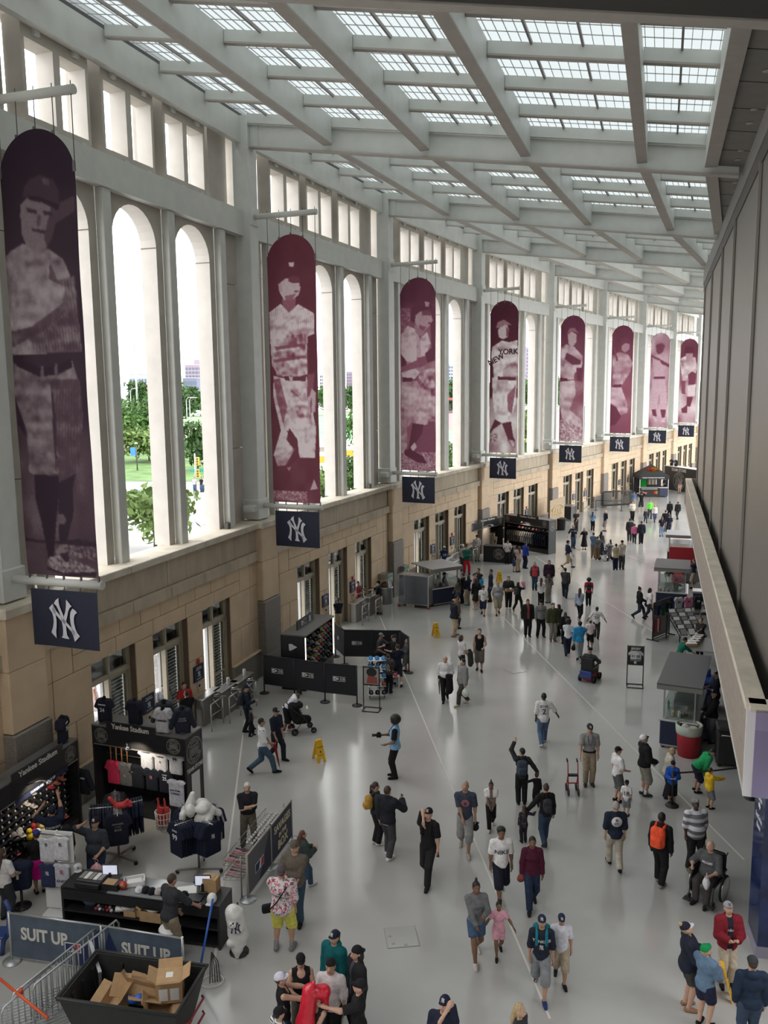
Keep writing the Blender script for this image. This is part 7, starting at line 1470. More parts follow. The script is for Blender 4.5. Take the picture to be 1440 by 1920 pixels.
for lab,x,y,w,d_,h,m in(('small black box with brown lid on counter',1.12,.18,.18,.13,.14,M_blk),('open tan carton behind the right till',3.20,.52,.18,.12,.30,M_card)):
 t=empty('carton',at_c(x,y),rc_,lab,'box');MB().box(-w,w,-d_,d_,0,h).build('carton_body',m,t);MB().box(-w*.8,w*.6,-d_,d_*.6,h,h+.01).build('lid',M_card,t)
t=empty('red_clock',at_c(1.38,.15),rc_,'small red and gold round clock on the counter','clock');MB().lathe([(.09,-.03),(.09,.03),(0,.03)],18,(0,0,.10),axis='y').build('case',mat('red_enamel',(.55,.02,.02),.3),t);MB().lathe([(0,-.032),(.065,-.031)],18,(0,0,.10),axis='y').build('dial',M_card,t)
for i in range(8):cap(at_c(1.75+i*.145,.16+.02*(i%2),.985),rc_+PI*.9,(.66,.66,.68) if i==0 else((.45,.40,.38) if i==3 else(.014,.015,.022)),['white cap at left of the counter row','first dark cap right of white cap on counter','second dark cap right of white cap on counter','beige cap in the counter cap row','dark cap next after the beige cap on counter','second dark cap after the beige cap on counter','last but one dark cap of the counter row','dark cap at right end of counter row'][i],'caps lined up on the counter')
tag(MB().box(-.20,.20,-.15,.15,0,.012).build('paper_sheets',M_paper,None,at_c(2.72,.40),.2),'white paper sheets behind the clerk elbow','paper')
tag(MB().box(-.16,.16,-.12,.12,0,.03).build('keyboard',M_blk,None,at_c(3.02,.16),rc_),'black keyboard in front of the right till','keyboard')
bt=empty('water_bottle',at_c(2.96,.56),0,'blue plastic water bottle by the right till','bottle');MB().lathe([(.035,0),(.035,.14),(.015,.18),(.015,.2)],10).build('body',mat('blue_plastic',(.03,.12,.5),.3),bt);MB().lathe([(.017,.2),(.017,.22),(0,.22)],8).build('lid',M_tray,bt)
hm=empty('white_helmet',at_c(3.40,.14),rc_,'white batting helmet at right end of counter','helmet');sdf_part('shell',[prim_el((0,0,.06),(.10,.12,.12),None,(((0,0,.0),(0,0,-1)),))],.02,M_tray,hm,k=0);MB().box(-.07,.07,-.17,-.08,.0,.02).build('visor',M_tray,hm)
for lab,x,y,w,d_,h,z_ in(('open brown box of wrapped goods on back shelf',2.10,-.02,.24,.2,.22,.47),('small brown box left of the big open box',1.58,-.02,.13,.12,.13,.47),('low brown box between other boxes on shelf',1.82,.0,.10,.1,.15,.47)):
 t=empty('carton',at_c(x,y+.15,z_),rc_,lab,'box')
 b=MB();b.box(-w,w,-d_,d_,0,.01)
 for s_ in(-1,1):b.box(s_*w-.006,s_*w+.006,-d_,d_,0,h).box(-w,w,s_*d_-.006,s_*d_+.006,0,h)
 b.build('carton_body',M_card,t);sdf_part('contents',[prim_el((-.03,.02,h*.8),(w*.75,d_*.7,.06)),prim_el((w*.4,0,h),(.06,.05,.06))],.03,M_paper,t,k=.02)
 MB().bar((-w,0,h),(-w-.10,0,h+.06),d_*1.9,.008).build('flap',M_card,t)
for i in range(14):
 q=tag(MB().lathe([(0,-.04),(.03,-.025),(.04,0),(.03,.025),(0,.04)],9,(0,0,.04)).build('wrapped_ball',[mat('ball_red',(.45,.04,.05),.4),mat('ball_white',(.66,.62,.62),.4),mat('ball_dark',(.05,.04,.06),.4)][i%3],None,at_c(.75+(i%7)*.09,.1+(i//7)*.1,.46)),'%s wrapped ball in the heap on the back shelf'%('red','white','dark')[i%3],'ball','%s wrapped balls on the shelf'%('red','white','dark')[i%3])
pb=empty('plastic_bag',at_c(.55,.25,.46),0,'clear plastic bag of blue goods on the shelf','bag');sdf_part('film',[prim_el((0,0,.18),(.2,.15,.18)),prim_el((.08,0,.3),(.1,.08,.1))],.03,mat('bluish_film',(.16,.19,.26),.2,bump=.8),pb,k=.05);MB().box(-.12,.12,-.08,.08,0,.04).build('contents',M_navy,pb)
pr_=empty('paper_roll',at_c(1.42,.08,.60),rc_+.3,'white paper roll lying on the wrapped balls','paper roll');MB().lathe([(.025,-.17),(.06,-.17),(.06,.17),(.025,.17)],14,axis='x').build('roll',M_paper,pr_);MB().lathe([(.025,-.171),(.027,.171)],10,axis='x').build('core',M_card,pr_)
wb=empty('waste_bin',at_c(2.68,-.35,0),0,'translucent grey waste bin beside the clerk','bin');MB().lathe([(.16,0),(.20,.60),(.215,.60),(.215,.62),(.19,.62),(.15,.02)],18).build('shell',mat('grey_bin',(.20,.20,.21),.3),wb);MB().lathe([(.21,.58),(.225,.6),(.21,.63)],18).build('rim',M_tray,wb)
# ---- towel rack beside the counter
tr_=empty('scarf_rack',(-7.22,17.35,0),-.15,'tall white rack hung with jerseys scarves and towels','rack')
MB().cbox(-.02,.02,-.02,.02,0,1.95,.005).build('post',M_tray,tr_);MB().cbox(-.36,.36,-.22,.22,0,.04,.01).build('base',M_tray,tr_);MB().box(-.36,.36,.0,.03,.1,1.92).build('panel',M_tray,tr_)
for q in range(3):MB().tube([(-.38,-.04,1.86-q*.62),(.38,-.04,1.86-q*.62)],.012,6).build('bar',M_chrome,tr_)
for lab,x,z_,col,tx,me in(('white towel with cap print at rack top',.13,1.86,(.6,.6,.62),[('NY',.12,-.25,pn)],0),('white onesie at left top of scarf rack',-.20,1.80,(.55,.55,.58),[('NY',.10,-.2,pn)],0),('navy and white scarf lettered on the rack',.12,1.22,(.5,.5,.55),[('NY',.14,-.25,mat('red_logo',(.4,.05,.08),.7)),('YANKEES',.13,-.56,pn)],0),('navy towel at the left side of rack',-.22,1.20,(.03,.04,.09),[('NY',.12,-.3,pr)],0)):
 o=garment(ME_TANK,loc_of((-7.22,17.35,0),-.15,x,-.10,z_),-.15,col,lab,'goods on the scarf rack',thin=.4,name='towel',cat='towel',scale=.72);shirt_text(o,tx)
cap(loc_of((-7.22,17.35,0),-.15,.50,-.1,1.15),.4,(.5,.5,.5),'white and navy cap on the right of scarf rack',None,pn)
nt_=empty('navy_shirt_form',(*(-8.198,17.575),0),.3,'navy shirt form with white tag near left edge','mannequin');sdf_part('shirt',[prim_bx((0,0,.75),(.24,.14,.32),.1),prim_rc((-.2,0,.98),(.2,0,.98),.1,.1)],.03,cloth(N2),nt_,k=.04);MB().lathe([(.2,0),(.2,.03),(.03,.05),(.03,.45)],14).build('stand',M_blk,nt_);MB().box(-.06,-.01,-.155,-.145,.75,.95).build('tag',M_paper,nt_)
hp_=empty('hat_pile',(*(-8.969,19.131),.0),0,'display of grey hats near the left edge','hat display');MB().lathe([(.25,0),(.25,.03),(.03,.04),(.03,.8),(.25,.82),(0,.83)],14).build('stand',M_blk,hp_)
for q in range(4):cap(((-8.969,19.131)[0]+(-.12,.1,.0,.06)[q],(-8.969,19.131)[1]+(.0,.05,-.1,.1)[q],.83+.06*(q//2)),q*1.3,((.3,.28,.26),(.36,.34,.32),(.22,.2,.2),(.4,.38,.36))[q],('grey cap left on the small hat display','pale grey cap right on the small hat display','dark grey cap in front on hat display','ivory cap on top of small hat display')[q],'caps on the small hat display',pn)
for q in range(5):
 ty=empty('plush_toy',((-9.121,19.704)[0]+.40+(q%2)*.22,(-9.121,19.704)[1]-.35+(q//2)*.25,.60),q,('yellow','white','red','yellow and white','brown')[q]+' plush toy on the low table near left edge','toy');cc=((.6,.42,.03),(.6,.58,.55),(.4,.04,.05),(.6,.5,.2),(.2,.1,.05))[q]
 sdf_part('body',[prim_el((0,0,.10),(.09,.08,.10)),prim_el((0,0,.24),(.07,.07,.07))],.025,cloth(cc),ty,k=.02);MB().lathe([(0,-.02),(.02,0),(0,.02)],6,(0,-.075,.24)).build('nose',M_rubber,ty)
tb=empty('display_table',((-9.121,19.704)[0]+.55,(-9.121,19.704)[1]-.1,0),bayrot(0),'low black display table near the cap wall','table');MB().cbox(-.5,.5,-.28,.28,.56,.60,.01).build('top',M_blk,tb);[MB().box(x-.03,x+.03,y-.03,y+.03,0,.56).build('leg',M_blk,tb) for x in(-.45,.45) for y in(-.24,.24)]
# ---- printed fence
def fence_panel(label,a,b,z0,z1,base,m,post_m,txt=None,disc=True,name='banner_fence'):
 loc,rz,W=fr(a,b);r=empty(name,loc,rz,label,'fence')
 MB().box(.03,W-.03,-.012,.012,z0,z1).build('panel',m,r)
 MB().tube([(0,0,z1+.02),(W,0,z1+.02)],.022,8).build('top_rail',post_m,r);MB().tube([(0,0,z0),(W,0,z0)],.018,8).build('bottom_rail',post_m,r)
 for x in(0.0,W):
  MB().tube([(x,0,.02),(x,0,z1+.05)],.028,8).build('post',post_m,r)
  if disc:MB().lathe([(.19,0),(.19,.02),(.10,.045),(.03,.06)],20,(x,0,0)).build('base',base,r)
 return r,W
M_suit=mat('slate_banner',(.075,.10,.135),.7,var=.2,scale=3);M_suitd=mat('royal_blue_banner',(.012,.022,.09),.7)
SP=[(-7.62,15.72),(-5.62,15.28),(-3.93,14.86)]
for i in range(2):
 r,W=fence_panel(('left slate fence panel lettered beside the counter','right slate fence panel lettered beside the black bin')[i],SP[i],SP[i+1],.12,1.05,M_galv2,M_suit,M_galv2)
 x=W*(.38 if i==0 else .55);text('SUIT UP',.36,M_wpr,r,(x,-.018,.66),bold=.035,squash=.82)
 q=triangulated([[(W*(.62 if i==0 else .05),.14),(W*.98 if i==0 else W*.30,.14),(W*.98 if i==0 else W*.10,.98),(W*.86 if i==0 else W*.05,.70)]],-.013,.002).build('dark_shape',M_suitd,r)
 if i==0:
  lg=triangulated([[(W*.60,.42),(W*.60+.36,.42),(W*.60+.36,.62),(W*.60,.62)]],-.016,.002).build('league_logo',M_print,r);triangulated([[(W*.6+.02,.44),(W*.6+.14,.44),(W*.6+.20,.60),(W*.6+.02,.60)]],-.019,.002).build('logo_blue',M_suitd,lg);triangulated([[(W*.6+.20,.44),(W*.6+.34,.44),(W*.6+.34,.60),(W*.6+.24,.60)]],-.019,.002).build('logo_red',mat('logo_red',(.45,.03,.06),.6),lg)
  # ---- galvanised barriers and cart at the lower left corner
def barrier(label,a,b,H=1.05,name='crowd_barrier'):
 loc,rz,W=fr(a,b);r=empty(name,loc,rz,label,'barrier')
 MB().tube([(.05,0,.18),(.0,0,.3),(0,0,H-.1),(.06,0,H),(W-.06,0,H),(W,0,H-.1),(W,0,.3),(W-.05,0,.18),(.05,0,.18)],.020,8,cap=False).build('frame',M_galv2,r)
 n=max(6,int(W/.13))
 for k in range(1,n):MB().tube([(W*k/n,0,.18),(W*k/n,0,H)],.010,6).build('bar',M_galv2,r)
 for x in(.2,W-.2):MB().tube([(x,-.28,0),(x,-.25,.03),(x,0,.18),(x,.25,.03),(x,.28,0)],.016,6).build('foot',M_galv2,r)
 return r
barrier('galvanised crowd barrier running beside the black bin',(-6.283,13.601),(-5.358,15.536));barrier('second galvanised barrier leaning parallel to the first',(-6.591,13.445),(-5.660,15.479),1.0)
barrier('third galvanised barrier nearest the lower left corner',(-6.644,13.148),(-6.005,14.893),.95)
fc_=empty('flatbed_cart',(*(-6.308,13.889),0),.5,'galvanised flatbed cart with wire deck and push bars','cart')
for k in range(13):MB().tube([(-1.0,-.5+k*.085,.32),(1.0,-.5+k*.085,.32)],.010,6).build('deck_wire',M_galv2,fc_)
for x in(-1.,0,1.):MB().bar((x,-.52,.30),(x,.54,.30),.05,.04).build('cross_member',M_galv2,fc_)
for x in(-1.,1.):
 for y in(-.45,.45):MB().bar((x,y,.1),(x,y,1.05),.05,.05).build('corner_post',M_galv2,fc_);MB().lathe([(0,-.03),(.08,-.03),(.08,.03),(0,.03)],12,(x,y,.08),axis='y').build('caster',M_rubber,fc_)
 MB().bar((x,-.5,1.05),(x,.5,1.05),.06,.05).build('push_bar',M_galv2,fc_)
os_=empty('orange_strap_bar',(*(-6.440,13.453),.0),.2,'bright orange bar leaning across the galvanised cart','bar');MB().tube([(*(Vector((*(-7.084,14.211),1.0))-Vector((*(-6.440,13.453),0))),),(*(Vector((*(-5.856,12.768),1.0))-Vector((*(-6.440,13.453),0))),)],.025,8).build('bar',mat('orange_paint',(.60,.08,.02),.4),os_);MB().lathe([(.035,-.05),(.035,.05)],8,(.0,.1,1.0)).build('collar',mat('orange_paint',(.60,.08,.02),.4),os_)
bc2=empty('blue_chair_frame',(*(-7.925,15.938),0),0,'bent dark blue tube frame at the left edge','frame');MB().tube([(.0,0,0),(.05,0,.3),(.12,.1,.42),(.12,.2,.9),(.02,.25,1.05)],.05,8).build('tube',mat('blue_tube',(.02,.05,.18),.4),bc2);MB().cbox(-.25,.1,-.1,.3,.40,.45,.02).build('seat',mat('blue_tube',(.02,.05,.18),.4),bc2)
# ---- black tilt bin full of cartons
lb,rb,Wb=fr((-5.635,13.110),(-3.514,12.672));Db=1.25
bn=empty('tilt_bin',lb,rb,'large black wheeled bin filled with cardboard','bin')
def ringq(i,z):return[(i,i,z),(Wb-i,i,z),(Wb-i,Db-i,z),(i,Db-i,z)]
b=MB();o_,m_,n_,q_=ringq(.22,.25),ringq(.0,1.2),ringq(.05,1.2),ringq(.26,.3)
for A_,B_ in((o_,m_),(m_,n_),(n_,q_)):
 for k in range(4):b.face([A_[k],A_[(k+1)%4],B_[(k+1)%4],B_[k]])
b.face(o_[::-1]);b.face(q_);b.build('shell',M_poly,bn)
MB().tube([p for p in ringq(-.01,1.2)]+[ringq(-.01,1.2)[0]],.035,8,cap=False).build('rim',M_poly,bn)
for k in range(3):MB().bar((Wb*(.25+.25*k),Db-.09,1.1),(Wb*(.25+.25*k),Db-.24,.4),.08,.05).build('rib',M_poly,bn);MB().bar((.09,Db*(.25+.25*k),1.1),(.24,Db*(.25+.25*k),.4),.08,.05).build('rib',M_poly,bn)
for x in(.35,Wb-.35):
 for y in(.35,Db-.35):MB().lathe([(0,-.04),(.12,-.04),(.12,.04),(0,.04)],14,(x,y,.12),axis='y').build('wheel',M_rubber,bn)
for z_ in(.55,.85):MB().tube([(Wb+.03,.25,z_),(Wb+.08,.3,z_),(Wb+.08,.9,z_),(Wb+.03,.95,z_)],.02,6).build('red_handle',mat('red_tube',(.35,.02,.03),.4),bn)
def open_box(label,loc,rot,w,d,h,parent=None,flaps=True):
 t=empty('cardboard_box',loc,0,label,'box');t.rotation_euler=rot
 b=MB();b.box(-w,w,-d,d,0,.012)
 for s_ in(-1,1):b.box(s_*w-.006,s_*w+.006,-d,d,0,h).box(-w,w,s_*d-.006,s_*d+.006,0,h)
 b.build('carton',M_card,t)
 if flaps:
  for s_ in(-1,1):MB().bar((s_*w,0,h),(s_*(w+.14),0,h+.10),d*1.9,.008).build('flap',M_card,t);MB().bar((0,s_*d,h),(0,s_*(d+.12),h+.09),w*1.9,.008).build('flap',M_card,t)
 return t
tb_=open_box('upright tan carton with white shipping labels atop the bin',loc_of(lb,rb,Wb*.78,Db*.62,.92),(.1,.0,rb+.35),.22,.18,.42)
for x in(-.10,.09):MB().box(x-.075,x+.075,-.189,-.186,.06,.30).build('shipping_label',M_paper,tb_)
MB().box(-.215,.215,-.175,.175,.415,.425).build('lid',M_card,tb_);MB().box(-.06,.06,-.06,.06,.426,.429).build('shipping_label',M_paper,tb_)
open_box('open tan carton lying in the middle of the bin',loc_of(lb,rb,Wb*.50,Db*.52,.80),(-.5,.3,rb+.2),.26,.20,.30);open_box('flattened tan carton at left inside the bin',loc_of(lb,rb,Wb*.38,Db*.48,.80),(.4,-.3,rb-.3),.24,.22,.20);open_box('dark brown carton at right inside the bin',loc_of(lb,rb,Wb*.70,Db*.42,.72),(.2,.4,rb+.5),.22,.16,.22)
for lab,x,y,rx_ in(('loose tan cardboard sheet leaning in the bin',.42,.58,.8),('second loose cardboard sheet across the bin front',.62,.28,-.4)):
 o=tag(MB().box(-.28,.28,-.18,.18,-.005,.005).build('cardboard_sheet',M_card,None,loc_of(lb,rb,Wb*x,Db*(y*.6+.22),1.02)),lab,'cardboard');o.rotation_euler=(rx_,.3,rb+.4)
bf=empty('plastic_wrap',loc_of(lb,rb,Wb*.55,Db*.34,1.02),0,'crumpled bright blue plastic in the bin','plastic');sdf_part('wrap',[prim_el((0,0,0),(.13,.08,.06)),prim_el((.08,.03,.03),(.07,.06,.06))],.022,mat('blue_film',(.02,.12,.55),.3,bump=1.),bf,k=.02);sdf_part('fold',[prim_el((-.1,.03,.02),(.05,.05,.05))],.022,mat('blue_film',(.02,.12,.55),.3),bf,k=0)
# ---- sack on a hook, selfie sticks, blue pole right of the counter
sk=empty('laundry_sack',(-3.12,15.75,0),.2,'white plastic sack hanging at the counter end','sack');sdf_part('sack',[prim_rc((0,0,1.02),(.06,-.05,.25),.16,.12),prim_rc((.06,-.05,.25),(.05,-.08,.10),.08,.05),prim_rc((.1,0,1.0),(.16,.0,.5),.12,.15)]+[prim_el((random.Random(q).uniform(-.1,.2),random.Random(q+50).uniform(-.14,.06),.35+q*.07),(.10,.09,.08)) for q in range(10)],.03,mat('white_plastic_film',(.66,.65,.62),.3),sk,k=.03);ny_logo(.22,M_printn,sk,(.04,-.20,.80));MB().lathe([(.2,0),(.2,.03),(.02,.05),(.02,1.1)],14,(.1,.18,0)).build('stand',M_blk,sk)
pl=empty('blue_pole',(-3.72,15.05,0),0,'bright blue pole leaning against the counter end','pole');MB().tube([(.0,0,.02),(.22,.65,1.35)],.022,8).build('pole',mat('blue_paint',(.02,.10,.42),.35),pl);MB().lathe([(.03,0),(.03,.06)],8,(0,0,0)).build('foot',M_rubber,pl)
ss_=empty('stick_bundle',(-3.45,15.1,0),.3,'bundle of black sticks and wires on the floor','sticks')
for q in range(5):MB().tube([(-.05+q*.05,-.1,.03),(.0+q*.04,.35,.05+q*.02),(.05,.45,.30)],.010,5).build('stick',M_rubber,ss_)
MB().tube([(.22*math.cos(q*.5),.18*math.sin(q*.5)-.05,.03) for q in range(14)],.008,5).build('wire',M_tray,ss_)
# ---- slogan sign with ball baskets
M_sav=mat('slate_sign',(.10,.105,.11),.6);M_savd=mat('midnight_sign',(.018,.024,.05),.6)
SV=[(-3.16,17.75),(-2.80,19.05),(-2.44,20.34)]
for i in range(2):
 r,W=fence_panel(('near grey sign panel with league logo by the wire baskets','far dark sign panel lettered with slogan by the wire baskets')[i],SV[i],SV[i+1],.10,1.05,M_galv2,M_sav if i==0 else M_savd,mat('putty_tube',(.36,.33,.28),.5),name='sign_fence',disc=True)
 if i==0:
  triangulated([[(W*.45,.12),(W*.97,.12),(W*.97,1.0),(W*.90,1.0)]],-.013,.002).build('dark_shape',M_savd,r);lg=triangulated([[(W*.30,.40),(W*.66,.40),(W*.66,.62),(W*.30,.62)]],-.017,.002).build('league_logo',M_print,r)
  triangulated([[(W*.31,.415),(W*.44,.415),(W*.50,.605),(W*.31,.605)]],-.02,.002).build('logo_blue',M_suitd,lg);triangulated([[(W*.52,.415),(W*.65,.415),(W*.65,.605),(W*.56,.605)]],-.02,.002).build('logo_red',mat('logo_red',(.45,.03,.06),.6),lg)
 else:
  for t,s_,z_ in(('SAVAGES',.25,.82),('IN THE',.15,.58),('BOX',.30,.34)):text(t,s_,mat('cream_print',(.6,.5,.35),.7),r,(W*.52,-.02,z_),bold=.03)
wr=empty('wire_rack',(-3.25,17.75,0),fr(SV[0],SV[2])[1],'wire basket rack of balls and mini bats behind slogan sign','rack')
for z_,y in((.75,.10),(.40,.10)):
 for k in range(3):
  x0=.1+k*.85;bk=MB()
  for a in range(8):bk.tube([(x0+a*.11,y,z_+.12),(x0+a*.11,y,z_),(x0+a*.11,y+.45,z_-.06),(x0+a*.11,y+.45,z_+.10)],.006,4)
  for a in range(4):bk.tube([(x0,y+a*.15,z_-.02*a),(x0+.77,y+a*.15,z_-.02*a)],.006,4)
  bk.tube([(x0,y+.45,z_+.10),(x0+.77,y+.45,z_+.10)],.009,4);bk.build('basket',M_ssd,wr)
for x in(.05,1.35,2.62):MB().tube([(x,.08,0),(x,.08,1.0)],.018,6).build('upright',M_ssd,wr)
wl,wz=(-3.25,17.75,0),fr(SV[0],SV[2])[1]
for i in range(26):tag(MB().lathe([(0,-.037),(.026,-.026),(.037,0),(.026,.026),(0,.037)],8,(0,0,.037)).build('baseball',mat('ball_white',(.66,.62,.62),.4),None,loc_of(wl,wz,1.0+(i%13)*.12,.22+(i//13)*.13,.755)),'white baseball in the upper wire baskets','ball','baseballs in the wire baskets')
for i in range(12):
 o=tag(MB().lathe([(.010,-.22),(.012,.0),(.022,.18),(0,.22)],7,axis='x').build('mini_bat',[mat('bat_wood',(.32,.16,.07),.4),mat('bat_pink',(.6,.2,.3),.4),mat('bat_dark',(.08,.03,.03),.4)][i%3],None,loc_of(wl,wz,.2+(i%6)*.11,.34,.755 if i<6 else .41)),'%s mini bat in the near wire basket'%('wooden','pink','dark')[i%3],'mini bat','%s mini bats'%('wooden','pink','dark')[i%3]);o.rotation_euler=(0,0,wz+1.5)
 # ------------------------------------------------------------------ kiosk, turnstiles, carts and stands farther down the hall
 # ---- wet floor signs
M_yel=mat('safety_yellow',(.80,.45,.015),.4)
def wet_sign(label,pos,rz):
 r=empty('wet_floor_sign',(*pos,0),rz,label,'floor sign')
 for s in(-1,1):
  q=[(-.15,s*.20,.0),(-.06,s*.20,.0),(-.05,s*.16,.12),(.05,s*.16,.12),(.06,s*.20,0),(.15,s*.20,0),(.10,s*.02,.64),(-.10,s*.02,.64)]
  b=MB().add(q+[(x,y+s*.015,z) for x,y,z in q],[tuple(range(8)),tuple(range(15,7,-1))]+[(i,(i+1)%8,(i+1)%8+8,i+8) for i in range(8)]);p_=b.build('board',M_yel,r)
  t=text('CAUTION',.045,M_rubber,p_,(0,s*.10-(.006 if s<0 else-.022),.46),0 if s<0 else PI,-.28 if s<0 else .28,.004,.02)
  tri=triangulated([[(-.05,.26),(.05,.26),(0,.36)]],0,.004).build('warning_triangle',M_rubber,p_,(0,s*.125-(.0 if s<0 else-.0),0));tri.rotation_euler=(0,0,0 if s<0 else PI)
  text('WET FLOOR',.028,M_rubber,p_,(0,s*.150-(.006 if s<0 else-.022),.22),0 if s<0 else PI,-.28 if s<0 else .28,.004,.02)
 MB().cbox(-.10,.10,-.05,.05,.62,.68,.02).build('hinge_cap',M_yel,r)
wet_sign('yellow wet floor sign alone on open floor near the spotted shirt man',(-2.102,25.054),.5);wet_sign('yellow wet floor sign behind the man in khaki shorts',(2.352,38.225),.3);wet_sign('yellow wet floor sign by the snack cart queue',(6.811,49.299),.2);wet_sign('yellow wet floor sign behind woman in denim shirt',(6.260,14.539),1.2)
# ---- hatches in the floor
for lab,(x,y),rz in(('square metal floor hatch in the foreground',(0.284,16.380),.12),('square metal floor hatch in mid hall',(5.278,33.364),.4),('small floor hatch near the woman in charcoal sweater',(10.228,45.497),.4)):
 h=empty('floor_hatch',(x,y,0),rz,lab,'hatch');MB().box(-.34,.34,-.34,.34,.001,.006).build('frame',M_ssd,h);MB().box(-.325,.325,-.325,.325,.006,.009).build('lid',M_floor,h)
 for a,b in((-.24,.05),(-.2,-.2),(.05,-.27)):MB().box(a-.035,a+.035,b-.03,b+.03,.009,.011).build('lift_ring',M_ssd,h)
 # ---- notice boards beside the doors
for bi in range(1,7):
 for k,u in enumerate((5.45,8.5)):
  n=empty('notice_board',(*COLS[bi],0),bayrot(bi),'navy entry notice on %s pier between doors under %s banner'%(('left','right')[k],('nearest','second','third','fourth','fifth','sixth')[bi-1]),'notice','navy notices beside the doors');
  MB().box(u-.30,u+.30,-.06,-.01,1.42,1.98).build('board',M_navy,n)
  for z_,t in((1.90,'WELCOME TO'),(1.84,'YANKEE STADIUM'),(1.50,'NO RE-ENTRY')):text(t,.05,M_print,n,(u,-.065,z_))
  ny_logo(.18,M_print,n,(u,-.064,1.67));MB().box(u-.09,u+.09,-.05,-.01,1.14,1.34).build('pictogram',M_wpr,n);MB().lathe([(.05,0),(.065,0),(.065,-.004),(.05,-.004)],14,(u,-.055,1.24),axis='y').build('pictogram_ring',M_rubber,n)
  if k:MB().cbox(u-.06,u+.06,-.08,-.01,2.03,2.2,.01).build('alarm_box',mat('alarm_red',(.45,.03,.02),.4),n)
  # ---- turnstiles
def turnstile(label,pos,rz,cup=True):
 r=empty('turnstile',(*pos,0),rz,label,'turnstile')
 MB().cbox(-.60,.60,-.16,.16,0,.95,.03).build('cabinet',M_ssd,r);MB().cbox(-.64,.64,-.19,.19,.95,1.0,.02).build('top_plate',M_ss,r)
 for a in(0,2.1,4.2):MB().tube([(.0,-.16,.86),(.10*math.cos(a),-.24,.86+.1*math.sin(a)),(.3*math.cos(a),-.52,.82+.28*math.sin(a))],.018,6).build('arm',M_chrome,r)
 for x in(-.9,-.1):MB().tube([(x,-.62,0),(x,-.62,.95)],.022,8).build('rail_post',M_ss,r)
 MB().tube([(-.9,-.62,.95),(-.1,-.62,.95)],.022,8).build('rail',M_ss,r);MB().tube([(-.9,-.62,.55),(-.1,-.62,.55)],.018,8).build('rail',M_ss,r)
 if cup:
  s=MB().lathe([(.06,0),(.06,.20),(.05,.24),(0,.25)],12).build('scanner',M_tray,r,(.2,.0,1.0))
bw_=bayrot(1)
turnstile('first turnstile inside near doors right of shop unit',(-5.711,29.073),bw_+.0);turnstile('second turnstile inside near doors by the dark pier',(-5.290,30.004),bw_)
turnstile('turnstile left of the apparel unit end',(-6.204,28.391),bw_,False);turnstile('turnstile behind the kiosk at the second doors',(-1.336,41.317),bayrot(2),False);turnstile('turnstile at the clerk in black polo',(-0.683,42.523),bayrot(2));turnstile('turnstile left of the snack cart',(2.660,52.474),bayrot(3));turnstile('turnstile beside the fan in jersey 29',(4.418,53.363),bayrot(3));turnstile('turnstile next to the second store',(5.681,55.701),bayrot(3),False)
tb=empty('ticket_table',(*(-8.000,28.681),0),bw_,'small table in front of man reading by doors','table');MB().cbox(-.4,.4,-.3,.3,.85,.9,.01).build('top',M_ss,tb);[MB().box(x-.03,x+.03,y-.03,y+.03,0,.85).build('leg',M_ssd,tb) for x in(-.35,.35) for y in(-.25,.25)]
# ---- cap kiosk and its black fences
def logo_tag(parent,x,z,s=.30):
 a=triangulated([[(x-s,z-s*.30),(x,z-s*.30),(x,z+s*.30),(x-s,z+s*.30)]],-.014,.002).build('logo_frame',M_print,parent);triangulated([[(x-s+.015,z-s*.30+.015),(x-.01,z-s*.30+.015),(x-.01,z+s*.30-.015),(x-s+.015,z+s*.30-.015)]],-.018,.001).build('logo_field',M_rubber,a)
 triangulated([[(x-s*.86,z-s*.2),(x-s*.72,z-s*.22),(x-s*.12,z+s*.02),(x-s*.66,z+s*.22),(x-s*.9,z+s*.2)]],-.02,.001).build('logo_flag',M_print,a);triangulated([[(x-s*.74,z-s*.10),(x-s*.42,z+.0),(x-s*.70,z+s*.10)]],-.022,.001).build('logo_notch',M_rubber,a)
 b=triangulated([[(x,z-s*.30),(x+s*.62,z-s*.30),(x+s*.62,z+s*.30),(x,z+s*.30)]],-.014,.002).build('logo_block',M_print,parent);text('NEW',.10,M_rubber,b,(x+s*.31,-.02,z+.04),bold=.03);text('ERA',.10,M_rubber,b,(x+s*.31,-.02,z-.045),bold=.03)
FP=[(-4.62,31.0),(-3.42,30.5),(-2.24,30.0),(-1.05,29.62)]
for i in range(3):
 r,W=fence_panel(('left','middle','right')[i]+' black fabric fence panel with logo in front of cap kiosk',FP[i],FP[i+1],.38,1.48,M_blk,M_blk2,M_blk,name='fabric_fence');logo_tag(r,W*.5,.95)
FQ=[(-2.15,35.4),(-1.72,34.3),(-.55,34.2),(.62,34.1),(.95,33.2)]
for i in range(4):
 r,W=fence_panel(('narrow','rear left','rear right','end')[i]+' black fabric fence panel behind the cap kiosk',FQ[i],FQ[i+1],.38,1.48,M_blk,M_blk2,M_blk,name='fabric_fence');
 if i<3:logo_tag(r,W*.5,.95,.26)
ko,kz,kW=fr((-3.05,31.15),(-2.15,34.05));kd=1.0
ki=empty('cap_kiosk',ko,kz,'black cap kiosk with lit shelves of hats','kiosk')
MB().box(0,kW,kd-.05,kd,0,2.15).build('back_panel',M_blk,ki);MB().box(0,.06,0,kd,0,2.15).build('side_panel',M_blk,ki);MB().box(kW-.06,kW,0,kd,0,2.15).build('side_panel',M_blk,ki);MB().box(0,kW,-.05,kd,2.15,2.20).build('roof_panel',mat('grey_laminate',(.15,.145,.14),.4),ki)
MB().box(.06,kW-.06,.0,kd-.05,0,.55).build('plinth',M_blk,ki);s=MB().box(kW*.2,kW*.75,kd*.55,kd*.6,2.2,2.55).build('roof_sign',M_blk,ki);
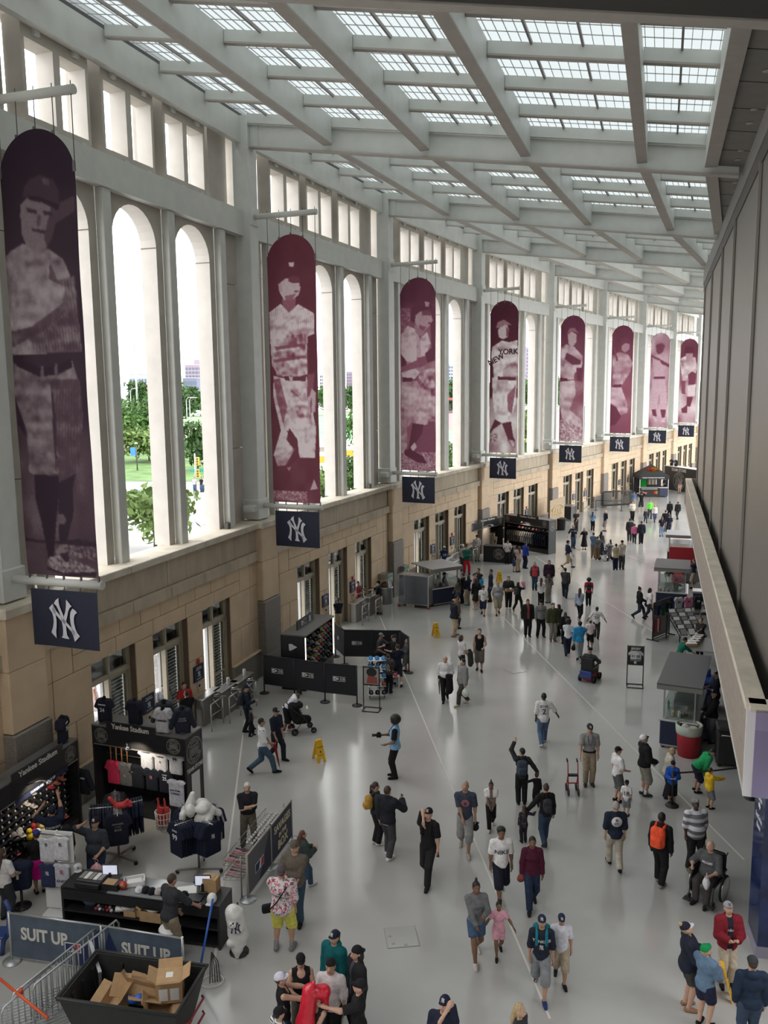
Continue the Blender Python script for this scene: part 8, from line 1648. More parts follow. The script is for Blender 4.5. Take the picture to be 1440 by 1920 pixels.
lt=empty('cap_kiosk_lettering',(0,0,0));lt.parent=ki;lt.location=(kW*.42,kd*.55,2.38);logo_tag(lt,0,0,.34);ny_logo(.24,M_print,lt,(.55,-.02,0))
for x in(.03,kW-.03):MB().box(x-.02,x+.02,-.02,.0,.6,2.1).build('light_strip',emit('strip_light',(1,.93,.82),3),ki)
e_=empty('end_logo',(0,0,0));e_.parent=ki;e_.location=(-.005,kd*.5,1.7);e_.rotation_euler=(0,0,-PI/2);triangulated([[(-.16,-.12),(-.10,-.14),(.18,.02),(-.06,.14),(-.17,.12)]],0,.004).build('logo_flag',M_print,e_)
kc=[(.014,.015,.02),(.02,.03,.07),(.45,.04,.06),(.55,.53,.5),(.30,.22,.14),(.02,.18,.16),(.5,.28,.04),(.014,.015,.02),(.02,.02,.025),(.35,.40,.5)]
for r_ in range(7):
 MB().box(.06,kW-.06,.05,.3,.575+r_*.21,.59+r_*.21).build('shelf',M_blk,ki)
 for c_ in range(11):
  k=(r_*7+c_*3)%10;cap(loc_of(ko,kz,.18+c_*(kW-.36)/10,.16,.60+r_*.21),kz,kc[k],'%s cap on %s kiosk shelf from the bottom'%(('black','navy','red','white','tan','teal','orange','black','charcoal','sky blue')[k],ORD[r_]),'%s kiosk caps on %s shelf'%(('black','navy','red','white','tan','teal','orange','black','charcoal','sky blue')[k],ORD[r_]),M_print if sum(kc[k])<1 else M_printn)
def sign_frame(label,a,b,H,z0,build_print,name='sign_stand'):
 loc,rz,W=fr(a,b);r=empty(name,loc,rz,label,'sign')
 MB().tube([(0,0,.02),(0,0,H),(W,0,H),(W,0,.02)],.02,6).build('frame',M_blk,r)
 for x in(0,W):MB().bar((x,-.22,.02),(x,.22,.02),.03,.03).build('foot',M_blk,r)
 for y in(-.22,.22):MB().bar((0,y,.02),(W,y,.02),.03,.03).build('foot_bar',M_blk,r)
 MB().box(0,W,-.015,.015,z0-.03,z0).build('ledge',M_blk,r)
 p=MB().box(.02,W-.02,-.012,.012,z0,H-.02).build('poster',M_rubber,r);build_print(p,W,z0,H);return r
def capposter(p,W,z0,H):
 triangulated([[(.03,z0+.02),(W-.03,z0+.02),(W-.03,H-.05),(.03,H-.05)]],-.013,.001).build('picture',mat('poster_grey',(.32,.30,.28),.7),p)
 triangulated([ellipse(W*.52,z0+(H-z0)*.70,W*.32,.16)],-.016,.001).build('printed_cap',M_blk,p);triangulated([[(W*.2,z0+.05),(W*.9,z0+.05),(W*.84,z0+.30),(W*.3,z0+.34)]],-.017,.001).build('printed_shoulder',mat('poster_red',(.28,.07,.05),.7),p);triangulated([ellipse(W*.5,z0+(H-z0)*.5,W*.2,.13)],-.015,.001).build('printed_face',mat('poster_skin',(.20,.11,.08),.7),p)
sign_frame('black stand with poster of a cap beside cap kiosk',(-.80,29.25),(-.22,29.1),1.62,.95,capposter)
rk=empty('wire_cap_rack',(-.35,30.35,0),.1,'spinner rack with bright blue caps by the kiosk','rack')
for x in(-.25,.3):MB().tube([(x,0,0),(x,0,1.65)],.015,6).build('post',M_blk,rk)
for q in range(5):
 MB().box(-.3,.35,-.2,.2,.18+q*.33,.20+q*.33).build('shelf',M_tray,rk)
 for c_ in range(3):cap((-.35-.2+c_*.24,30.35-.02,.21+q*.33),.1,((.02,.02,.025),(.35,.1,.06),(.05,.25,.55),(.05,.27,.6),(.06,.3,.62))[q],('black','rust','blue','bright blue','sky blue')[q]+' cap on the spinner rack shelf beside kiosk','caps on %s spinner shelf'%ORD[q])
mt=empty('merchandise_table',(.05,31.9,0),.1,'tiered white table of caps in front of clerk','table')
for q in range(4):MB().cbox(-.45,.45,-.55+q*.27,-.30+q*.27,.45+q*.13,.48+q*.13,.01).build('tier',M_tray,mt)
for x in(-.42,.42):MB().box(x-.02,x+.02,-.5,.5,0,.46).build('leg_panel',M_tray,mt)
for q in range(4):
 for c_ in range(4):cap((.05-.33+c_*.22,31.9-.42+q*.27,.49+q*.13),.1,(.015,.016,.02) if(q+c_)%3 else(.4,.08,.1),'%s cap on %s tier of the kiosk table'%('black' if(q+c_)%3 else 'red',ORD[q]),'%s caps on %s table tier'%('black' if(q+c_)%3 else 'red',ORD[q]))
 # ---- mesh trolley, bulk bins, snack cart
gl,gz,gW=fr((0.746,43.883),(2.267,43.163));gc=empty('mesh_trolley',gl,gz,'tall steel trolley with slatted metal sides','trolley');GH=1.75
for x in(0,gW):
 for y in(0,.75):MB().box(x-.025,x+.025,y-.025,y+.025,.15,GH).build('corner_post',M_ss,gc);MB().lathe([(0,-.03),(.08,-.03),(.08,.03),(0,.03)],12,(x,y,.08),axis='y').build('caster',mat('caster_red',(.3,.06,.05),.5),gc)
for z_ in(.18,GH-.03):MB().box(0,gW,0,.75,z_,z_+.03).build('deck',M_ss,gc)
for q in range(30):MB().box(.02,gW-.02,-.012,.0,.24+q*.049,.268+q*.049).build('slat',mat('blue_grey_steel',(.16,.18,.22),.35,metal=.5),gc)
MB().box(gW-.01,gW+.0,.02,.73,.2,GH-.05).build('side_sheet',M_ssd,gc);MB().box(0,gW,.74,.75,.2,GH-.05).build('back_sheet',M_ssd,gc)
for lab,(x,y),lid in(('steel pretzel warmer with green top panel',(0.011,44.710),1),('second steel warmer behind the first',(0.922,46.863),0)):
 w=empty('food_warmer',(x,y,0),bayrot(2),lab,'food warmer');MB().lathe([(.42,0),(.42,.85),(.45,.87),(.40,.90)],18).build('drum',M_ss,w);MB().box(-.33,.33,-.33,.33,1.35,1.62).build('hood',M_ssd,w);[MB().tube([(a*.31,b*.31,.88),(a*.31,b*.31,1.36)],.018,6).build('post',M_ss,w) for a in(-1,1) for b in(-1,1)]
 MB().box(-.33,.33,-.345,-.33,1.40,1.58).build('green_panel',mat('sign_green',(.01,.22,.12),.5),w);MB().box(-.30,.30,-.30,.30,.88,1.33).build('glass',M_glass,w);sdf_part('pretzels',[prim_el((-.1,0,1.0),(.16,.2,.1)),prim_el((.1,.05,1.05),(.15,.15,.12))],.05,mat('pretzel_brown',(.20,.10,.04),.7),w,k=.03)
SC0=(2.947,50.475);SC0=(SC0[0]+.75,SC0[1]-.40,0)
cc_=empty('service_counter',SC0,bayrot(3),'grey service counter with cups behind the mesh trolley','counter');MB().cbox(-1.6,1.2,-.35,.35,0,1.05,.03).build('body',M_ssd,cc_);MB().cbox(-1.65,1.25,-.4,.4,1.05,1.1,.02).build('top',M_ss,cc_)
for q in range(4):tag(MB().lathe([(.05,0),(.065,.22),(0,.22)],10).build('cup_stack',M_tray,None,loc_of(SC0,bayrot(3),.2+q*.25,0,1.1)),'white cup stack on the grey service counter','cups','cup stacks on the service counter')
def food_cart(label,loc,rz,W,D,base,roofm,H=2.15,sign=None,sl=0.):
 r=empty('food_cart',loc,rz,label,'cart')
 MB().cbox(0,W,0,D,.14,.92,.03).build('body',base,r);MB().cbox(-.05,W+.05,-.05,D+.05,.92,.97,.02).build('worktop',M_ss,r);MB().box(.05,W-.05,.05,D-.05,.06,.14).build('kick_plate',M_ss,r)
 for x in(.1,W-.1):
  for y in(.1,D-.1):MB().box(x-.025,x+.025,y-.025,y+.025,.97,H).build('post',M_ss,r);MB().lathe([(0,-.03),(.07,-.03),(.07,.03),(0,.03)],10,(x,y,.07),axis='y').build('caster',M_rubber,r)
 hexa_=MB();hexa_.box(-.12,W+.12,-.12,D+.12,H,H+.05);hexa_.build('roof',roofm,r);MB().box(-.12,W+.12,-.13,-.10,H-.14,H).build('valance',M_ssd,r)
 for a,b,c,d in((.1,W-.1,.09,.10),(.1,W-.1,D-.1,D-.09)):MB().box(a,b,c,d,.97,1.45).build('sneeze_guard',M_glass,r)
 MB().box(.1,W-.1,.1,D-.1,1.45,1.47).build('glass_shelf',M_glass,r)
 if sign:s=MB().box(W*.05,W*.95,-.16,-.13,H-.16,H+.02).build('menu_strip',M_paper,r);text(sign,.12,mat('sign_red',(.55,.06,.02),.6),s,(W/2,-.165,H-.07),bold=.02)
 return r
fl_,fz_,fW_=fr((2.549,43.703),(4.038,44.555));s_c=food_cart('snack cart with flat grey roof and navy base',fl_,fz_,fW_,1.9,M_navy,mat('roof_grey_metal',(.30,.30,.30),.4,metal=.3),2.0)
s=MB().box(fW_+.12,fW_+.15,.0,1.9,1.86,2.06).build('menu_strip',M_paper,s_c);text('SNACKS',.22,mat('sign_red',(.55,.06,.02),.6),s,(fW_+.155,.95,1.95),PI/2,bold=.02)
for q in range(10):
 b_=tag(MB().lathe([(.07,0),(.08,.1),(.05,.16),(0,.18)],8).build('snack_bag',[mat('pink_candy',(.8,.3,.36),.8),mat('foil',(.55,.55,.56),.3,metal=.6),mat('snack_red',(.45,.06,.05),.5),M_paper][q%4],None,loc_of(fl_,fz_,.2+(q%5)*.22,.25+(q//5)*.3,.975)),'%s snack bag on the snack cart'%('pink','silver','red','white')[q%4],'snack bag','%s snack bags on the cart'%('pink','silver','red','white')[q%4])
 # ---- second store
A_,B_=(8.725,60.807),(11.342,57.645)
u3,l3,r3,W3=shop_unit('second black store unit of apparel beyond the snack cart',A_,B_,.8,2.35,board=(.30,.78));roundel(u3,(W3+.004,.4,1.9),.6,PI/2)
for q,(cols,z_,me,n) in enumerate((([(.3,.04,.08),(.02,.02,.03),(.4,.36,.3),(.3,.06,.1)],1.85,ME_CAP,12),([(.4,.1,.14),(.02,.025,.04),(.02,.02,.03),(.4,.15,.18)],1.55,ME_CAP,12))):
 MB().box(.06,W3-.06,.2,.4,z_-.03,z_-.015).build('shelf',M_blk,u3)
 for k in range(n):cap(loc_of(l3,r3,.25+k*(W3-.5)/(n-1),.25,z_),r3,cols[k%4],'%s cap on %s shelf of second store'%(('red','black','cream','pink')[k%4] if q==0 else('pink','navy','black','rose')[k%4],('upper','lower')[q]),'caps on %s shelf of second store'%('upper','lower')[q])
for k in range(18):garment(ME_TEE,loc_of(l3,r3,.35+k*(W3-.7)/17,.15,1.30),r3+PI/2+.1,((.12,.10,.09),(.22,.22,.22),(.02,.025,.04))[k//6],'%s shirt hanging in the second store rail'%('brown','grey','navy')[k//6],'%s shirts of second store'%('brown','grey','navy')[k//6],thin=.5,name='hanging_shirt')
for x in(.2,W3-.2):MB().lathe([(0,-.04),(.09,-.04),(.09,.04),(0,.04)],10,(x,.1,-.0+.09),axis='x').build('caster',M_rubber,u3)
A4=(6.075,56.041);u4,l4,r4,W4=shop_unit('black corner unit of second store with open hatch',(A4[0]-.3,A4[1]+.9),(A_[0]-.15,A_[1]-.5),.7,2.25,board=(.25,.8),sign='Yankee Stadium');roundel(u4,(-.004,.35,1.7),.55,-PI/2)
la,za,Wa=fr((6.584,55.480),(8.456,54.690));k4=empty('store_counter',la,za,'black cloth covered counter with round emblem of second store','counter');MB().cbox(0,Wa,0,.7,0,1.05,.02).build('body',M_blk2,k4);MB().box(-.03,Wa+.03,-.03,.73,1.05,1.09).build('top',M_blk,k4);roundel(k4,(Wa*.52,-.006,.58),.72,0,M_gpr)
# ---- framed artwork board, road case, tubs, barriers, tent
bl,bz,bW=fr((13.110,66.360),(14.844,69.155));bd=empty('sign_board',bl,bz,'tall sand coloured board with carved park lettering against the wall','sign');MB().box(0,bW,-.03,.03,.1,2.6).build('board',mat('sand_board',(.40,.30,.19),.7,var=.15),bd);MB().box(0,bW,-.06,.06,0,.1).build('base',M_blk,bd);text('PARK',.75,mat('gold_letter',(.50,.36,.16),.6),bd,(bW/2,-.05,1.5),bold=.02,squash=bW/2.6);MB().tube([(bW*.1,-.05,1.75),(bW*.3,-.05,2.05),(bW*.5,-.05,2.15),(bW*.7,-.05,2.05),(bW*.9,-.05,1.75)],.04,6).build('arch',mat('gold_letter',(.50,.36,.16),.6),bd)
tu=empty('black_tub',(*(14.275,68.108),0),.3,'round black tub in front of the sand board','tub');MB().lathe([(.45,0),(.5,.9),(.53,.9),(.53,.95),(.46,.95)],18).build('shell',M_poly,tu);MB().lathe([(.48,.93),(0,.94)],18).build('lid',M_blk,tu)
rc2=empty('road_case',(*(16.150,73.135),0),bayrot(5),'black road case with metal edges near the doors','case');MB().cbox(-.6,.6,-.4,.4,.15,1.25,.03).build('body',M_blk,rc2);[MB().box(x-.03,x+.03,y-.03,y+.03,.1,1.3).build('edge',M_ssd,rc2) for x in(-.6,.6) for y in(-.4,.4)];MB().box(-.62,.62,-.42,.42,1.25,1.3).build('lid',M_ssd,rc2)
def stanchion(label,pos,H=1.0,m=None):
 r=empty('stanchion',(*pos,0),0,label,'stanchion');MB().lathe([(.18,0),(.18,.02),(.06,.05),(.03,.06)],18).build('base',M_blk,r);MB().tube([(0,0,.04),(0,0,H)],.03,8).build('post',M_blk,r);MB().lathe([(.04,H-.08),(.04,H),(0,H+.01)],10).build('belt_head',M_blk,r);return Vector((*pos,H-.05))
def belt(label,a,b):
 a,b=Vector(a),Vector(b);r=empty('belt',a,0,label,'belt');d=b-a;bb=MB();bb.bar((0,0,0),tuple(d*.5-Vector((0,0,.03))),.006,.05).bar(tuple(d*.5-Vector((0,0,.03))),tuple(d),.006,.05);bb.build('webbing',M_blk,r);MB().box(-.03,.03,-.03,.03,-.03,.03).build('clip',M_ssd,r)
s1=stanchion('black belt stanchion the blue jacket boy holds',(7.843,21.914));s2_=stanchion('black belt stanchion under the bulkhead end',(10.179,22.298));belt('black belt strung between the right stanchions',s1,s2_)
s3=stanchion('black stanchion in front of the sand board',(13.469,67.106));s4=stanchion('black stanchion left of the stacked barriers',(19.896,78.835));s5=stanchion('black stanchion in front of stacked barriers',(22.160,78.327));s6=stanchion('black stanchion by the road case',(16.004,70.200));belt('belt running in front of the stacked barriers',s4,s5);belt('belt running past the road case',s6,s4)
for q in range(5):barrier('dark crowd barrier in the parked stack near tent',((20.816,79.490)[0]+q*.1,(20.816,79.490)[1]+.8+q*.22),((23.805,80.383)[0]+q*.1,(23.805,80.383)[1]+.8+q*.22),1.5)
for o in[o for o in COL.objects if o.name.startswith('crowd_barrier') and 'parked' in o.get('label','')]:
 o['group']='parked crowd barriers'
 for c in o.children:c.data.materials[0]=M_blk
tA,tB=(26.845,88.311),(29.740,88.089);tl_,tz,tW=fr(tA,tB);tn=empty('market_tent',tl_,tz,'black pop up tent with orange circles on the roof','tent');tD=3.0;M_tent=mat('tent_black',(.02,.02,.022),.7)
for x in(0,tW):
 for y in(0,tD):MB().box(x-.03,x+.03,y-.03,y+.03,0,2.15).build('leg',M_ss,tn)
b=MB();ap=(tW/2,tD/2,3.35);cs=[(-.1,-.1,2.2),(tW+.1,-.1,2.2),(tW+.1,tD+.1,2.2),(-.1,tD+.1,2.2)]
for k in range(4):b.face([cs[k],cs[(k+1)%4],ap])
b.build('roof',M_tent,tn)
for x0,y0,x1,y1 in((-.1,-.1,tW+.1,-.1),(tW+.1,-.1,tW+.1,tD+.1),(-.1,-.1,-.1,tD+.1)):MB().bar((x0,y0,2.05),(x1,y1,2.05),.02,.34).build('valance',M_tent,tn)
text('YANKEE STADIUM PHOTOGRAPHY',.17,M_print,tn,(tW*.46,-.13,2.04),bold=.02,squash=.85)
for nx_,ny_,nrm,rz2 in((tW/2,.75,-.68,0),(tW-.75,tD/2,-.68,PI/2)):
 for k,(dx,c) in enumerate(((-.22,(.80,.07,.02)),(.22,(.85,.38,.03)))):
  g=MB().lathe([(0,0),(.36,.0)],20,axis='z').build('roof_disc',mat('disc_%d'%k,c,.6),tn);g.location=(nx_+(dx if rz2==0 else 0),ny_+(dx if rz2 else 0),2.2+1.15*(.85/(tD/2+.1))+.03);g.rotation_euler=(math.atan2(1.15,tD/2+.1),0,0) if rz2==0 else(0,math.atan2(1.15,tW/2+.1),0)
MB().box(0,tW*.68,-.05,0,.12,.98).build('front_skirt',M_tent,tn);MB().box(tW*.7,tW,-.05,0,.12,.95).build('navy_skirt',M_navy,tn);MB().box(0,tW,.0,.5,.95,1.0).build('counter_top',M_tray,tn);MB().box(tW-.02,tW+.02,0,tD,.1,.85).build('side_skirt',M_tent,tn)
text('YANKEE STADIUM PHOTOGRAPHY',.13,M_print,tn,(tW*.34,-.06,.86),bold=.02,squash=.8);text('Canon',.22,mat('sign_red',(.55,.06,.02),.6),tn,(tW*.18,-.06,.5),bold=.02)
for k,(dx,c) in enumerate(((-.1,(.80,.07,.02)),(.1,(.85,.38,.03)))):MB().lathe([(0,0),(.18,0)],18,axis='y').build('skirt_disc',mat('disc_%d'%k,c,.6),tn,(tW*.55+dx,-.06-.004*k,.5))
MB().box(tW*.22,tW*.46,tD-.15,tD-.1,.3,2.0).build('green_backdrop',mat('chroma_green',(.01,.32,.04),.8),tn);MB().box(0,tW,tD-.05,tD,0,2.1).build('rear_wall',M_tent,tn)
for q in range(6):MB().box(tW*.5+q*.17,tW*.5+q*.17+.12,tD-.12,tD-.06,1.0,1.85).build('photo_strip',M_paper if q%2 else M_card,tn)
dA,dB=(31.578,91.181),(32.507,88.324);dA=(dA[0]+.6,dA[1]+3.2);dB=(dB[0]+.6,dB[1]+3.0);d_l,d_z,d_W=fr(dA,dB);du=empty('shop_unit',d_l,d_z,'third black store unit with big roundel beyond tent','shop unit');MB().box(-1.2,d_W+2,0,1.0,0,2.6).build('body',M_blk,du);MB().box(-1.25,d_W+2,-.05,1.05,2.6,2.66).build('roof_panel',M_tray,du);text('TEAM STORE',.45,M_wpr,du,(1.3,-.02,2.3),bold=.02);roundel(du,(1.4,-.02,1.1),2.0)
for q,x in enumerate((-.6,.2)):mannequin(loc_of(d_l,d_z,x,.4,2.66),d_z,(.02,.02,.03),('mannequin in dark tee at left on third store roof','mannequin in dark tee at right on third store roof')[q],[('NY',.2,.42,pr)])
# ---- stroller, wheelchairs, walker
def wheel(parent,x,y,r,w=.04,m=None,hub=True):
 MB().lathe([(r*.86,-w/2),(r,-w/2),(r,w/2),(r*.86,w/2),(r*.86,-w/2)],20,(x,y,r),axis='x').build('wheel',m or M_rubber,parent)
 b=MB();
 for k in range(6):b.bar((x,y,r),(x,y+r*.88*math.cos(k*PI/3),r+r*.88*math.sin(k*PI/3)),.008,.008)
 b.build('spokes',M_chrome,parent)
def stroller(label,pos,rz,col=BLACK):
 r=empty('stroller',(*pos,0),rz,label,'stroller')
 for x in(-.25,.25):
  wheel(r,x,-.30,.12);wheel(r,x,.35,.10);MB().tube([(x,-.30,.12),(x,.05,.55),(x,-.45,1.02)],.014,6).build('side_tube',M_rubber,r);MB().tube([(x,.35,.10),(x,.0,.60)],.014,6).build('front_tube',M_rubber,r)
 MB().tube([(-.25,-.45,1.02),(.25,-.45,1.02)],.018,6).build('handle_bar',M_rubber,r);sdf_part('seat',[prim_rc((-.15,-.15,.45),(.15,-.15,.45),.10,.10),prim_rc((0,-.15,.5),(0,-.28,.85),.19,.17),prim_rc((0,-.1,.45),(0,.2,.42),.17,.14)],.03,cloth(col),r,k=.05);sdf_part('canopy',[prim_el((0,-.20,.95),(.24,.26,.16),None,(((0,0,.90),(0,0,-1)),))],.03,cloth(col),r,k=0);return r
stroller('black stroller the white tee man bends over',(-2.845,27.279),-PI/2+.35);stroller('grey stroller amid the family far down the hall',(14.837,55.618),.6,(.16,.15,.15))
def wheelchair(label,pos,rz,power=False):
 r=empty('wheelchair',(*pos,0),rz,label,'wheelchair')
 if power:
  MB().cbox(-.25,.25,-.42,.25,.12,.38,.05).build('motor_base',mat('scooter_red',(.20,.02,.03),.35),r);MB().cbox(-.24,.24,-.48,-.40,.22,.48,.02).build('rear_bag',mat('bag_blue',(.03,.06,.25),.6),r);[wheel(r,x,y,.14,.07) for x in(-.29,.29) for y in(-.28,.30)]
 else:
  for x in(-.33,.33):wheel(r,x,-.08,.30,.03);wheel(r,x*.8,.42,.09,.04);MB().lathe([(.26,-.008),(.27,0),(.26,.008)],20,(x*1.1,-.08,.30),axis='x').build('push_rim',M_chrome,r)
  for x in(-.26,.26):MB().tube([(x,.42,.12),(x,.38,.46),(x,-.28,.46),(x,-.32,.95),(x,-.42,.98)],.014,6).build('frame',M_rubber,r);MB().cbox(x-.08,x+.08,.42,.6,.10,.12,.01).build('footplate',M_rubber,r)
 MB().cbox(-.25,.25,-.28,.26,.42,.48,.03).build('seat',M_blk,r);b=MB().cbox(-.25,.25,-.36,-.28,.46,1.0,.03).build('backrest',M_blk,r);[MB().cbox(x-.035,x+.035,-.26,.16,.66,.71,.02).build('armrest',M_blk,r) for x in(-.29,.29)];return r
def pose_at(pos,face,dy):a=math.radians(face);return(pos[0]+math.sin(a)*dy,pos[1]+math.cos(a)*dy)
wp=(7.22,17.7);wheelchair('manual wheelchair of the grey tee man beside navy column',wp,-math.radians(222));wm_=person('heavy man in grey tee seated in the wheelchair',pose_at(wp,222,-.06),222,1.74,'sit','lap','rest',top=((.10,.10,.105),.6),bot=((.06,.05,.05),1),hair=('white','fringe'),skin='fair',g=1.45,z=.0,yaw=35,text_front=[('MIAMI',.05,.74,pr)])
held_bag('white plastic bag on the lap of man in wheelchair',wm_['hands'][0]+Vector((0,0,.10)),(.66,.66,.68),.26,.32,'plastic_bag','bag')
pc=(8.05,32.15);wheelchair('power wheelchair with red base and blue bag',pc,-math.radians(35),True);person('man in black cap and dark jacket riding the power wheelchair',pose_at(pc,35,-.04),35,1.74,'sit','rest','rest',top=((.05,.05,.052),1.),bot=((.33,.27,.18),1),cap=BLACK,hair=('grey','short'),g=1.2)
rw=empty('rollator',(5.28,22.72,0),3.1,'red folded wheeled walker pushed by man in grey polo','walker');M_rr=mat('walker_red',(.33,.012,.02),.3)
for x in(-.14,.14):
 wheel(rw,x,.16,.10);wheel(rw,x,-.18,.10);MB().tube([(x,.16,.1),(x,.04,.55),(x,-.02,.85),(x,-.16,.92)],.016,6).build('frame',M_rr,rw);MB().tube([(x,-.18,.1),(x,.04,.55)],.016,6).build('rear_leg',M_rr,rw);MB().tube([(x,-.08,.90),(x,-.22,.93)],.024,6).build('grip',M_rubber,rw)
MB().bar((-.14,.02,.55),(.14,.02,.55),.10,.05).build('seat',M_rubber,rw);MB().bar((-.14,.1,.35),(.14,.1,.35),.03,.03).build('cross_bar',M_rr,rw)
# ---- right-hand side: column, jersey sign, food cart, cans
cn=empty('column',(0,0,0),kind='structure');A_=Vector((7.42,15.62));B_=Vector((7.58,16.42));dd=(B_-A_).normalized();nn=Vector((dd.y,-dd.x));q=[A_,A_+nn*2.4,B_+nn*2.4,B_]
b=MB();hexa(b,[(p.x,p.y,.25) for p in q],[(p.x,p.y,4.0) for p in q]);b.build('navy_cladding',mat('navy_gloss_panel',(.016,.028,.09),.12,var=.6,scale=1.2),cn);b=MB();c_=(q[0]+q[2])/2;hexa(b,[(c_.x+(p.x-c_.x)*1.02,c_.y+(p.y-c_.y)*1.02,0) for p in q],[(c_.x+(p.x-c_.x)*1.02,c_.y+(p.y-c_.y)*1.02,.25) for p in q]);b.build('skirting',mat('lilac_grey',(.26,.24,.30),.5),cn)
fz=math.atan2(-dd.y,-dd.x);mid=A_+dd*.40-nn*.008
for t,s_,z_ in(('Section 103',.15,3.72),('Section 107',.15,3.55),('Section 111',.15,3.38),('Restrooms',.15,3.21),('Guest Services',.15,2.80),('Museum',.15,2.62)):text(t,s_,M_print,cn,(mid.x,mid.y,z_),fz,squash=.55,bold=.01)
triangulated([[(-.07,3.02),(.02,3.02),(.02,2.97),(.10,3.06),(.02,3.15),(.02,3.10),(-.07,3.10)]],0).build('arrow',M_print,cn,(mid.x,mid.y,0),fz)
def jerseyposter(p,W,z0,H):
 text('JERSEY',.12,M_print,p,(W/2,-.016,H-.12),bold=.02)
 for x,c,t in((W*.36,(.66,.66,.64),'01'),(W*.66,(.42,.42,.44),'00')):triangulated([[(x-.11,z0+.20),(x+.11,z0+.20),(x+.11,H-.34),(x+.17,H-.40),(x+.20,H-.30),(x+.09,H-.20),(x-.09,H-.20),(x-.20,H-.30),(x-.17,H-.40),(x-.11,H-.34)]],-.014-(.002 if x<W/2 else 0),.001).build('printed_jersey',mat('jersey_%s'%t,c,.7),p);text(t,.13,M_printn,p,(x,-.019,H-.42),bold=.02)
 text('CUSTOM JERSEYS',.05,M_print,p,(W/2,-.016,z0+.15));MB().lathe([(0,-.004),(.06,-.003)],16,(W/2,-.013,z0+.07),axis='y').build('round_logo',M_print,p)
sign_frame('black poster stand advertising jerseys numbered 01 and 00',(9.304,31.424),(9.881,31.289),1.62,.88,jerseyposter)
fx,fzz=(8.72,25.75,0),-math.radians(25);fcart=food_cart('large food cart with dark sloping roof and navy base',fx,fzz,1.12,3.3,M_navy,mat('dark_roof_board',(.10,.10,.102),.5),2.12)
MB().box(.15,.95,.12,3.1,.98,1.02).build('prep_tray',M_ss,fcart);MB().box(.3,.9,1.0,2.2,1.02,1.25).build('grill',M_ssd,fcart);MB().cbox(.15,.5,2.4,3.0,1.02,1.5,.02).build('napkin_box',M_tray,fcart)
for q in range(4):tag(MB().lathe([(.045,0),(.06,.16),(0,.16)],10).build('popcorn_cup',[mat('butter_yellow',(.62,.50,.25),.6),M_paper][q%2],None,loc_of(fx,fzz,.36+(q%2)*.2,.22+(q//2)*.2,.975)),'%s cup at the front of large food cart'%('yellow','white')[q%2],'cup','%s cups on the food cart'%('yellow','white')[q%2])
tag(MB().lathe([(.035,0),(.04,.18),(.015,.26),(.012,.3),(0,.3)],10).build('green_bottle',mat('bottle_green',(.01,.35,.10),.2),None,loc_of(fx,fzz,.14,1.0,.975)),'bright green bottle on the large food cart','bottle')
for q in range(3):tag(MB().lathe([(.03,0),(.03,.16),(.01,.22),(0,.22)],8).build('sauce_bottle',[mat('sauce_red',(.3,.04,.03),.3),mat('sauce_brown',(.12,.06,.03),.3),mat('butter_yellow',(.62,.50,.25),.6)][q],None,loc_of(fx,fzz,.70+q*.07,.35,.975)),('red','brown','yellow')[q]+' sauce bottle on the large food cart','bottle')
tc=empty('trash_can',(*(9.449,25.184),0),0,'round red trash can with pale liner','trash can');MB().lathe([(.32,0),(.37,.82),(.38,.85)],24).build('can',mat('can_red',(.42,.015,.03),.45),tc);MB().lathe([(.385,.72),(.40,.82),(.41,1.0),(.39,1.02),(.35,1.0),(.34,.75)],24).build('liner',mat('pale_liner',(.45,.50,.42),.5,bump=.4),tc);sdf_part('rubbish',[prim_el((0,0,.86),(.28,.28,.06)),prim_el((-.1,.05,.92),(.12,.1,.08)),prim_el((.14,-.06,.90),(.1,.1,.06))],.035,mat('rubbish',(.5,.46,.42),.8,var=.4,scale=20),tc,k=.03)
bc3=empty('rolling_bin',(*(10.479,24.511),0),-.3,'tall black rolling bin under the bulkhead','bin');MB().cbox(-.42,.42,-.35,.35,.12,1.15,.06).build('body',M_poly,bc3);MB().cbox(-.44,.44,-.37,.37,1.15,1.25,.05).build('lid',M_poly,bc3);[MB().lathe([(0,-.04),(.07,-.04),(.07,.04),(0,.04)],10,(x,y,.07),axis='y').build('caster',M_rubber,bc3) for x in(-.32,.32) for y in(-.28,.28)];MB().tube([(-.3,-.38,1.0),(-.3,-.44,1.05),(.3,-.44,1.05),(.3,-.38,1.0)],.02,6).build('handle',M_ssd,bc3)
bl_=empty('blue_cooler',(*(11.302,29.201),0),fzz,'royal blue insulated cooler bin behind the food cart','cooler');M_bp=mat('cooler_blue',(.012,.04,.22),.45);MB().cbox(-.55,.6,-.45,.45,.1,.95,.05).build('body',M_bp,bl_);MB().cbox(-.58,.63,-.48,.48,.95,1.12,.06).build('lid',M_bp,bl_);MB().cbox(-.4,.3,.1,.45,1.12,1.35,.04).build('top_bin',M_bp,bl_)
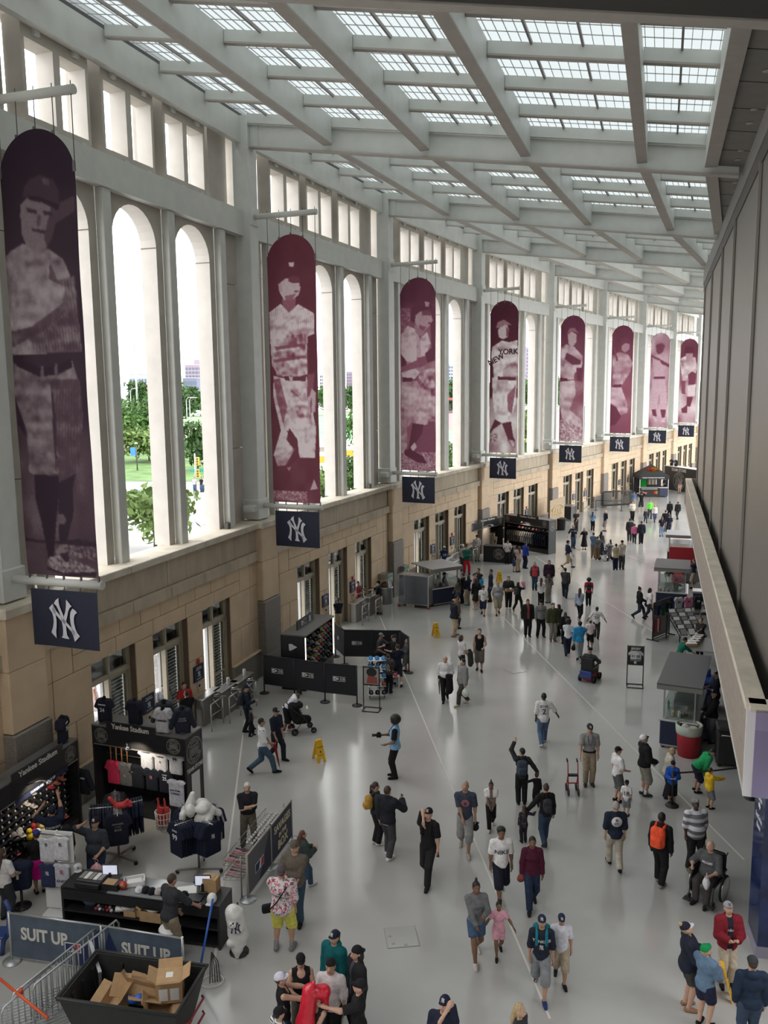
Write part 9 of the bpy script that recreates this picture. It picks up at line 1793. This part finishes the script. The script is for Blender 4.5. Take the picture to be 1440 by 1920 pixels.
# jersey stand and racks
jl,jz,jW=fr((12.15,37.3),(13.25,38.35));jr=empty('jersey_display',jl,jz,'black framed display of jerseys and red pennants','display');MB().tube([(0,0,.05),(0,0,1.75),(jW,0,1.75),(jW,0,.05),(0,0,.05)],.03,6).build('frame',M_blk,jr);MB().box(.03,jW-.03,.02,.04,.1,1.72).build('board',M_ssd,jr);[MB().bar((x,-.3,.02),(x,.3,.02),.05,.04).build('foot',M_blk,jr) for x in(0,jW)]
for q in range(3):MB().box(.2+q*.16,.32+q*.16,-.04,.0,.35,.95).build('pennant',mat('pennant_red',(.5,.04,.05),.7) if q!=1 else M_print,jr)
for q,(x,z_,c) in enumerate(((.3,1.6,(.02,.03,.10)),(.75,1.5,(.02,.10,.05)),(1.1,1.6,(.02,.025,.05)))):garment(ME_TEE,loc_of(jl,jz,x,-.08,z_),jz,c,('blue','green','navy')[q]+' jersey hung on the black framed display',thin=.5,name='hanging_shirt',scale=.6)
kl,kz2=(13.35,38.9,0),.15
k5=empty('display_table',kl,kz2,'grey display table with white and pink jerseys','table');MB().cbox(0,2.2,0,.9,.75,.80,.02).build('top',M_ssd,k5);[MB().box(x-.03,x+.03,y-.03,y+.03,0,.75).build('leg',M_ssd,k5) for x in(.05,2.15) for y in(.05,.85)]
for q in range(4):o=garment(ME_TEE,loc_of(kl,kz2,.35+q*.5,.62,1.42),kz2,((.03,.03,.04),(.5,.5,.5),(.62,.22,.34),(.03,.03,.035))[q],('black number jersey','white jersey','pink jersey','second black jersey')[q]+' standing on the grey display table',name='displayed_shirt',scale=.8);shirt_text(o,[('99',.2,-.3,pr if q in(0,3) else pn)])
r5=empty('magazine_rack',(13.1,36.2,0),.1,'slanted rack of framed prints and programmes','rack')
for q in range(6):
 for c_ in range(3):p_=MB().box(-.17,.17,-.01,.01,0,.34).build('framed_print',M_blk,r5,(.1+c_*.38,q*.24,.55+q*.12));p_.rotation_euler=(-.7,0,0);MB().box(-.14,.14,-.013,-.01,.03,.31).build('print',M_paper if(q+c_)%2 else M_gpr,p_)
for x in(-.12,1.08):MB().bar((x,-.1,.5),(x,1.4,1.2),.03,.04).build('rail',M_blk,r5);MB().bar((x,0,0),(x,0,.55),.04,.04).build('leg',M_blk,r5);MB().bar((x,1.35,0),(x,1.35,1.2),.04,.04).build('leg',M_blk,r5)
t5=empty('merchandise_table',(12.6,33.6,0),-.4,'long black table of helmets and boxes under bulkhead','table');MB().cbox(-.4,1.6,-.4,1.6,.80,.84,.02).build('top',M_ssd,t5);[MB().box(x-.03,x+.03,y-.03,y+.03,0,.8).build('leg',M_ssd,t5) for x in(-.35,1.55) for y in(-.35,1.55)]
for q in range(5):b_=open_box(('white','cream','grey','pale','ivory')[q]+' flat box on the long merchandise table',(12.6+.2*q,33.8+.3*q,.845),(0,0,.3*q),.22,.16,.12,flaps=False);MB().box(-.22,.22,-.16,.16,.12,.125).build('lid',M_paper,b_)
# roofed navy kiosk, machine, red stand, grey-topped table
k6=food_cart('navy roofed kiosk with round emblem in right hand stands',(14.0,42.7,0),-math.radians(20),1.5,2.3,M_navy,mat('kiosk_roof',(.13,.125,.12),.5),2.2,None);roundel(k6,(-.035,.9,.50),.72,-PI/2,M_print);MB().box(-.14,-.12,.0,2.2,2.02,2.2).build('valance_sign',M_navy,k6);text('YANKEES',.14,M_print,k6,(-.145,1.1,2.11),-PI/2)
for q in range(6):MB().lathe([(.05,0),(.05,.13),(0,.15)],8,(.2+(q%3)*.2,.2+(q//3)*.2,.97)).build('goods',[mat('snack_red',(.45,.06,.05),.5),M_tray][q%2],k6)
mc=empty('ticket_machine',(16.15,41.9,0),-math.radians(20),'navy machine with steel top and round emblem','machine');MB().cbox(-.5,.5,-.35,.35,0,1.1,.03).build('body',M_navy,mc);MB().cbox(-.54,.54,-.38,.38,1.1,1.2,.02).build('top',M_ss,mc);roundel(mc,(0,-.36,.6),.45,0,M_print);MB().box(-.2,.2,-.36,-.34,1.0,1.06).build('slot',M_rubber,mc)
M_redp=mat('stand_red_panel',(.36,.02,.03),.45)
rs=empty('red_stand',(16.9,48.6,0),-math.radians(20),'bright red merchandise stand with pennants','stand');MB().cbox(-.3,2.2,1.5,1.7,.3,1.9,.03).build('back_board',M_redp,rs);MB().cbox(-.3,.5,-.4,.6,.1,.95,.03).build('front_box',mat('coral_panel',(.60,.07,.06),.5),rs);MB().cbox(1.6,2.3,-.6,1.4,.1,1.0,.03).build('side_box',M_redp,rs);MB().cbox(.5,1.6,.2,1.2,.1,.9,.03).build('counter',M_ssd,rs)
for q in range(6):sdf_part('plush',[prim_el((.7+(q%3)*.3,.4+(q//3)*.35,1.0+.1*(q%2)),(.1,.1,.13))],.04,cloth(((.6,.6,.6),(.4,.05,.07),(.05,.05,.07))[q%3]),rs,k=0)
food_cart('cart with pale grey roof farther along right stands',(18.2,53.6,0),-math.radians(20),1.6,1.8,M_navy,mat('pale_roof',(.36,.37,.37),.4),2.0)
nb=empty('navy_booth',(20.6,52.5,0),-math.radians(20),'navy booth with open window behind the pale roofed cart','booth');MB().cbox(0,1.6,0,2,0,1.1,.03).build('lower_body',M_navy,nb);[MB().box(x-.05,x+.05,y-.05,y+.05,1.1,2.4).build('post',M_ssd,nb) for x in(.05,1.55) for y in(.05,1.95)];MB().box(-.1,1.7,-.1,2.1,2.4,2.5).build('roof',M_ssd,nb)
bt2=empty('cap_shelf',(17.0,40.2,0),-math.radians(18),'tall navy shelf of caps under the bulkhead','shelf');MB().box(0,1.2,.5,.56,0,2.3).build('back_panel',M_navy,bt2);[MB().box(x,x+.06,0,.5,0,2.3).build('side_panel',M_navy,bt2) for x in(0,1.14)];MB().box(0,1.2,0,.56,2.3,2.36).build('top_panel',M_navy,bt2)
for q in range(6):
 MB().box(.06,1.14,.1,.5,.4+q*.3,.42+q*.3).build('shelf_board',M_ssd,bt2)
 for c_ in range(4):cap(loc_of((17.0,40.2,0),-math.radians(18),.2+c_*.26,.25,.43+q*.3),-math.radians(18),((.35,.12,.14),(.45,.42,.4),(.02,.02,.03))[(q+c_)%3],'%s cap on %s row of navy shelf under bulkhead'%(('rose','ivory','black')[(q+c_)%3],ORD[q]),'%s caps on %s navy shelf row'%(('rose','ivory','black')[(q+c_)%3],ORD[q]))
o=garment(ME_TEE,(17.3,43.2,1.5),1.2,(.55,.55,.56),'white number jersey displayed near the balcony edge',name='displayed_shirt');shirt_text(o,[('45',.22,-.3,pn)])
for(x,y),lab in(((-6.343,31.738),'folded black barrier leaning at dark pier by first doors'),):barrier(lab,(x+.9,y+1.2),(x+1.5,y+2.0),1.0);
